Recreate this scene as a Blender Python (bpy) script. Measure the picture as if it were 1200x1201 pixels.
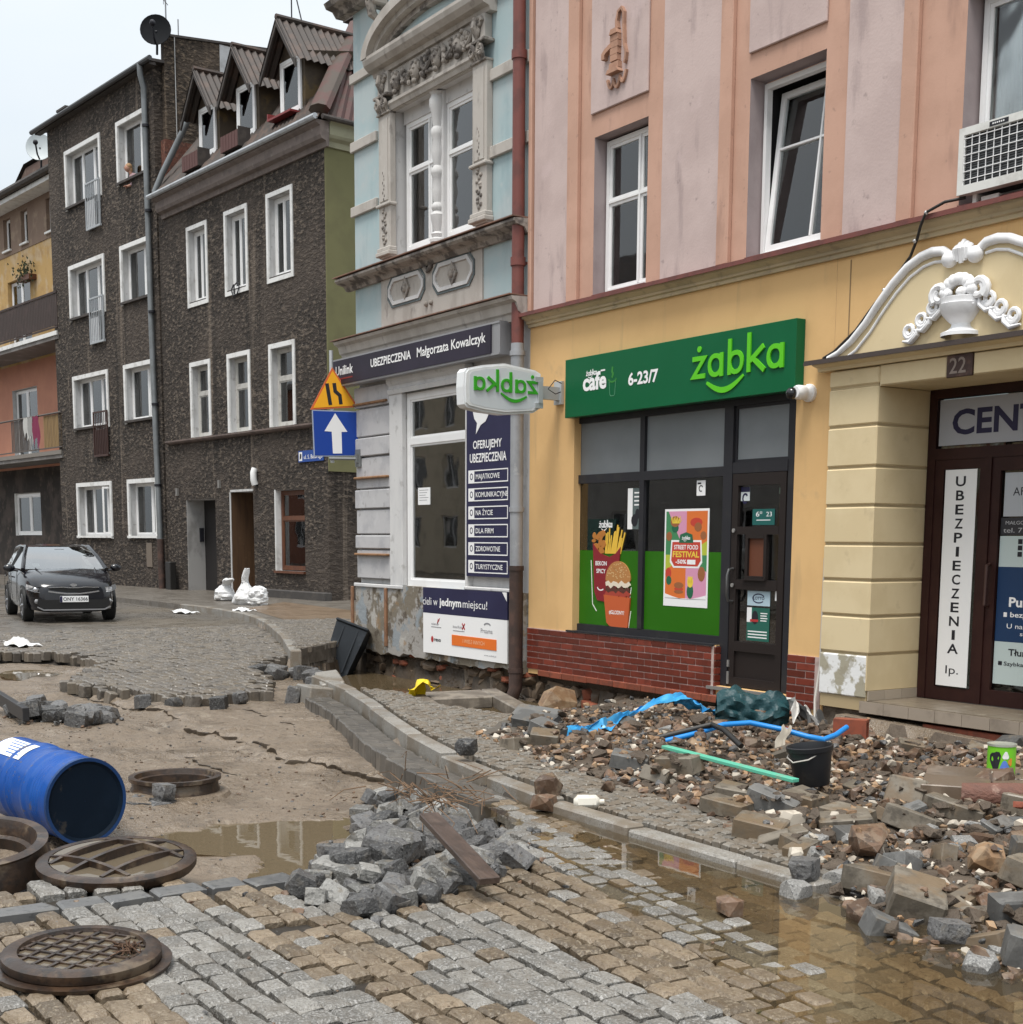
import bpy, bmesh, math, random
from math import sin, cos, tan, pi, radians, atan2, hypot, sqrt, floor
from mathutils import Vector, Matrix, noise as mnoise
for _o in list(bpy.data.objects): bpy.data.objects.remove(_o, do_unlink=True)
SC = bpy.context.scene
COL = SC.collection
# ---------------------------------------------------------------- camera
cd = bpy.data.cameras.new('camera')
cam = bpy.data.objects.new('camera', cd); COL.objects.link(cam)
YAW, PIT, ROL = radians(-56.87), radians(7.86), radians(-.32)
f_ = Vector((sin(YAW)*cos(PIT), cos(YAW)*cos(PIT), -sin(PIT)))
r_ = Vector((cos(YAW), -sin(YAW), 0)); d_ = f_.cross(r_)
cr, sr = cos(ROL), sin(ROL)
R_ = r_*cr + d_*sr; D_ = d_*cr - r_*sr
cam.matrix_world = Matrix(((R_.x, -D_.x, -f_.x, 0), (R_.y, -D_.y, -f_.y, 0), (R_.z, -D_.z, -f_.z, 1.65), (0, 0, 0, 1)))
cd.sensor_fit = 'HORIZONTAL'; cd.sensor_width = 36.0
cd.lens = 1605/1200*36.0; cd.shift_y = 254.5/1200
cd.clip_end = 2000; cd.clip_start = .05
SC.camera = cam
# ---------------------------------------------------------------- world, sun, exposure
SUN_EL, SUN_AZ = radians(68), radians(150)        # azimuth clockwise from +y
W = bpy.data.worlds.new('World'); SC.world = W; W.use_nodes = True
wn = W.node_tree; wn.nodes.clear()
sky = wn.nodes.new('ShaderNodeTexSky'); sky.sky_type = 'NISHITA'; sky.sun_disc = False
sky.sun_elevation = SUN_EL; sky.sun_rotation = SUN_AZ
sky.air_density = 1.0; sky.dust_density = 3.0; sky.ozone_density = 1.0
hs = wn.nodes.new('ShaderNodeHueSaturation'); hs.inputs['Saturation'].default_value = .32; hs.inputs['Value'].default_value = 1.0
tc = wn.nodes.new('ShaderNodeTexCoord'); mp = wn.nodes.new('ShaderNodeMapping'); mp.inputs['Scale'].default_value = (1, 1, 2.6)
cn = wn.nodes.new('ShaderNodeTexNoise'); cn.inputs['Scale'].default_value = 1.6; cn.inputs['Detail'].default_value = 6
crp = wn.nodes.new('ShaderNodeValToRGB'); crp.color_ramp.elements[0].position = .36; crp.color_ramp.elements[1].position = .64
crp.color_ramp.elements[0].color = (.84, .93, 1.0, 1); crp.color_ramp.elements[1].color = (.97, 1.0, 1.02, 1)
sx = wn.nodes.new('ShaderNodeSeparateXYZ'); mr = wn.nodes.new('ShaderNodeMapRange')      # overcast luminance: 1 + 2 sin(elevation)
mr.inputs[1].default_value = 0; mr.inputs[2].default_value = 1; mr.inputs[3].default_value = 3.4; mr.inputs[4].default_value = 7.6
vm = wn.nodes.new('ShaderNodeVectorMath'); vm.operation = 'SCALE'
mx = wn.nodes.new('ShaderNodeMix'); mx.data_type = 'RGBA'; mx.inputs[0].default_value = .85
bg = wn.nodes.new('ShaderNodeBackground'); bg.inputs['Strength'].default_value = .1
wo = wn.nodes.new('ShaderNodeOutputWorld')
L = wn.links.new
L(sky.outputs[0], hs.inputs['Color']); L(tc.outputs['Generated'], mp.inputs[0]); L(mp.outputs[0], cn.inputs['Vector'])
L(cn.outputs['Fac'], crp.inputs[0]); L(tc.outputs['Generated'], sx.inputs[0]); L(sx.outputs[2], mr.inputs[0]); L(crp.outputs[0], vm.inputs[0]); L(mr.outputs[0], vm.inputs['Scale'])
L(hs.outputs[0], mx.inputs[6]); L(vm.outputs[0], mx.inputs[7])
L(mx.outputs[2], bg.inputs['Color']); L(bg.outputs[0], wo.inputs[0])
sd = bpy.data.lights.new('sun', 'SUN'); sd.energy = 1.5; sd.angle = radians(22); sd.color = (1, .96, .9)
sun = bpy.data.objects.new('sun', sd); COL.objects.link(sun)
sdir = Vector((sin(SUN_AZ)*cos(SUN_EL), cos(SUN_AZ)*cos(SUN_EL), sin(SUN_EL)))
sun.rotation_euler = sdir.to_track_quat('Z', 'Y').to_euler()
vs = SC.view_settings; vs.view_transform = 'Standard'; vs.look = 'None'; vs.gamma = 1; vs.use_curve_mapping = False
vs.exposure = 1.15
# ---------------------------------------------------------------- materials
MATS = {}
def nd(nt, t, **kw):
    n = nt.nodes.new(t)
    for k, v in kw.items():
        if k.startswith('i_'):
            n.inputs[k[2:].replace('_', ' ')].default_value = v
        else: setattr(n, k, v)
    return n
def c4(c): return (c[0], c[1], c[2], 1)
def mixc(nt, fac, a, b, mode='MIX'):
    m = nt.nodes.new('ShaderNodeMix'); m.data_type = 'RGBA'; m.blend_type = mode
    for sock, v in ((0, fac), (6, a), (7, b)):
        if hasattr(v, 'is_output'): nt.links.new(v, m.inputs[sock])
        elif sock == 0: m.inputs[0].default_value = v
        else: m.inputs[sock].default_value = c4(v)
    return m.outputs[2]
def ramp(nt, src, a, b, va=0, vb=1):
    r = nt.nodes.new('ShaderNodeMapRange'); r.inputs[1].default_value = a; r.inputs[2].default_value = b
    r.inputs[3].default_value = va; r.inputs[4].default_value = vb; r.interpolation_type = 'SMOOTHSTEP'
    nt.links.new(src, r.inputs[0]); return r.outputs[0]
def noise_(nt, vec, scale, detail=4, rough=.55, map_=None):
    if map_:
        m = nt.nodes.new('ShaderNodeMapping'); m.inputs['Scale'].default_value = map_; nt.links.new(vec, m.inputs[0]); vec = m.outputs[0]
    n = nd(nt, 'ShaderNodeTexNoise', i_Scale=scale, i_Detail=detail, i_Roughness=rough); nt.links.new(vec, n.inputs['Vector']); return n.outputs['Fac']
def M(name, col, rough=.8, spots=(), bump=(), spec=.4, metal=0., rough2=None, tone=0., coat=0., emit=None, alpha=None, coords='Object', rscale=2.0):
    """spots: list of (colour, scale, lo, hi, amount[, stretch]); bump: list of (scale, strength, distance, detail)"""
    if name in MATS: return MATS[name]
    m = bpy.data.materials.new(name); m.use_nodes = True; nt = m.node_tree
    p = nt.nodes['Principled BSDF']
    t = nt.nodes.new('ShaderNodeTexCoord' if not tone else 'ShaderNodeNewGeometry'); vec = t.outputs[coords if not tone else 'Position']
    c = None
    base = col
    if tone:
        oi = nt.nodes.new('ShaderNodeObjectInfo'); at = nd(nt, 'ShaderNodeAttribute', attribute_name='tone')
        ad = nd(nt, 'ShaderNodeMath', operation='ADD'); nt.links.new(oi.outputs['Random'], ad.inputs[0]); nt.links.new(at.outputs['Fac'], ad.inputs[1])
        fr = nd(nt, 'ShaderNodeMath', operation='FRACT'); nt.links.new(ad.outputs[0], fr.inputs[0])
        lo = tuple(x*(1-tone) for x in col); hi = tuple(min(1, x*(1+tone)) for x in col)
        base = mixc(nt, fr.outputs[0], lo, hi)
        # shift the grain from stone to stone
        va = nd(nt, 'ShaderNodeVectorMath', operation='ADD'); cb = nd(nt, 'ShaderNodeCombineXYZ')
        ml = nd(nt, 'ShaderNodeMath', operation='MULTIPLY'); ml.inputs[1].default_value = 37.; nt.links.new(fr.outputs[0], ml.inputs[0])
        for k in range(3): nt.links.new(ml.outputs[0], cb.inputs[k])
        nt.links.new(vec, va.inputs[0]); nt.links.new(cb.outputs[0], va.inputs[1]); vec = va.outputs[0]
    c = base
    for s in spots:
        n = noise_(nt, vec, s[1], 5, .6, s[5] if len(s) > 5 else None)
        c = mixc(nt, ramp(nt, n, s[2], s[3], 0, s[4]), c, s[0])
    if hasattr(c, 'is_output'): nt.links.new(c, p.inputs['Base Color'])
    else: p.inputs['Base Color'].default_value = c4(c)
    p.inputs['Roughness'].default_value = rough
    if rough2 is not None:
        nt.links.new(ramp(nt, noise_(nt, vec, rscale, 4), .42, .6, rough, rough2), p.inputs['Roughness'])
    p.inputs['Specular IOR Level'].default_value = spec; p.inputs['Metallic'].default_value = metal
    if coat: p.inputs['Coat Weight'].default_value = coat; p.inputs['Coat Roughness'].default_value = .04
    if emit: p.inputs['Emission Color'].default_value = c4(emit[0]); p.inputs['Emission Strength'].default_value = emit[1]
    prev = None
    for b in bump:
        n = noise_(nt, vec, b[0], b[3] if len(b) > 3 else 3, .6, b[4] if len(b) > 4 else None)
        bn = nd(nt, 'ShaderNodeBump', i_Strength=b[1], i_Distance=b[2]); nt.links.new(n, bn.inputs['Height'])
        if prev: nt.links.new(prev, bn.inputs['Normal'])
        prev = bn.outputs[0]
    if prev: nt.links.new(prev, p.inputs['Normal'])
    if alpha is not None: p.inputs['Alpha'].default_value = alpha
    MATS[name] = m; return m
def glass(name, tint=(.8, .84, .84), refl=1.0, ior=1.5, rough=.02):
    if name in MATS: return MATS[name]
    m = bpy.data.materials.new(name); m.use_nodes = True; nt = m.node_tree; nt.nodes.clear()
    o = nt.nodes.new('ShaderNodeOutputMaterial'); tr = nd(nt, 'ShaderNodeBsdfTransparent'); tr.inputs[0].default_value = c4(tint)
    gl = nd(nt, 'ShaderNodeBsdfGlossy'); gl.inputs['Roughness'].default_value = rough; gl.inputs['Color'].default_value = (1, 1, 1, 1)
    fr = nd(nt, 'ShaderNodeFresnel'); fr.inputs[0].default_value = ior
    t = nt.nodes.new('ShaderNodeTexCoord'); n = noise_(nt, t.outputs['Object'], 1.1, 2)
    bn = nd(nt, 'ShaderNodeBump', i_Strength=.12, i_Distance=.02); nt.links.new(n, bn.inputs['Height']); nt.links.new(bn.outputs[0], gl.inputs['Normal'])
    mu = nd(nt, 'ShaderNodeMath', operation='MULTIPLY', use_clamp=True); mu.inputs[1].default_value = refl; nt.links.new(fr.outputs[0], mu.inputs[0])
    mi = nd(nt, 'ShaderNodeMixShader'); nt.links.new(mu.outputs[0], mi.inputs[0]); nt.links.new(tr.outputs[0], mi.inputs[1]); nt.links.new(gl.outputs[0], mi.inputs[2])
    nt.links.new(mi.outputs[0], o.inputs[0]); MATS[name] = m; return m
def water(name, tint, mud, depth, ior=1.33, rip=.15):
    """shallow silty water: clear tint mixed with a suspended silt colour, mirrored by Fresnel"""
    m = bpy.data.materials.new(name); m.use_nodes = True; nt = m.node_tree; nt.nodes.clear()
    o = nt.nodes.new('ShaderNodeOutputMaterial'); tr = nd(nt, 'ShaderNodeBsdfTransparent'); tr.inputs[0].default_value = c4(tint)
    df = nd(nt, 'ShaderNodeBsdfDiffuse'); df.inputs[0].default_value = c4(mud)
    gl = nd(nt, 'ShaderNodeBsdfGlossy'); gl.inputs['Roughness'].default_value = .015
    fr = nd(nt, 'ShaderNodeFresnel'); fr.inputs[0].default_value = ior
    t = nt.nodes.new('ShaderNodeTexCoord'); n = noise_(nt, t.outputs['Object'], 5, 2)
    bn = nd(nt, 'ShaderNodeBump', i_Strength=rip, i_Distance=.004); nt.links.new(n, bn.inputs['Height']); nt.links.new(bn.outputs[0], gl.inputs['Normal'])
    m1 = nd(nt, 'ShaderNodeMixShader'); m1.inputs[0].default_value = depth; nt.links.new(tr.outputs[0], m1.inputs[1]); nt.links.new(df.outputs[0], m1.inputs[2])
    mi = nd(nt, 'ShaderNodeMixShader'); nt.links.new(fr.outputs[0], mi.inputs[0]); nt.links.new(m1.outputs[0], mi.inputs[1]); nt.links.new(gl.outputs[0], mi.inputs[2])
    nt.links.new(mi.outputs[0], o.inputs[0]); MATS[name] = m; return m
# ---------------------------------------------------------------- frames (u along, v outward, z up)
DY = 9.651
class Frame:
    def __init__(s, o, u, n, z=(0, 0, 1)): s.o, s.u, s.n, s.z = Vector(o), Vector(u).normalized(), Vector(n).normalized(), Vector(z).normalized()
    def __call__(s, u, v, z): return s.o + s.u*u + s.n*v + s.z*z
WORLD = Frame((0, 0, 0), (1, 0, 0), (0, 1, 0))
FZ = Frame((0, DY, 0), (1, 0, 0), (0, -1, 0))                      # pink and blue fronts: u is world x
aB = radians(4.3); B0 = Vector((-31.082, 14.869, 0))
FB = Frame(B0, (cos(aB), sin(aB), 0), (sin(aB), -cos(aB), 0))
aA = radians(5.9); A0 = Vector(FB(-9.91, 0, 0))
FA = Frame(A0, (cos(aA), sin(aA), 0), (sin(aA), -cos(aA), 0))
C0 = Vector(FA(-8.0, 0, 0))
FC = Frame(C0, FA.u, FA.n)
# ---------------------------------------------------------------- mesh builder
ORG = {}
def root_org(p):
    while p is not None and p.parent is not None: p = p.parent
    return ORG.get(p.name, Vector((0, 0, 0))) if p is not None else Vector((0, 0, 0))
class MB:
    def __init__(s, fr=WORLD): s.fr = fr; s.v = []; s.f = []; s.mi = []; s.sm = []; s.tone = None
    def add(s, pts, faces, mi=0, smooth=False):
        n = len(s.v); s.v += [s.fr(*p) for p in pts]
        for f in faces: s.f.append([n+i for i in f]); s.mi.append(mi); s.sm.append(smooth)
        return s
    def quad(s, a, b, c, d, mi=0): return s.add([a, b, c, d], [(0, 1, 2, 3)], mi)
    def box(s, u0, u1, v0, v1, z0, z1, mi=0, bev=0.):
        if bev > 0:
            b = min(bev, abs(u1-u0)*.45, abs(v1-v0)*.45, abs(z1-z0)*.45)
            pts = []
            for X, x in ((0, u0), (1, u1)):
                for Y, y in ((0, v0), (1, v1)):
                    for Z, z in ((0, z0), (1, z1)):
                        sx, sy, sz = (1-2*X)*b, (1-2*Y)*b, (1-2*Z)*b
                        pts += [(x, y+sy, z+sz), (x+sx, y, z+sz), (x+sx, y+sy, z)]
            g = lambda X, Y, Z, k: (X*4+Y*2+Z)*3+k
            fs = []
            for k in (0, 1):
                fs.append([g(k, 0, 0, 0), g(k, 0, 1, 0), g(k, 1, 1, 0), g(k, 1, 0, 0)])
                fs.append([g(0, k, 0, 1), g(0, k, 1, 1), g(1, k, 1, 1), g(1, k, 0, 1)])
                fs.append([g(0, 0, k, 2), g(0, 1, k, 2), g(1, 1, k, 2), g(1, 0, k, 2)])
            for i in (0, 1):
                for j in (0, 1):
                    fs.append([g(i, j, 0, 0), g(i, j, 1, 0), g(i, j, 1, 1), g(i, j, 0, 1)])
                    fs.append([g(i, 0, j, 0), g(i, 1, j, 0), g(i, 1, j, 2), g(i, 0, j, 2)])
                    fs.append([g(0, i, j, 1), g(1, i, j, 1), g(1, i, j, 2), g(0, i, j, 2)])
            for i in (0, 1):
                for j in (0, 1):
                    for k in (0, 1): fs.append([g(i, j, k, 0), g(i, j, k, 1), g(i, j, k, 2)])
            return s.add(pts, fs, mi)
        pts = [(u0, v0, z0), (u1, v0, z0), (u1, v1, z0), (u0, v1, z0), (u0, v0, z1), (u1, v0, z1), (u1, v1, z1), (u0, v1, z1)]
        return s.add(pts, [(0, 3, 2, 1), (4, 5, 6, 7), (0, 1, 5, 4), (1, 2, 6, 5), (2, 3, 7, 6), (3, 0, 4, 7)], mi)
    def prism(s, poly, v0, v1, mi=0, smooth=False, mi_side=None):
        """polygon in (u, z) extruded from v0 to v1 (outward)"""
        n = len(poly); pts = [(p[0], v0, p[1]) for p in poly] + [(p[0], v1, p[1]) for p in poly]
        s.add(pts, [list(range(n))[::-1], [n+i for i in range(n)]], mi)
        m2 = mi if mi_side is None else mi_side
        s.add(pts, [(i, (i+1) % n, n+(i+1) % n, n+i) for i in range(n)], m2, smooth); return s
    def profile(s, prof, u0, u1, mi=0, caps=True):
        """profile in (v, z) swept along u"""
        n = len(prof); pts = [(u0, p[0], p[1]) for p in prof] + [(u1, p[0], p[1]) for p in prof]
        s.add(pts, [(i, (i+1) % n, n+(i+1) % n, n+i) for i in range(n)], mi)
        if caps: s.add(pts, [list(range(n)), [n+i for i in range(n)][::-1]], mi)
        return s
    def sweep(s, path, rad, n=8, mi=0, smooth=True, caps=True, flat=None):
        """tube through points; rad a number or list; flat scales the second axis"""
        P = [Vector(p) for p in path]; k = len(P); R = rad if isinstance(rad, (list, tuple)) else [rad]*k
        rings = []; up = None
        for i in range(k):
            t = (P[min(i+1, k-1)] - P[max(i-1, 0)]); t = t.normalized() if t.length > 1e-9 else Vector((0, 0, 1))
            if up is None: up = Vector((0, 0, 1)) if abs(t.z) < .9 else Vector((1, 0, 0))
            a = t.cross(up); a = a.normalized() if a.length > 1e-6 else t.orthogonal().normalized(); b = a.cross(t).normalized(); up = b
            rings.append([P[i] + a*cos(2*pi*j/n)*R[i] + b*sin(2*pi*j/n)*R[i]*(flat or 1) for j in range(n)])
        pts = [tuple(q) for r in rings for q in r]
        s.add(pts, [(i*n+j, i*n+(j+1) % n, (i+1)*n+(j+1) % n, (i+1)*n+j) for i in range(k-1) for j in range(n)], mi, smooth)
        if caps: s.add(pts, [list(range(n))[::-1], [(k-1)*n+j for j in range(n)]], mi)
        return s
    def lathe(s, prof, c, n=24, mi=0, smooth=True, axis='z', arc=None, caps=True):
        """profile (r, h) turned about an axis through c"""
        k = len(prof); pts = []
        full = arc is None; m = n if full else n+1
        for r, h in prof:
            for j in range(m):
                a = 2*pi*j/n if full else arc[0] + (arc[1]-arc[0])*j/n
                x, y = r*cos(a), r*sin(a)
                pts.append({'z': (c[0]+x, c[1]+y, c[2]+h), 'x': (c[0]+h, c[1]+x, c[2]+y), 'y': (c[0]+x, c[1]+h, c[2]+y)}[axis])
        fs = []
        for i in range(k-1):
            for j in range(m if full else n): fs.append((i*m+j, i*m+(j+1) % m, (i+1)*m+(j+1) % m, (i+1)*m+j))
        s.add(pts, fs, mi, smooth)
        if max(h for r, h in prof)-min(h for r, h in prof) < 1e-6: caps = False
        if full and caps and prof[0][0] > 1.5e-3: s.add(pts, [list(range(m))[::-1]], mi)
        if full and caps and prof[-1][0] > 1.5e-3: s.add(pts, [[(k-1)*m+j for j in range(m)]], mi)
        return s
    def ball(s, c, r, n=8, m=6, mi=0):
        rx, ry, rz = r if isinstance(r, (tuple, list)) else (r, r, r)
        pts = [(c[0]+rx*sin(pi*i/m)*cos(2*pi*j/n), c[1]+ry*sin(pi*i/m)*sin(2*pi*j/n), c[2]+rz*cos(pi*i/m)) for i in range(m+1) for j in range(n)]
        s.add(pts, [(i*n+j, i*n+(j+1) % n, (i+1)*n+(j+1) % n, (i+1)*n+j) for i in range(m) for j in range(n)], mi, True); return s
    def build(s, name, mats, parent=None, org=None):
        if not isinstance(mats, (list, tuple)): mats = [mats]
        o_ = Vector(org) if org is not None else root_org(parent)
        me = bpy.data.meshes.new(name); me.from_pydata([tuple(v-o_) for v in s.v], [], s.f)
        for m in mats: me.materials.append(m)
        me.polygons.foreach_set('material_index', s.mi); me.polygons.foreach_set('use_smooth', s.sm)
        bm = bmesh.new(); bm.from_mesh(me); bmesh.ops.remove_doubles(bm, verts=bm.verts, dist=1e-5); bmesh.ops.recalc_face_normals(bm, faces=bm.faces); bm.to_mesh(me); bm.free()
        if s.tone is not None:
            a = me.attributes.new('tone', 'FLOAT', 'FACE'); a.data.foreach_set('value', s.tone[:len(me.polygons)])
        if any(s.sm): me.set_sharp_from_angle(angle=radians(38))
        me.update()
        o = bpy.data.objects.new(name, me); COL.objects.link(o)
        if parent is not None: o.parent = parent
        else: o.location = o_; ORG[o.name] = o_
        return o
def props(o, label=None, cat=None, group=None, kind=None):
    for k, v in (('label', label), ('category', cat), ('group', group), ('kind', kind)):
        if v: o[k] = v
    return o
def thing(name, label, cat, loc, group=None):
    o = bpy.data.objects.new(name, None); COL.objects.link(o); o.location = loc; o.empty_display_size = .1
    ORG[o.name] = Vector(loc); return props(o, label, cat, group)
def structure(o): o['kind'] = 'structure'; return o
def copy_tree(o, parent=None):
    c = o.copy(); COL.objects.link(c)
    if parent is not None: c.parent = parent
    else: ORG[c.name] = ORG.get(o.name, Vector((0, 0, 0))).copy()
    for ch in list(o.children): copy_tree(ch, c)
    return c
# ---------------------------------------------------------------- lettering
_CAP = {}
def text_mesh(txt, bold=0.0, spacing=1.0):
    cu = bpy.data.curves.new('lettering', 'FONT'); cu.body = txt; cu.size = 1; cu.offset = bold; cu.space_character = spacing; cu.resolution_u = 3
    ob = bpy.data.objects.new('lettering', cu); COL.objects.link(ob)
    dg = bpy.context.evaluated_depsgraph_get(); me = bpy.data.meshes.new_from_object(ob.evaluated_get(dg))
    bpy.data.objects.remove(ob, do_unlink=True); bpy.data.curves.remove(cu); return me
def text(mb, txt, u0, u1, z0, h, v, mi=0, bold=0.0, shear=0., mirror=False):
    """flat lettering into mb: left u0 to right u1, baseline z0, capital height h"""
    key = round(bold, 4)
    if key not in _CAP:
        me = text_mesh('H', bold); _CAP[key] = (min(q.co.y for q in me.vertices), max(q.co.y for q in me.vertices)); bpy.data.meshes.remove(me)
    b0, b1 = _CAP[key]
    me = text_mesh(txt, bold); xs = [q.co.x for q in me.vertices]
    if not xs: return mb
    x0, x1 = min(xs), max(xs); kz = h/(b1-b0); ku = (u1-u0)/(x1-x0)
    pts = [(u0+(q.co.x-x0)*ku + shear*(q.co.y-b0)*kz, v, z0+(q.co.y-b0)*kz) for q in me.vertices]
    mb.add(pts, [list(p.vertices) for p in me.polygons], mi); bpy.data.meshes.remove(me); return mb
def stroke(mb, pts, w, v0, v1, mi=0, closed=False, cap=False):
    """flat ribbon of width w through (u, z) points, given thickness v0..v1"""
    n = len(pts); L_, R2 = [], []
    for i in range(n):
        a = Vector(pts[(i-1) % n] if closed or i > 0 else pts[i]); b = Vector(pts[(i+1) % n] if closed or i < n-1 else pts[i])
        p = Vector(pts[i]); d1 = (p-a); d2 = (b-p)
        d1 = d1.normalized() if d1.length > 1e-9 else d2.normalized(); d2 = d2.normalized() if d2.length > 1e-9 else d1
        t = (d1+d2).normalized(); nn = Vector((-t.y, t.x)); k = max(.45, nn.dot(Vector((-d1.y, d1.x))))
        ww = (w[i] if isinstance(w, (list, tuple)) else w)/2
        L_.append(p+nn*ww/k); R2.append(p-nn*ww/k)
    m = n if closed else n-1
    P = [(q.x, v1, q.y) for q in L_] + [(q.x, v1, q.y) for q in R2] + [(q.x, v0, q.y) for q in L_] + [(q.x, v0, q.y) for q in R2]
    fs = []
    for i in range(m):
        j = (i+1) % n
        fs += [(i, j, n+j, n+i), (2*n+i, 2*n+j, j, i), (n+i, n+j, 3*n+j, 3*n+i)]
    if not closed: fs += [(0, n, 3*n, 2*n), (n-1, 2*n-1, 4*n-1, 3*n-1)]
    mb.add(P, fs, mi); return mb
def ell(cx, cz, rx, rz, n=18, a0=0, a1=2*pi, e=2.0):
    full = abs(a1-a0-2*pi) < 1e-6; out = []
    for i in range(n if full else n+1):
        a = a0+(a1-a0)*i/n; c, s_ = cos(a), sin(a)
        out.append((cx+rx*abs(c)**(2/e)*(1 if c > 0 else -1), cz+rz*abs(s_)**(2/e)*(1 if s_ > 0 else -1)))
    return out
def zabka_word(mb, u0, u1, z0, xh, v0, v1, mi=0, smile=True, flip=False):
    """the shop's word mark drawn as strokes; x-height xh, baseline z0"""
    Wd = u1-u0; U = lambda t: (u1-t*Wd) if flip else (u0+t*Wd)
    w = xh*.215; c = .158
    lay = [0]
    def V1(): lay[0] += 1; return v1+lay[0]*.0007
    def S(p, **k): stroke(mb, [(U(a), z0+b*xh) for a, b in p], w, v0, V1(), mi, **k)
    S([(.005, .88), (.14, .88), (.02, .12), (.15, .12)])
    mb.prism([(U(0.08)+a*w*.62, z0+xh*1.28+b*w*.62) for a, b in ell(0, 0, 1, 1, 12)], v0, v1, mi)
    def bowl(cx): stroke(mb, [(U(a), z0+b*xh) for a, b in ell(cx, .5, .066, .40, 22, e=2.2)], w*.92, v0, V1(), mi, closed=True)
    bowl(.265); S([(.332, .0), (.332, 1.0)])
    S([(.420, .0), (.420, 1.5)]); bowl(.487)
    S([(.625, .0), (.625, 1.62)]); S([(.64, .45), (.775, 1.0)]); S([(.67, .55), (.79, .0)])
    bowl(.895); S([(.962, .0), (.962, 1.0)])
    if smile:
        n = 12; pts = [(U(.17+.4*i/n), z0-xh*(.2+.5*sin(pi*i/n)*.9-.12*i/n)) for i in range(n+1)]
        stroke(mb, pts, [w*(.55+.6*sin(pi*i/n)) for i in range(n+1)], v0, v1, mi)
    return mb
# ---------------------------------------------------------------- walls and windows
def wall(mb, u0, u1, z0, z1, holes=(), v=0., mi=0, mir=None):
    us = sorted({u0, u1, *[h[0] for h in holes], *[h[1] for h in holes]}); zs = sorted({z0, z1, *[h[2] for h in holes], *[h[3] for h in holes]})
    us = [u for u in us if u0 <= u <= u1]; zs = [z for z in zs if z0 <= z <= z1]
    for i in range(len(us)-1):
        for j in range(len(zs)-1):
            a, b = (us[i]+us[i+1])/2, (zs[j]+zs[j+1])/2
            if any(h[0] < a < h[1] and h[2] < b < h[3] for h in holes): continue
            mb.quad((us[i], v, zs[j]), (us[i+1], v, zs[j]), (us[i+1], v, zs[j+1]), (us[i], v, zs[j+1]), mi)
    inh = lambda u, z: any(h[0] < u < h[1] and h[2] < z < h[3] for h in holes)
    for h in holes:
        a, b, c, d, dep = h[:5]; w2 = v-dep; m = mi if mir is None else mir; e = 1e-3
        if not inh(a-e, (c+d)/2): mb.quad((a, v, c), (a, w2, c), (a, w2, d), (a, v, d), m)
        if not inh(b+e, (c+d)/2): mb.quad((b, v, c), (b, v, d), (b, w2, d), (b, w2, c), m)
        if not inh((a+b)/2, d+e): mb.quad((a, v, d), (a, w2, d), (b, w2, d), (b, v, d), m)
        if not inh((a+b)/2, c-e): mb.quad((a, v, c), (b, v, c), (b, w2, c), (a, w2, c), m)
    return mb
def window(parent, fr, u0, u1, z0, z1, v, fw=.06, mull=(), trans=(), mf=None, mg=None, curtain=None, room=.5, name='window', sash=.035, cur=(0, 1), cdep=.14, thin=.03, open_=None):
    """frame with sashes; panes and curtain are its children. mull/trans: positions of bars (u, half width)"""
    mb = MB(fr); t = .05
    mb.box(u0, u0+fw, v-t, v, z0, z1); mb.box(u1-fw, u1, v-t, v, z0, z1)
    mb.box(u0+fw, u1-fw, v-t, v, z0, z0+fw); mb.box(u0+fw, u1-fw, v-t, v, z1-fw, z1)
    for m_, hw in mull: mb.box(m_-hw, m_+hw, v-t, v+.004, z0+fw, z1-fw)
    for m_, hw in trans: mb.box(u0+fw, u1-fw, v-t, v+.002, m_-hw, m_+hw)
    us = [u0+fw] + [q for m_, hw in mull for q in (m_-hw, m_+hw)] + [u1-fw]
    zs = [z0+fw] + [q for m_, hw in trans for q in (m_-hw, m_+hw)] + [z1-fw]
    cells = [(us[i], us[i+1], zs[j], zs[j+1]) for i in range(0, len(us), 2) for j in range(0, len(zs), 2)]
    if sash > 0:
        for a, b, c, d in cells:
            mb.box(a, a+sash, v-t-.01, v-.015, c, d); mb.box(b-sash, b, v-t-.01, v-.015, c, d)
            mb.box(a+sash, b-sash, v-t-.01, v-.015, c, c+sash); mb.box(a+sash, b-sash, v-t-.01, v-.015, d-sash, d)
    w = mb.build(name, mf, parent)
    for a, b, c, d in cells:
        MB(fr).box(a+sash, b-sash, v-.036, v-.030, c+sash, d-sash).build('pane', mg, w)
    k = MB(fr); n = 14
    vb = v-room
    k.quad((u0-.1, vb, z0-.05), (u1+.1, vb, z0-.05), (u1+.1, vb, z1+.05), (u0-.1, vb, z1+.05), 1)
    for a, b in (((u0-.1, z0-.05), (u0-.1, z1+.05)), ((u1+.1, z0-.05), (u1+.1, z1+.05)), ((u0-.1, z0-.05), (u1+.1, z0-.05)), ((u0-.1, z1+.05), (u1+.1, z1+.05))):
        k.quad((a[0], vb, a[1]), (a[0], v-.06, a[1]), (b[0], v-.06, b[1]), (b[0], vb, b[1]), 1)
    if curtain:
        c0, c1 = u0+(u1-u0)*cur[0], u0+(u1-u0)*cur[1]; n = max(8, int((c1-c0)/.035))
        pts = []
        for i in range(n+1):
            q = c0+(c1-c0)*i/n; vv = v-cdep+.022*sin(i*1.9+u0*7)+.012*sin(i*.7+z0)
            pts += [(q, vv, z0+.01), (q, vv, z1-.02)]
        k.add(pts, [(2*i, 2*i+2, 2*i+3, 2*i+1) for i in range(n)], 0, True)
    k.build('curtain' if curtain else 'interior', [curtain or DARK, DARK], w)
    return w
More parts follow.
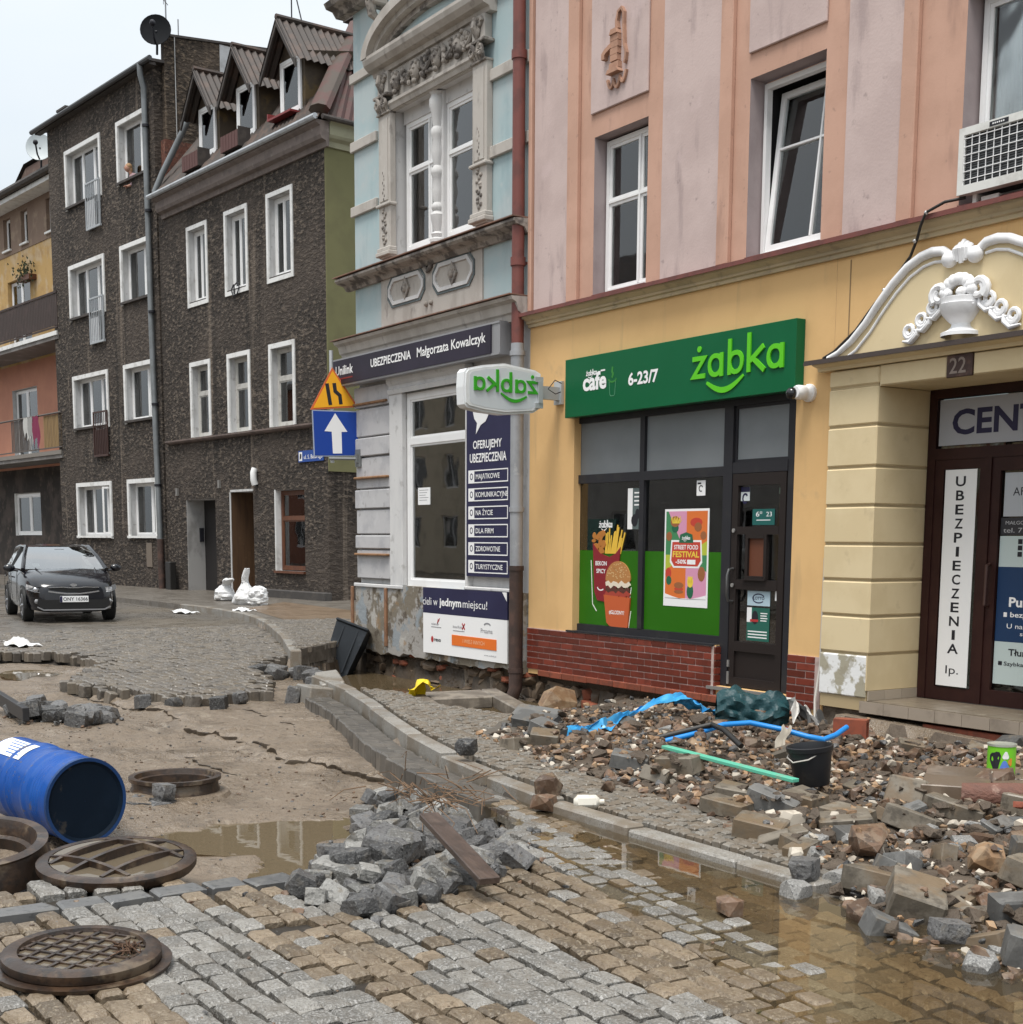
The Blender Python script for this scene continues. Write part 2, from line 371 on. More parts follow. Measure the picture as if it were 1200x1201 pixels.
# ================================================================ shared materials
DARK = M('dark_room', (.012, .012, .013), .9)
YEL = M('ochre_plaster', (.68, .435, .195), .85, [((.60, .375, .165), 1.1, .42, .62, .6), ((.44, .30, .155), 2.6, .56, .70, .45, (1.6, 1.6, .2)), ((.33, .24, .15), 1.3, .62, .72, .35)], [(60, .25, .004, 3), (6, .15, .006, 3)])
CREAM = M('cream_plaster', (.66, .54, .335), .8, [((.57, .45, .26), 1.7, .42, .62, .5), ((.42, .33, .2), 5, .6, .75, .4)], [(70, .2, .003), (5, .12, .005)])
MAUVE = M('mauve_render', (.53, .42, .395), .85, [((.445, .345, .325), 1.3, .4, .62, .65), ((.30, .23, .225), 4, .54, .70, .55, (1, 1, .22)), ((.22, .17, .165), 9, .63, .73, .5), ((.58, .46, .45), 2.4, .58, .7, .4)], [(40, .3, .005), (5, .2, .008)])
SALMON = M('salmon_render', (.53, .325, .245), .85, [((.44, .265, .195), 1.4, .4, .62, .6), ((.30, .18, .14), 3.5, .54, .70, .5, (1, 1, .25)), ((.24, .16, .13), 12, .62, .72, .45)], [(45, .25, .004), (5, .15, .006)])
TRIMC = M('dusty_cornice', (.50, .40, .25), .8, [((.33, .27, .18), 3, .4, .65, .7, (.4, 1, 1)), ((.22, .18, .13), 8, .55, .7, .5)], [(30, .2, .004)])
OXIDE = M('oxide_red_flashing', (.17, .055, .045), .5, [((.10, .04, .035), 5, .45, .62, .6)], [(20, .1, .003)])
WHITE = M('white_upvc', (.80, .80, .80), .35, [((.66, .66, .64), 3, .5, .7, .5)], spec=.5)
WHITEP = M('white_stucco', (.80, .80, .81), .7, [((.58, .58, .58), 5, .48, .68, .55)], [(25, .2, .004)])
REVEAL = M('grey_reveal', (.36, .30, .30), .85, [((.27, .22, .22), 2, .4, .65, .6)], [(40, .2, .004)])
ANTH = M('anthracite_frame', (.022, .022, .026), .5, [((.04, .038, .036), 4, .5, .7, .5)], spec=.25)
ALU = M('brushed_aluminium', (.55, .55, .55), .35, metal=.8)
GLASS = glass('window_glass', (.86, .89, .88), 1.8)
GLASSD = glass('dark_glass', (.55, .6, .6), 1.5)
SHOPG = glass('shop_glass', (.88, .90, .90), 2.3)
CURT = M('net_curtain', (.34, .36, .37), .9, [((.22, .235, .24), 2, .4, .6, .6, (6, 6, .2))])
CURTD = M('dim_curtain', (.25, .27, .27), .9, [((.13, .145, .145), 2, .4, .6, .6, (6, 6, .2))])
SIGNG = M('sign_green', (.003, .100, .036), .35, [((.005, .118, .045), .7, .4, .65, .5)], spec=.22)
LIME = M('lime_letters', (.10, .52, .012), .4)
WPRINT = M('white_print', (.80, .80, .80), .6)
KPRINT = M('black_print', (.012, .012, .018), .6)
NAVY = M('navy_print', (.013, .012, .05), .5, [((.02, .02, .065), 1.5, .4, .6, .6)])
BRICK = M('glazed_brick', (.150, .030, .018), .32, [((.095, .022, .015), 6, .45, .62, .6)], [(40, .15, .002)], tone=.35, spec=.5)
BRICKO = M('orange_brick', (.22, .058, .030), .6, [((.12, .042, .028), 9, .45, .62, .6)], [(40, .3, .003)], tone=.2)
MORTAR = M('mortar', (.46, .35, .32), .9, [((.22, .17, .15), 5, .45, .62, .6)], [(60, .3, .003)])
ADHES = M('vinyl_green', (.022, .125, .005), .35, [((.028, .145, .008), 1.2, .4, .6, .6)], spec=.2)
FROST = M('grey_film', (.15, .165, .175), .4, [((.19, .205, .215), .9, .35, .65, .8)], spec=.5)
def pr(name, c, r=.55): return M(name, c, r)
# ================================================================ pink and ochre building
pink = thing('corner_townhouse', 'pink townhouse with ochre ground floor, green shop fascia and cream carved portal', 'building', (-10.5, DY, .1))
SHL, SHR = -13.46, -9.80           # shopfront opening
mb = MB(FZ)
wall(mb, -14.41, -9.33, -.02, 4.3, [(SHL, -10.86, .565, 3.2, .1), (-10.86, SHR, .14, 3.2, .1)], 0, 0)
wall(mb, -9.33, -5.2, 3.05, 4.3, [], -.002, 0)
mb.quad((-14.41, 0, -.02), (-14.41, -6, -.02), (-14.41, -6, 4.3), (-14.41, 0, 4.3)); mb.quad((-5.2, 0, -.2), (-5.2, -6, -.2), (-5.2, -6, 4.3), (-5.2, 0, 4.3))
mb.quad((-9.33, 0, -.02), (-9.33, -.62, -.02), (-9.33, -.62, 3.05), (-9.33, 0, 3.05))
mb.quad((-6.36, 0, -.02), (-5.2, 0, -.02), (-5.2, 0, 3.05), (-6.36, 0, 3.05))
mb.build('ground_wall', YEL, pink)
MB(FZ).box(-9.168, -9.156, .0, .002, 3.42, 4.2).build('plaster_joint', M('joint_line', (.25, .17, .09), .9), pink)
# upper storey
mb = MB(FZ)
H = [(-13.13, -12.16, 4.44, 6.17, .20), (-10.57, -9.56, 4.43, 6.13, .22), (-7.98, -6.85, 4.43, 6.12, .22)]
wall(mb, -14.41, -5.2, 4.38, 11.5, H, 0, 0, 1)
mb.quad((-14.41, 0, 4.38), (-14.41, -6, 4.38), (-14.41, -6, 11.5), (-14.41, 0, 11.5)); mb.quad((-5.2, 0, 4.38), (-5.2, -6, 4.38), (-5.2, -6, 11.5), (-5.2, 0, 11.5)); mb.quad((-14.41, -6, 11.5), (-5.2, -6, 11.5), (-5.2, 0, 11.5), (-14.41, 0, 11.5))
mb.build('upper_wall', [SALMON, REVEAL], pink)
for a, b, c, d in ((-14.31, -13.60, 4.42, 11.4), (-13.18, -12.15, 6.42, 8.35), (-11.89, -10.97, 4.42, 11.4), (-10.58, -9.55, 6.36, 8.35), (-9.27, -8.62, 4.42, 11.4), (-7.98, -6.85, 6.34, 8.35), (-6.6, -5.9, 4.42, 11.4)):
    MB(FZ).box(a, b, 0, .03, c, d, 0, .008).build('render_panel', MAUVE, pink)
for a, b in ((-13.60, -13.39), (-10.97, -10.79), (-8.62, -8.45), (-14.41, -14.34), (-5.9, -5.7)):
    MB(FZ).box(a+.003, b, 0, .055, 4.42, 11.4, 0, .008).build('pilaster_strip', SALMON, pink)
# string cornice with flashing
mb = MB(FZ); mb.profile([(0, 4.23), (.035, 4.23), (.035, 4.265), (.06, 4.275), (.06, 4.30), (.11, 4.335), (.13, 4.372), (0, 4.372)], -14.42, -5.2); mb.build('cornice', TRIMC, pink)
MB(FZ).box(-14.44, -5.2, 0, .165, 4.374, 4.392).box(-14.44, -5.2, .150, .166, 4.35, 4.374).build('flashing', OXIDE, pink)
# windows
window(pink, FZ, -13.11, -12.17, 4.46, 6.14, -.16, .05, [(-12.50, .012)], [(5.47, .012)], WHITE, GLASS, CURTD, cur=(0, 1))
w3 = window(pink, FZ, -7.95, -6.88, 4.46, 6.1, -.17, .05, [(-7.4, .02)], [], WHITE, GLASS, CURTD)
# tilted sash: outer frame, then a sash leaning in at the top
w2 = MB(FZ); a, b, c, d = -10.55, -9.58, 4.45, 6.10
w2.box(a, a+.04, -.24, -.17, c, d).box(b-.04, b, -.24, -.17, c, d).box(a+.04, b-.04, -.24, -.17, c, c+.05).box(a+.04, b-.04, -.24, -.17, d-.05, d)
w2 = w2.build('window', WHITE, pink)
ti = radians(6.5); FT = Frame(FZ(a+.045, -.185, c+.055), FZ.u, (FZ.n*cos(ti)+Vector((0, 0, sin(ti)))), (Vector((0, 0, cos(ti)))-FZ.n*sin(ti)))
sw, sh = b-a-.09, d-c-.11
ms = MB(FT).box(0, .06, -.05, 0, 0, sh).box(sw-.06, sw, -.05, 0, 0, sh).box(.06, sw-.06, -.05, 0, 0, .06).box(.06, sw-.06, -.05, 0, sh-.06, sh).box(.60, .622, -.04, .004, .06, sh-.06).box(.06, .60, -.04, .003, .98, 1.0).box(.622, sw-.06, -.04, .003, .98, 1.0)
ms.build('tilted_sash', WHITE, w2)
MB(FT).box(.055, sw-.055, -.028, -.022, .055, sh-.055).build('pane', GLASS, w2)
k = MB(FZ); pts = []
for i in range(30):
    q = a+.03+(b-a-.06)*i/29; pts += [(q, -.52+.03*sin(i*1.7), c), (q, -.52+.03*sin(i*1.7), d)]
k.add(pts, [(2*i, 2*i+2, 2*i+3, 2*i+1) for i in range(29)], 0, True)
k.quad((a-.1, -.85, c-.1), (b+.1, -.85, c-.1), (b+.1, -.85, d+.1), (a-.1, -.85, d+.1), 1)
for p, q in (((a, c), (a, d)), ((b, c), (b, d)), ((a, c), (b, c)), ((a, d), (b, d))): k.quad((p[0], -.85, p[1]), (p[0], -.245, p[1]), (q[0], -.245, q[1]), (q[0], -.85, q[1]), 1)
k.build('curtain', [CURTD, DARK], w2)
for a, b in ((-13.13, -12.16), (-10.57, -9.56), (-7.98, -6.85)): MB(FZ).box(a, b, -.2, .02, 4.405, 4.442).build('window_sill', OXIDE, pink)
# pump relief above the first window
STUC = M('terracotta_stucco', (.42, .24, .165), .85, [((.3, .17, .12), 6, .42, .62, .6)], [(40, .3, .004)])
mb = MB(FZ)
for i, (z, w) in enumerate(((6.78, .085), (6.86, .065), (6.93, .068), (7.0, .072), (7.07, .07))): mb.prism([(-12.69-w, z), (-12.69+w, z), (-12.69+w*.95, z+.066), (-12.69-w*.95, z+.066)], .03, .085)
mb.prism([(-12.80, 6.735), (-12.58, 6.735), (-12.61, 6.778), (-12.77, 6.778)], .03, .11)
stroke(mb, [(-12.75, 7.03), (-12.84, 7.0), (-12.885, 6.97), (-12.885, 6.92)], .05, .03, .09)
mb.prism([(-12.76, 7.137), (-12.62, 7.137), (-12.645, 7.19), (-12.735, 7.19)], .03, .1)
stroke(mb, [(-12.65, 7.19), (-12.67, 7.27), (-12.65, 7.36), (-12.59, 7.385), (-12.55, 7.33), (-12.55, 7.2), (-12.535, 7.0), (-12.50, 6.9), (-12.51, 6.83), (-12.53, 6.80)], .026, .03, .07)
stroke(mb, [(-12.69, 7.19), (-12.695, 7.28), (-12.675, 7.33)], .02, .03, .06)
sc = []
for i in range(25):
    t = i/24; sc.append((-12.84+.34*t, 6.70-.075*abs(sin(t*pi*3))-.05*sin(pi*t)+.03*t))
stroke(mb, sc, .028, .03, .06)
mb.build('pump_relief', STUC, pink)
# ---------------------------------------------------------------- brick plinth and brick ledge
pl = MB(FZ).box(-14.41, -10.872, -.3, .015, .04, .558).box(-9.79, -9.345, -.3, .015, .04, .55).build('brick_plinth', MORTAR, pink)
rng = random.Random(5)
bv = [MB(FZ).box(0, .24, .0, .02, 0, .064, 0, .003) for _ in range(1)]
proto = MB(Frame((0, 0, 0), FZ.u, FZ.n)).box(0, .24, .0, .014, 0, .0635, 0, .003).build('brick', BRICK, pl, org=(0, 0, 0)); pm = proto.data
protoh = MB(Frame((0, 0, 0), FZ.u, FZ.n)).box(0, .115, .0, .014, 0, .0635, 0, .003); first = True
hm = protoh.build('brick', BRICK, pl, org=(0, 0, 0)); hmd = hm.data
used = {'f': proto, 'h': hm}
def put_brick(key, md, u, z, par, dv=0.008):
    o = used.pop(key, None) or bpy.data.objects.new('brick', md)
    if o.name not in COL.objects: COL.objects.link(o)
    o.parent = par; o.location = FZ(u, dv+rng.uniform(0, .003), z)-root_org(par)
for r in range(7):
    z = .485-r*.0735
    off = 0 if r % 2 == 0 else -.125
    u = -14.405+off
    while u < -10.87:
        if u < -14.41: put_brick('h', hmd, u+.125, z, pl)
        elif u+.24 > -10.86: 
            if u+.115 < -10.86: put_brick('h', hmd, u, z, pl)
        else: put_brick('f', pm, u, z, pl)
        u += .25
    for u in ((-9.785, -9.535) if r % 2 == 0 else (-9.785, -9.66)):
        if u == -9.785 and r % 2 == 1: put_brick('h', hmd, u, z, pl)
        elif u == -9.535: put_brick('h', hmd, u, z, pl); 
        else: put_brick('f', pm, u, z, pl)
for r in range(7): MB(FZ).box(-10.872, -10.85, -.11, .021, .485-r*.0735, .5485-r*.0735, 0, .003).build('brick', BRICK, pl)
lg = MB(FZ).box(-14.1, -9.46, -.2, .02, -.03, .046).build('brick_ledge', MORTAR, pink)
for i in range(18):
    u = -14.1+i*.2575
    MB(FZ).box(u, u+.25, -.05, .06+rng.uniform(0, .006), -.03+rng.uniform(-.004, .004), .043, 0, .006).build('brick', BRICKO, lg)
FG = Frame((-.085, DY, 0), (1, 0, 0), (0, -1, 0))
# ---------------------------------------------------------------- shopfront (part: shop_front > frame members, panes, vinyl)
sf = MB(FG)
V0, V1 = -.14, -.07
def fr_(a, b, c, d, e=0.): sf.box(a, b, V0, V1+e, c, d)
fr_(SHL, SHL+.07, .575, 3.09); fr_(SHR-.07, SHR+.09, .15, 3.09); fr_(SHL+.07, SHR-.07, 3.02, 3.12)
fr_(SHL+.07, -10.80, .575, .655); fr_(SHL+.07, -10.80, 2.32, 2.42, .004); fr_(-12.205, -12.125, .655, 2.32, .004); fr_(-12.205, -12.125, 2.42, 3.02, .004)
fr_(-10.80, -10.665, .15, 3.02, .012); fr_(-10.665, SHR-.07, 2.34, 2.45, .008)
sf.box(SHL-.01, -10.80, V1, .03, .556, .575)
sf = sf.build('shop_front', ANTH, pink)
for a, b, c, d, m in ((SHL+.07, -12.205, 2.42, 3.02, FROST), (-12.125, -10.80, 2.42, 3.02, FROST), (-10.665+.03, SHR-.10, 2.48, 2.99, FROST), (SHL+.07, -12.205, .655, 2.32, SHOPG), (-12.125, -10.80, .655, 2.32, SHOPG)):
    MB(FG).box(a, b, -.115, -.105, c, d).build('pane', m, sf)
MB(FG).box(-10.665, SHR-.07, V0, V1-.02, 2.45, 2.48).box(-10.665, SHR-.07, V0, V1-.02, 2.99, 3.02).box(-10.665, -10.635, V0, V1-.02, 2.48, 2.99).box(SHR-.10, SHR-.07, V0, V1-.02, 2.48, 2.99).build('fanlight_frame', ANTH, sf)
for a, b in ((SHL+.07, -12.205), (-12.125, -10.80)): MB(FG).box(a+.003, b-.003, -.103, -.1015, .657, 1.535).build('green_vinyl', ADHES, sf)
MB(FG).box(-10.865, SHR-.005, -.2, .05, .105, .138).build('door_threshold', ALU, sf)
# shop interior seen through the glass
mb = MB(FG); SI = M('shop_wall', (.34, .29, .25), .8, [((.40, .12, .06), .8, .45, .5, .9, (1, 1, .2)), ((.62, .56, .46), 1.3, .5, .55, .9, (1, 1, .3))])  # red and beige patches paint in the street's reflection on the panes
mb.quad((SHL-.3, -3.4, .1), (SHR+.2, -3.4, .1), (SHR+.2, -3.4, 3.1), (SHL-.3, -3.4, 3.1), 0)
mb.quad((SHL-.3, -3.4, .1), (SHL-.3, -.16, .1), (SHL-.3, -.16, 3.1), (SHL-.3, -3.4, 3.1), 0); mb.quad((SHR+.2, -3.4, .1), (SHR+.2, -.16, .1), (SHR+.2, -.16, 3.1), (SHR+.2, -3.4, 3.1), 0)
mb.quad((SHL-.3, -3.4, 3.1), (SHR+.2, -3.4, 3.1), (SHR+.2, -.16, 3.1), (SHL-.3, -.16, 3.1), 1); mb.quad((SHL-.3, -3.4, .1), (SHR+.2, -3.4, .1), (SHR+.2, -.16, .1), (SHL-.3, -.16, .1), 1)
mb.build('shop_interior', [SI, M('shop_ceiling', (.4, .4, .38), .8)], pink)
SHELF = M('shelf_wood', (.20, .075, .035), .6); GOOD = [pr('goods_red', (.25, .03, .02)), pr('goods_pale', (.4, .36, .28)), pr('goods_blue', (.03, .08, .2)), pr('goods_white', (.6, .6, .58))]
for i, (u, w) in enumerate(((-12.9, .9), (-11.6, .9))):
    sh = MB(FG).box(u, u+w, -1.6, -1.5, .2, 2.0)
    for j in range(5): sh.box(u, u+w, -1.5, -1.2, .25+j*.38, .28+j*.38)
    sh = sh.build('shop_shelf', SHELF, pink)
    for j in range(5):
        for k_ in range(6): MB(FG).box(u+.03+k_*.145, u+.14+k_*.145, -1.46, -1.24, .28+j*.38, .44+j*.38+.08*rng.random()).build('packet', rng.choice(GOOD), sh)
# door
dr = MB(FG); a, b = -10.655, SHR-.08
DV0, DV1 = -.13, -.062
def db(u0, u1, z0, z1, e=0.): dr.box(u0, u1, DV0, DV1+e, z0, z1)
db(a, a+.085, .15, 2.335); db(b-.085, b, .15, 2.335); db(a+.085, b-.085, 2.215, 2.335); db(a+.085, b-.085, .15, .245); db(a+.085, b-.085, .52, .62); db(a+.085, b-.085, 1.16, 1.26, .003); db(a+.085, b-.085, 1.72, 1.80, .003)
db(-10.44, -10.40, 1.26, 1.72, .004); db(-10.17, -10.13, 1.26, 1.72, .004); db(-10.40, -10.17, 1.26, 1.30, .006); db(-10.40, -10.17, 1.68, 1.72, .006)
dr.box(-10.45, -10.12, DV1, DV1+.03, 1.255, 1.272)
dr = dr.build('shop_door', M('door_brown', (.020, .015, .014), .45, spec=.25), pink)
for c in ((a+.085, b-.085, .62, 1.16), (a+.085, b-.085, 1.80, 2.215), (a+.085, -10.44, 1.26, 1.72), (-10.13, b-.085, 1.26, 1.72)): MB(FG).box(c[0], c[1], -.105, -.098, c[2], c[3]).build('pane', SHOPG, dr)
MB(FG).box(-10.40, -10.17, -.11, -.085, 1.30, 1.68).build('hatch_panel', M('hatch_wood', (.12, .04, .02), .5), dr)
MB(FG).box(a+.085, b-.085, -.11, -.085, .245, .52).build('door_panel', M('door_brown', (.03, .024, .022), .4), dr)
MB(FG).sweep([(-10.61, -.06, 1.37), (-10.61, .0, 1.36), (-10.60, .03, 1.30), (-10.60, .03, 1.10), (-10.61, 0, 1.04), (-10.61, -.06, 1.03)], .014, 8).build('door_handle', M('handle_grey', (.12, .12, .12), .35, metal=.6), dr)
MB(FG).lathe([(.001, .012), (.022, .012), (.022, 0), (.001, 0)], (-10.61, -.055, 1.2), 10, axis='y').lathe([(.001, .012), (.022, .012), (.022, 0), (.001, 0)], (-10.61, -.055, 1.76), 10, axis='y').build('lock', ALU, dr)
MB(FG).box(-10.655, -10.63, -.06, -.045, .17, .30).box(-10.655, -10.63, -.06, -.045, .35, .42).build('door_bolt', ALU, dr)
# ---------------------------------------------------------------- stickers and posters on the shop glass (things)
STK = FG
def sticker(name, label, cat, u0, u1, z0, z1, v, mat, fr=None, group=None):
    fr = fr or STK; t = thing(name, label, cat, fr((u0+u1)/2, v, z0), group)
    MB(fr).box(u0, u1, v, v+.002, z0, z1).build('sheet', mat, t); return t
VP = -.095                        # face of posters just in front of the door glass
t = sticker('hours_sign', 'small green opening hours sign behind the shop door glass', 'sign', -10.38, -10.06, 1.815, 1.975, VP, pr('teal_print', (.01, .10, .09)))
text(text(text(MB(FG), '6', -10.33, -10.28, 1.90, .05, VP+.003), '00', -10.275, -10.24, 1.925, .026, VP+.003), '23', -10.18, -10.10, 1.90, .045, VP+.003).box(-10.32, -10.12, VP+.002, VP+.003, 1.86, 1.868).build('lettering', WPRINT, t)
t = sticker('round_sticker', 'white and blue badge sticker at the top of the shop door', 'sticker', -10.56, -10.43, 2.06, 2.2, VP, pr('pale_print', (.55, .6, .6)))
m = MB(FG); m.box(-10.56, -10.43, VP+.0022, VP+.003, 2.15, 2.2); stroke(m, ell(-10.495, 2.085, .035, .045, 14, .6, 5.4), .02, VP+.0022, VP+.003); m.build('badge', NAVY, t)
t = sticker('lottery_sticker', 'pale blue lottery sticker on the lower shop door glass', 'sticker', -10.42, -10.09, 1.0, 1.15, VP, pr('pale_blue_print', (.42, .55, .62)))
m = MB(FG); stroke(m, ell(-10.255, 1.075, .085, .045, 18, .4, 5.6), .012, VP+.0022, VP+.003); text(m, 'LOTTO', -10.33, -10.17, 1.062, .03, VP+.0032, bold=.02); m.build('lettering', NAVY, t)
t = sticker('job_poster', 'green poster with a dark figure on the lower shop door glass', 'poster', -10.42, -10.09, .64, .98, VP, pr('green_print', (.015, .11, .08)))
m = MB(FG).box(-10.42, -10.35, VP+.0022, VP+.003, .83, .98); [m.box(-10.22, -10.12-.01*(i % 2), VP+.0022, VP+.003, .92-i*.025, .93-i*.025) for i in range(4)]; [m.box(-10.40, -10.12, VP+.0022, VP+.003, .73-i*.03, .742-i*.03) for i in range(3)]; m.build('print', WPRINT, t)
MB(FG).prism(ell(-10.30, .88, .045, .07, 12), VP+.0022, VP+.004).build('figure', KPRINT, t)
MB(FG).box(-10.37, -10.25, VP+.004, VP+.005, .835, .86).build('red_strip', pr('print_red', (.4, .03, .03)), t)
t = sticker('code_sticker', 'tiny white sticker at the right of the shop door glass', 'sticker', -10.02, -9.93, 1.06, 1.16, VP, WPRINT)
t = sticker('leaf_sticker', 'tiny pale green sticker in the top corner of the shop door', 'sticker', -10.0, -9.93, 2.12, 2.18, VP, pr('mint_print', (.35, .55, .42)))
VQ = -.100
t = sticker('notice_sticker', 'small white notice stuck high on the right shop window', 'sticker', -11.26, -11.12, 2.13, 2.29, VQ, WPRINT)
m = MB(FG).box(-11.245, -11.19, VQ+.0022, VQ+.003, 2.25, 2.268); stroke(m, ell(-11.19, 2.205, .03, .03, 12, .5, 5.2), .012, VQ+.0022, VQ+.003); m.build('print', KPRINT, t)
t = sticker('tall_poster', 'narrow white and grey poster near the edge of the left shop window', 'poster', -12.45, -12.215, 1.78, 2.24, VQ, pr('grey_print', (.09, .12, .12)))
MB(FG).box(-12.45, -12.36, VQ+.0022, VQ+.003, 1.78, 2.24).build('white_strip', WPRINT, t)
m = MB(FG); [m.box(-12.33, -12.23-.015*(i % 2), VQ+.0022, VQ+.003, 2.18-i*.045, 2.196-i*.045) for i in range(4)]; m.build('lettering', WPRINT, t)
m = MB(FG).prism(ell(-12.32, 1.88, .06, .07, 12), VQ+.0022, VQ+.004).prism(ell(-12.27, 1.95, .04, .06, 12), VQ+.0022, VQ+.0042); m.build('figure', KPRINT, t)
# wordmark on the left pane
t = thing('window_wordmark', 'small white shop name stuck on the left shop window', 'sticker', FG(-13.0, VQ, 1.85))
m = MB(FG).box(-13.22, -12.62, VQ-.0008, VQ-.0002, 1.54, 1.9); m.build('teal_film', glass('teal_film', (.35, .55, .52), .6), t)
m = MB(FG); zabka_word(m, -12.99, -12.73, 1.8, .055, VQ+.001, VQ+.003); m.build('lettering', WPRINT, t)
# fries and burger print
t = thing('food_decal', 'printed fries box and burger decal on the left shop window', 'sticker', FG(-12.9, VQ, .85))
CHK = pr('fried_chicken', (.42, .16, .03)); FRY = pr('fries_yellow', (.72, .45, .05)); REDB = pr('box_red', (.22, .012, .02)); BUN = pr('bun_brown', (.42, .19, .06)); ORB = pr('box_orange', (.5, .10, .03)); LIN = pr('white_lines', (.75, .78, .7))
m = MB(FG); rr = random.Random(3)
for i in range(14): stroke(m, [(-12.86+.022*i, 1.5), (-12.84+.025*i+rr.uniform(-.02, .03), 1.72+rr.uniform(-.02, .13)-abs(i-8)*.006)], .022, VQ, VQ+.002+.0002*i)
m.build('fries', FRY, t)
m = MB(FG)
for i in range(26): m.prism([(x, z) for x, z in ell(rr.uniform(-13.09, -12.88), rr.uniform(1.5, 1.74), rr.uniform(.025, .05), rr.uniform(.02, .04), 8)], VQ, VQ+.006+.0001*i)
m.build('fried_chicken', CHK, t)
MB(FG).prism([(-13.10, 1.62), (-13.06, 1.05), (-13.0, .95), (-12.66, .92), (-12.56, 1.58), (-12.66, 1.50), (-12.78, 1.46), (-12.95, 1.50)], VQ, VQ+.010).build('fries_box', REDB, t)
m = MB(FG); text(m, 'BEKON', -13.04, -12.82, 1.36, .05, VQ+.011, bold=.02); text(m, 'SPICY', -13.02, -12.84, 1.27, .05, VQ+.011, bold=.02); stroke(m, ell(-12.93, 1.12, .07, .05, 8, pi*1.1, pi*1.75), .014, VQ+.0105, VQ+.011); m.build('lettering', WPRINT, t)
m = MB(FG); stroke(m, [(-13.14, 1.42), (-13.10, .9), (-13.02, .82)], .012, VQ, VQ+.002); stroke(m, [(-12.36, .85), (-12.42, .55), (-12.6, .56)], .012, VQ, VQ+.002); stroke(m, [(-12.36, 1.12), (-12.39, .96)], .012, VQ, VQ+.002); m.build('outline', LIN, t)
m = MB(FG).prism(ell(-12.60, 1.20, .235, .215, 20, 0, pi), VQ, VQ+.014); m.prism(ell(-12.60, 1.2, .235, .05, 16, pi, 2*pi), VQ, VQ+.0138); m.build('bun', BUN, t)
m = MB(FG)
for i in range(60):
    a_, r2 = rr.uniform(.15, pi-.15), sqrt(rr.random())
    m.prism(ell(-12.60+.22*r2*cos(a_), 1.21+.19*r2*sin(a_), .010, .007, 5), VQ+.0141, VQ+.0146)
m.build('sesame', pr('sesame', (.62, .42, .2)), t)
m = MB(FG)
for i, (c, z) in enumerate((('lettuce', 1.145), ('patty', 1.08), ('cheese', 1.03))): stroke(m, [(-12.83+.05*j, z+.02*sin(j*2.3+i)) for j in range(10)], .05, VQ, VQ+.015+.001*i, i)
m.build('filling', [pr('cream_sauce', (.7, .62, .5)), pr('patty', (.09, .03, .02)), pr('ham', (.35, .05, .03))], t)
MB(FG).prism([(-12.86, 1.02), (-12.80, .70), (-12.74, .66), (-12.46, .62), (-12.40, .66), (-12.36, 1.0)], VQ, VQ+.020).build('burger_box', ORB, t)
m = MB(FG); text(m, '#GLODNY?', -12.75, -12.46, .80, .045, VQ+.021, bold=.02); m.build('lettering', WPRINT, t)
# street food poster
t = sticker('festival_poster', 'tall white bordered street food festival poster on the right shop window', 'poster', -11.78, -11.045, .94, 1.995, VQ, WPRINT)
cols = [pr('p_pink', (.62, .28, .42)), pr('p_orange', (.66, .16, .03)), pr('p_green', (.05, .22, .09)), pr('p_lime', (.42, .48, .05)), pr('p_red', (.5, .05, .03)), pr('p_dkgreen', (.015, .12, .06)), pr('p_yellow', (.75, .55, .06)), pr('p_brown', (.30, .11, .04))]
px0, px1, pz0, pz1, cx, cz = -11.755, -11.07, 1.03, 1.97, -11.41, 1.5
def clipray(a_):
    dx, dz = cos(a_), sin(a_); k_ = min((px1-cx)/dx if dx > 1e-6 else ((px0-cx)/dx if dx < -1e-6 else 9), (pz1-cz)/dz if dz > 1e-6 else ((pz0-cz)/dz if dz < -1e-6 else 9)); return (cx+dx*k_, cz+dz*k_)
m = MB(FG); angs = [0, .42, .98, pi/2, 2.15, 2.72, pi, 3.6, 4.15, 3*pi/2, 5.25, 5.8, 2*pi]; cc = [3, 1, 1, 0, 2, 2, 3, 1, 1, 0, 0, 2]
for i in range(12):
    poly = [(cx, cz), clipray(angs[i])]
    for cxx, czz, a_ in ((px1, pz1, atan2(pz1-cz, px1-cx)), (px0, pz1, atan2(pz1-cz, px0-cx)), (px0, pz0, atan2(pz0-cz, px0-cx)+2*pi), (px1, pz0, atan2(pz0-cz, px1-cx)+2*pi)):
        if angs[i] < a_ < angs[i+1]: poly.append((cxx, czz))
    poly.append(clipray(angs[i+1])); m.prism(poly, VQ+.0022, VQ+.003, cc[i])
m.build('colour_rays', cols, t)
m = MB(FG).prism([(-11.66, 1.66), (-11.16, 1.66), (-11.14, 1.42), (-11.2, 1.36), (-11.62, 1.36), (-11.68, 1.42)], VQ+.0031, VQ+.004, 1).prism([(-11.64, 1.64), (-11.18, 1.64), (-11.165, 1.44), (-11.215, 1.38), (-11.605, 1.38), (-11.655, 1.44)], VQ+.004, VQ+.005, 0); m.build('badge', [cols[4], WPRINT], t)
m = MB(FG).prism([(-11.53, 1.63), (-11.29, 1.63), (-11.31, 1.72), (-11.41, 1.745), (-11.51, 1.72)], VQ+.005, VQ+.0055); m.build('top_badge', cols[5], t)
m = MB(FG); zabka_word(m, -11.48, -11.34, 1.665, .026, VQ+.0056, VQ+.006, 0); text(m, 'STREET FOOD', -11.61, -11.21, 1.56, .048, VQ+.0055, 0, .02); text(m, 'FESTIVAL', -11.63, -11.19, 1.475, .065, VQ+.0055, 1, .03); text(m, '-50%', -11.58, -11.40, 1.405, .045, VQ+.0055, 0, .03); m.box(-11.385, -11.25, VQ+.005, VQ+.0055, 1.40, 1.45); m.build('lettering', [WPRINT, cols[6]], t)
m = MB(FG)
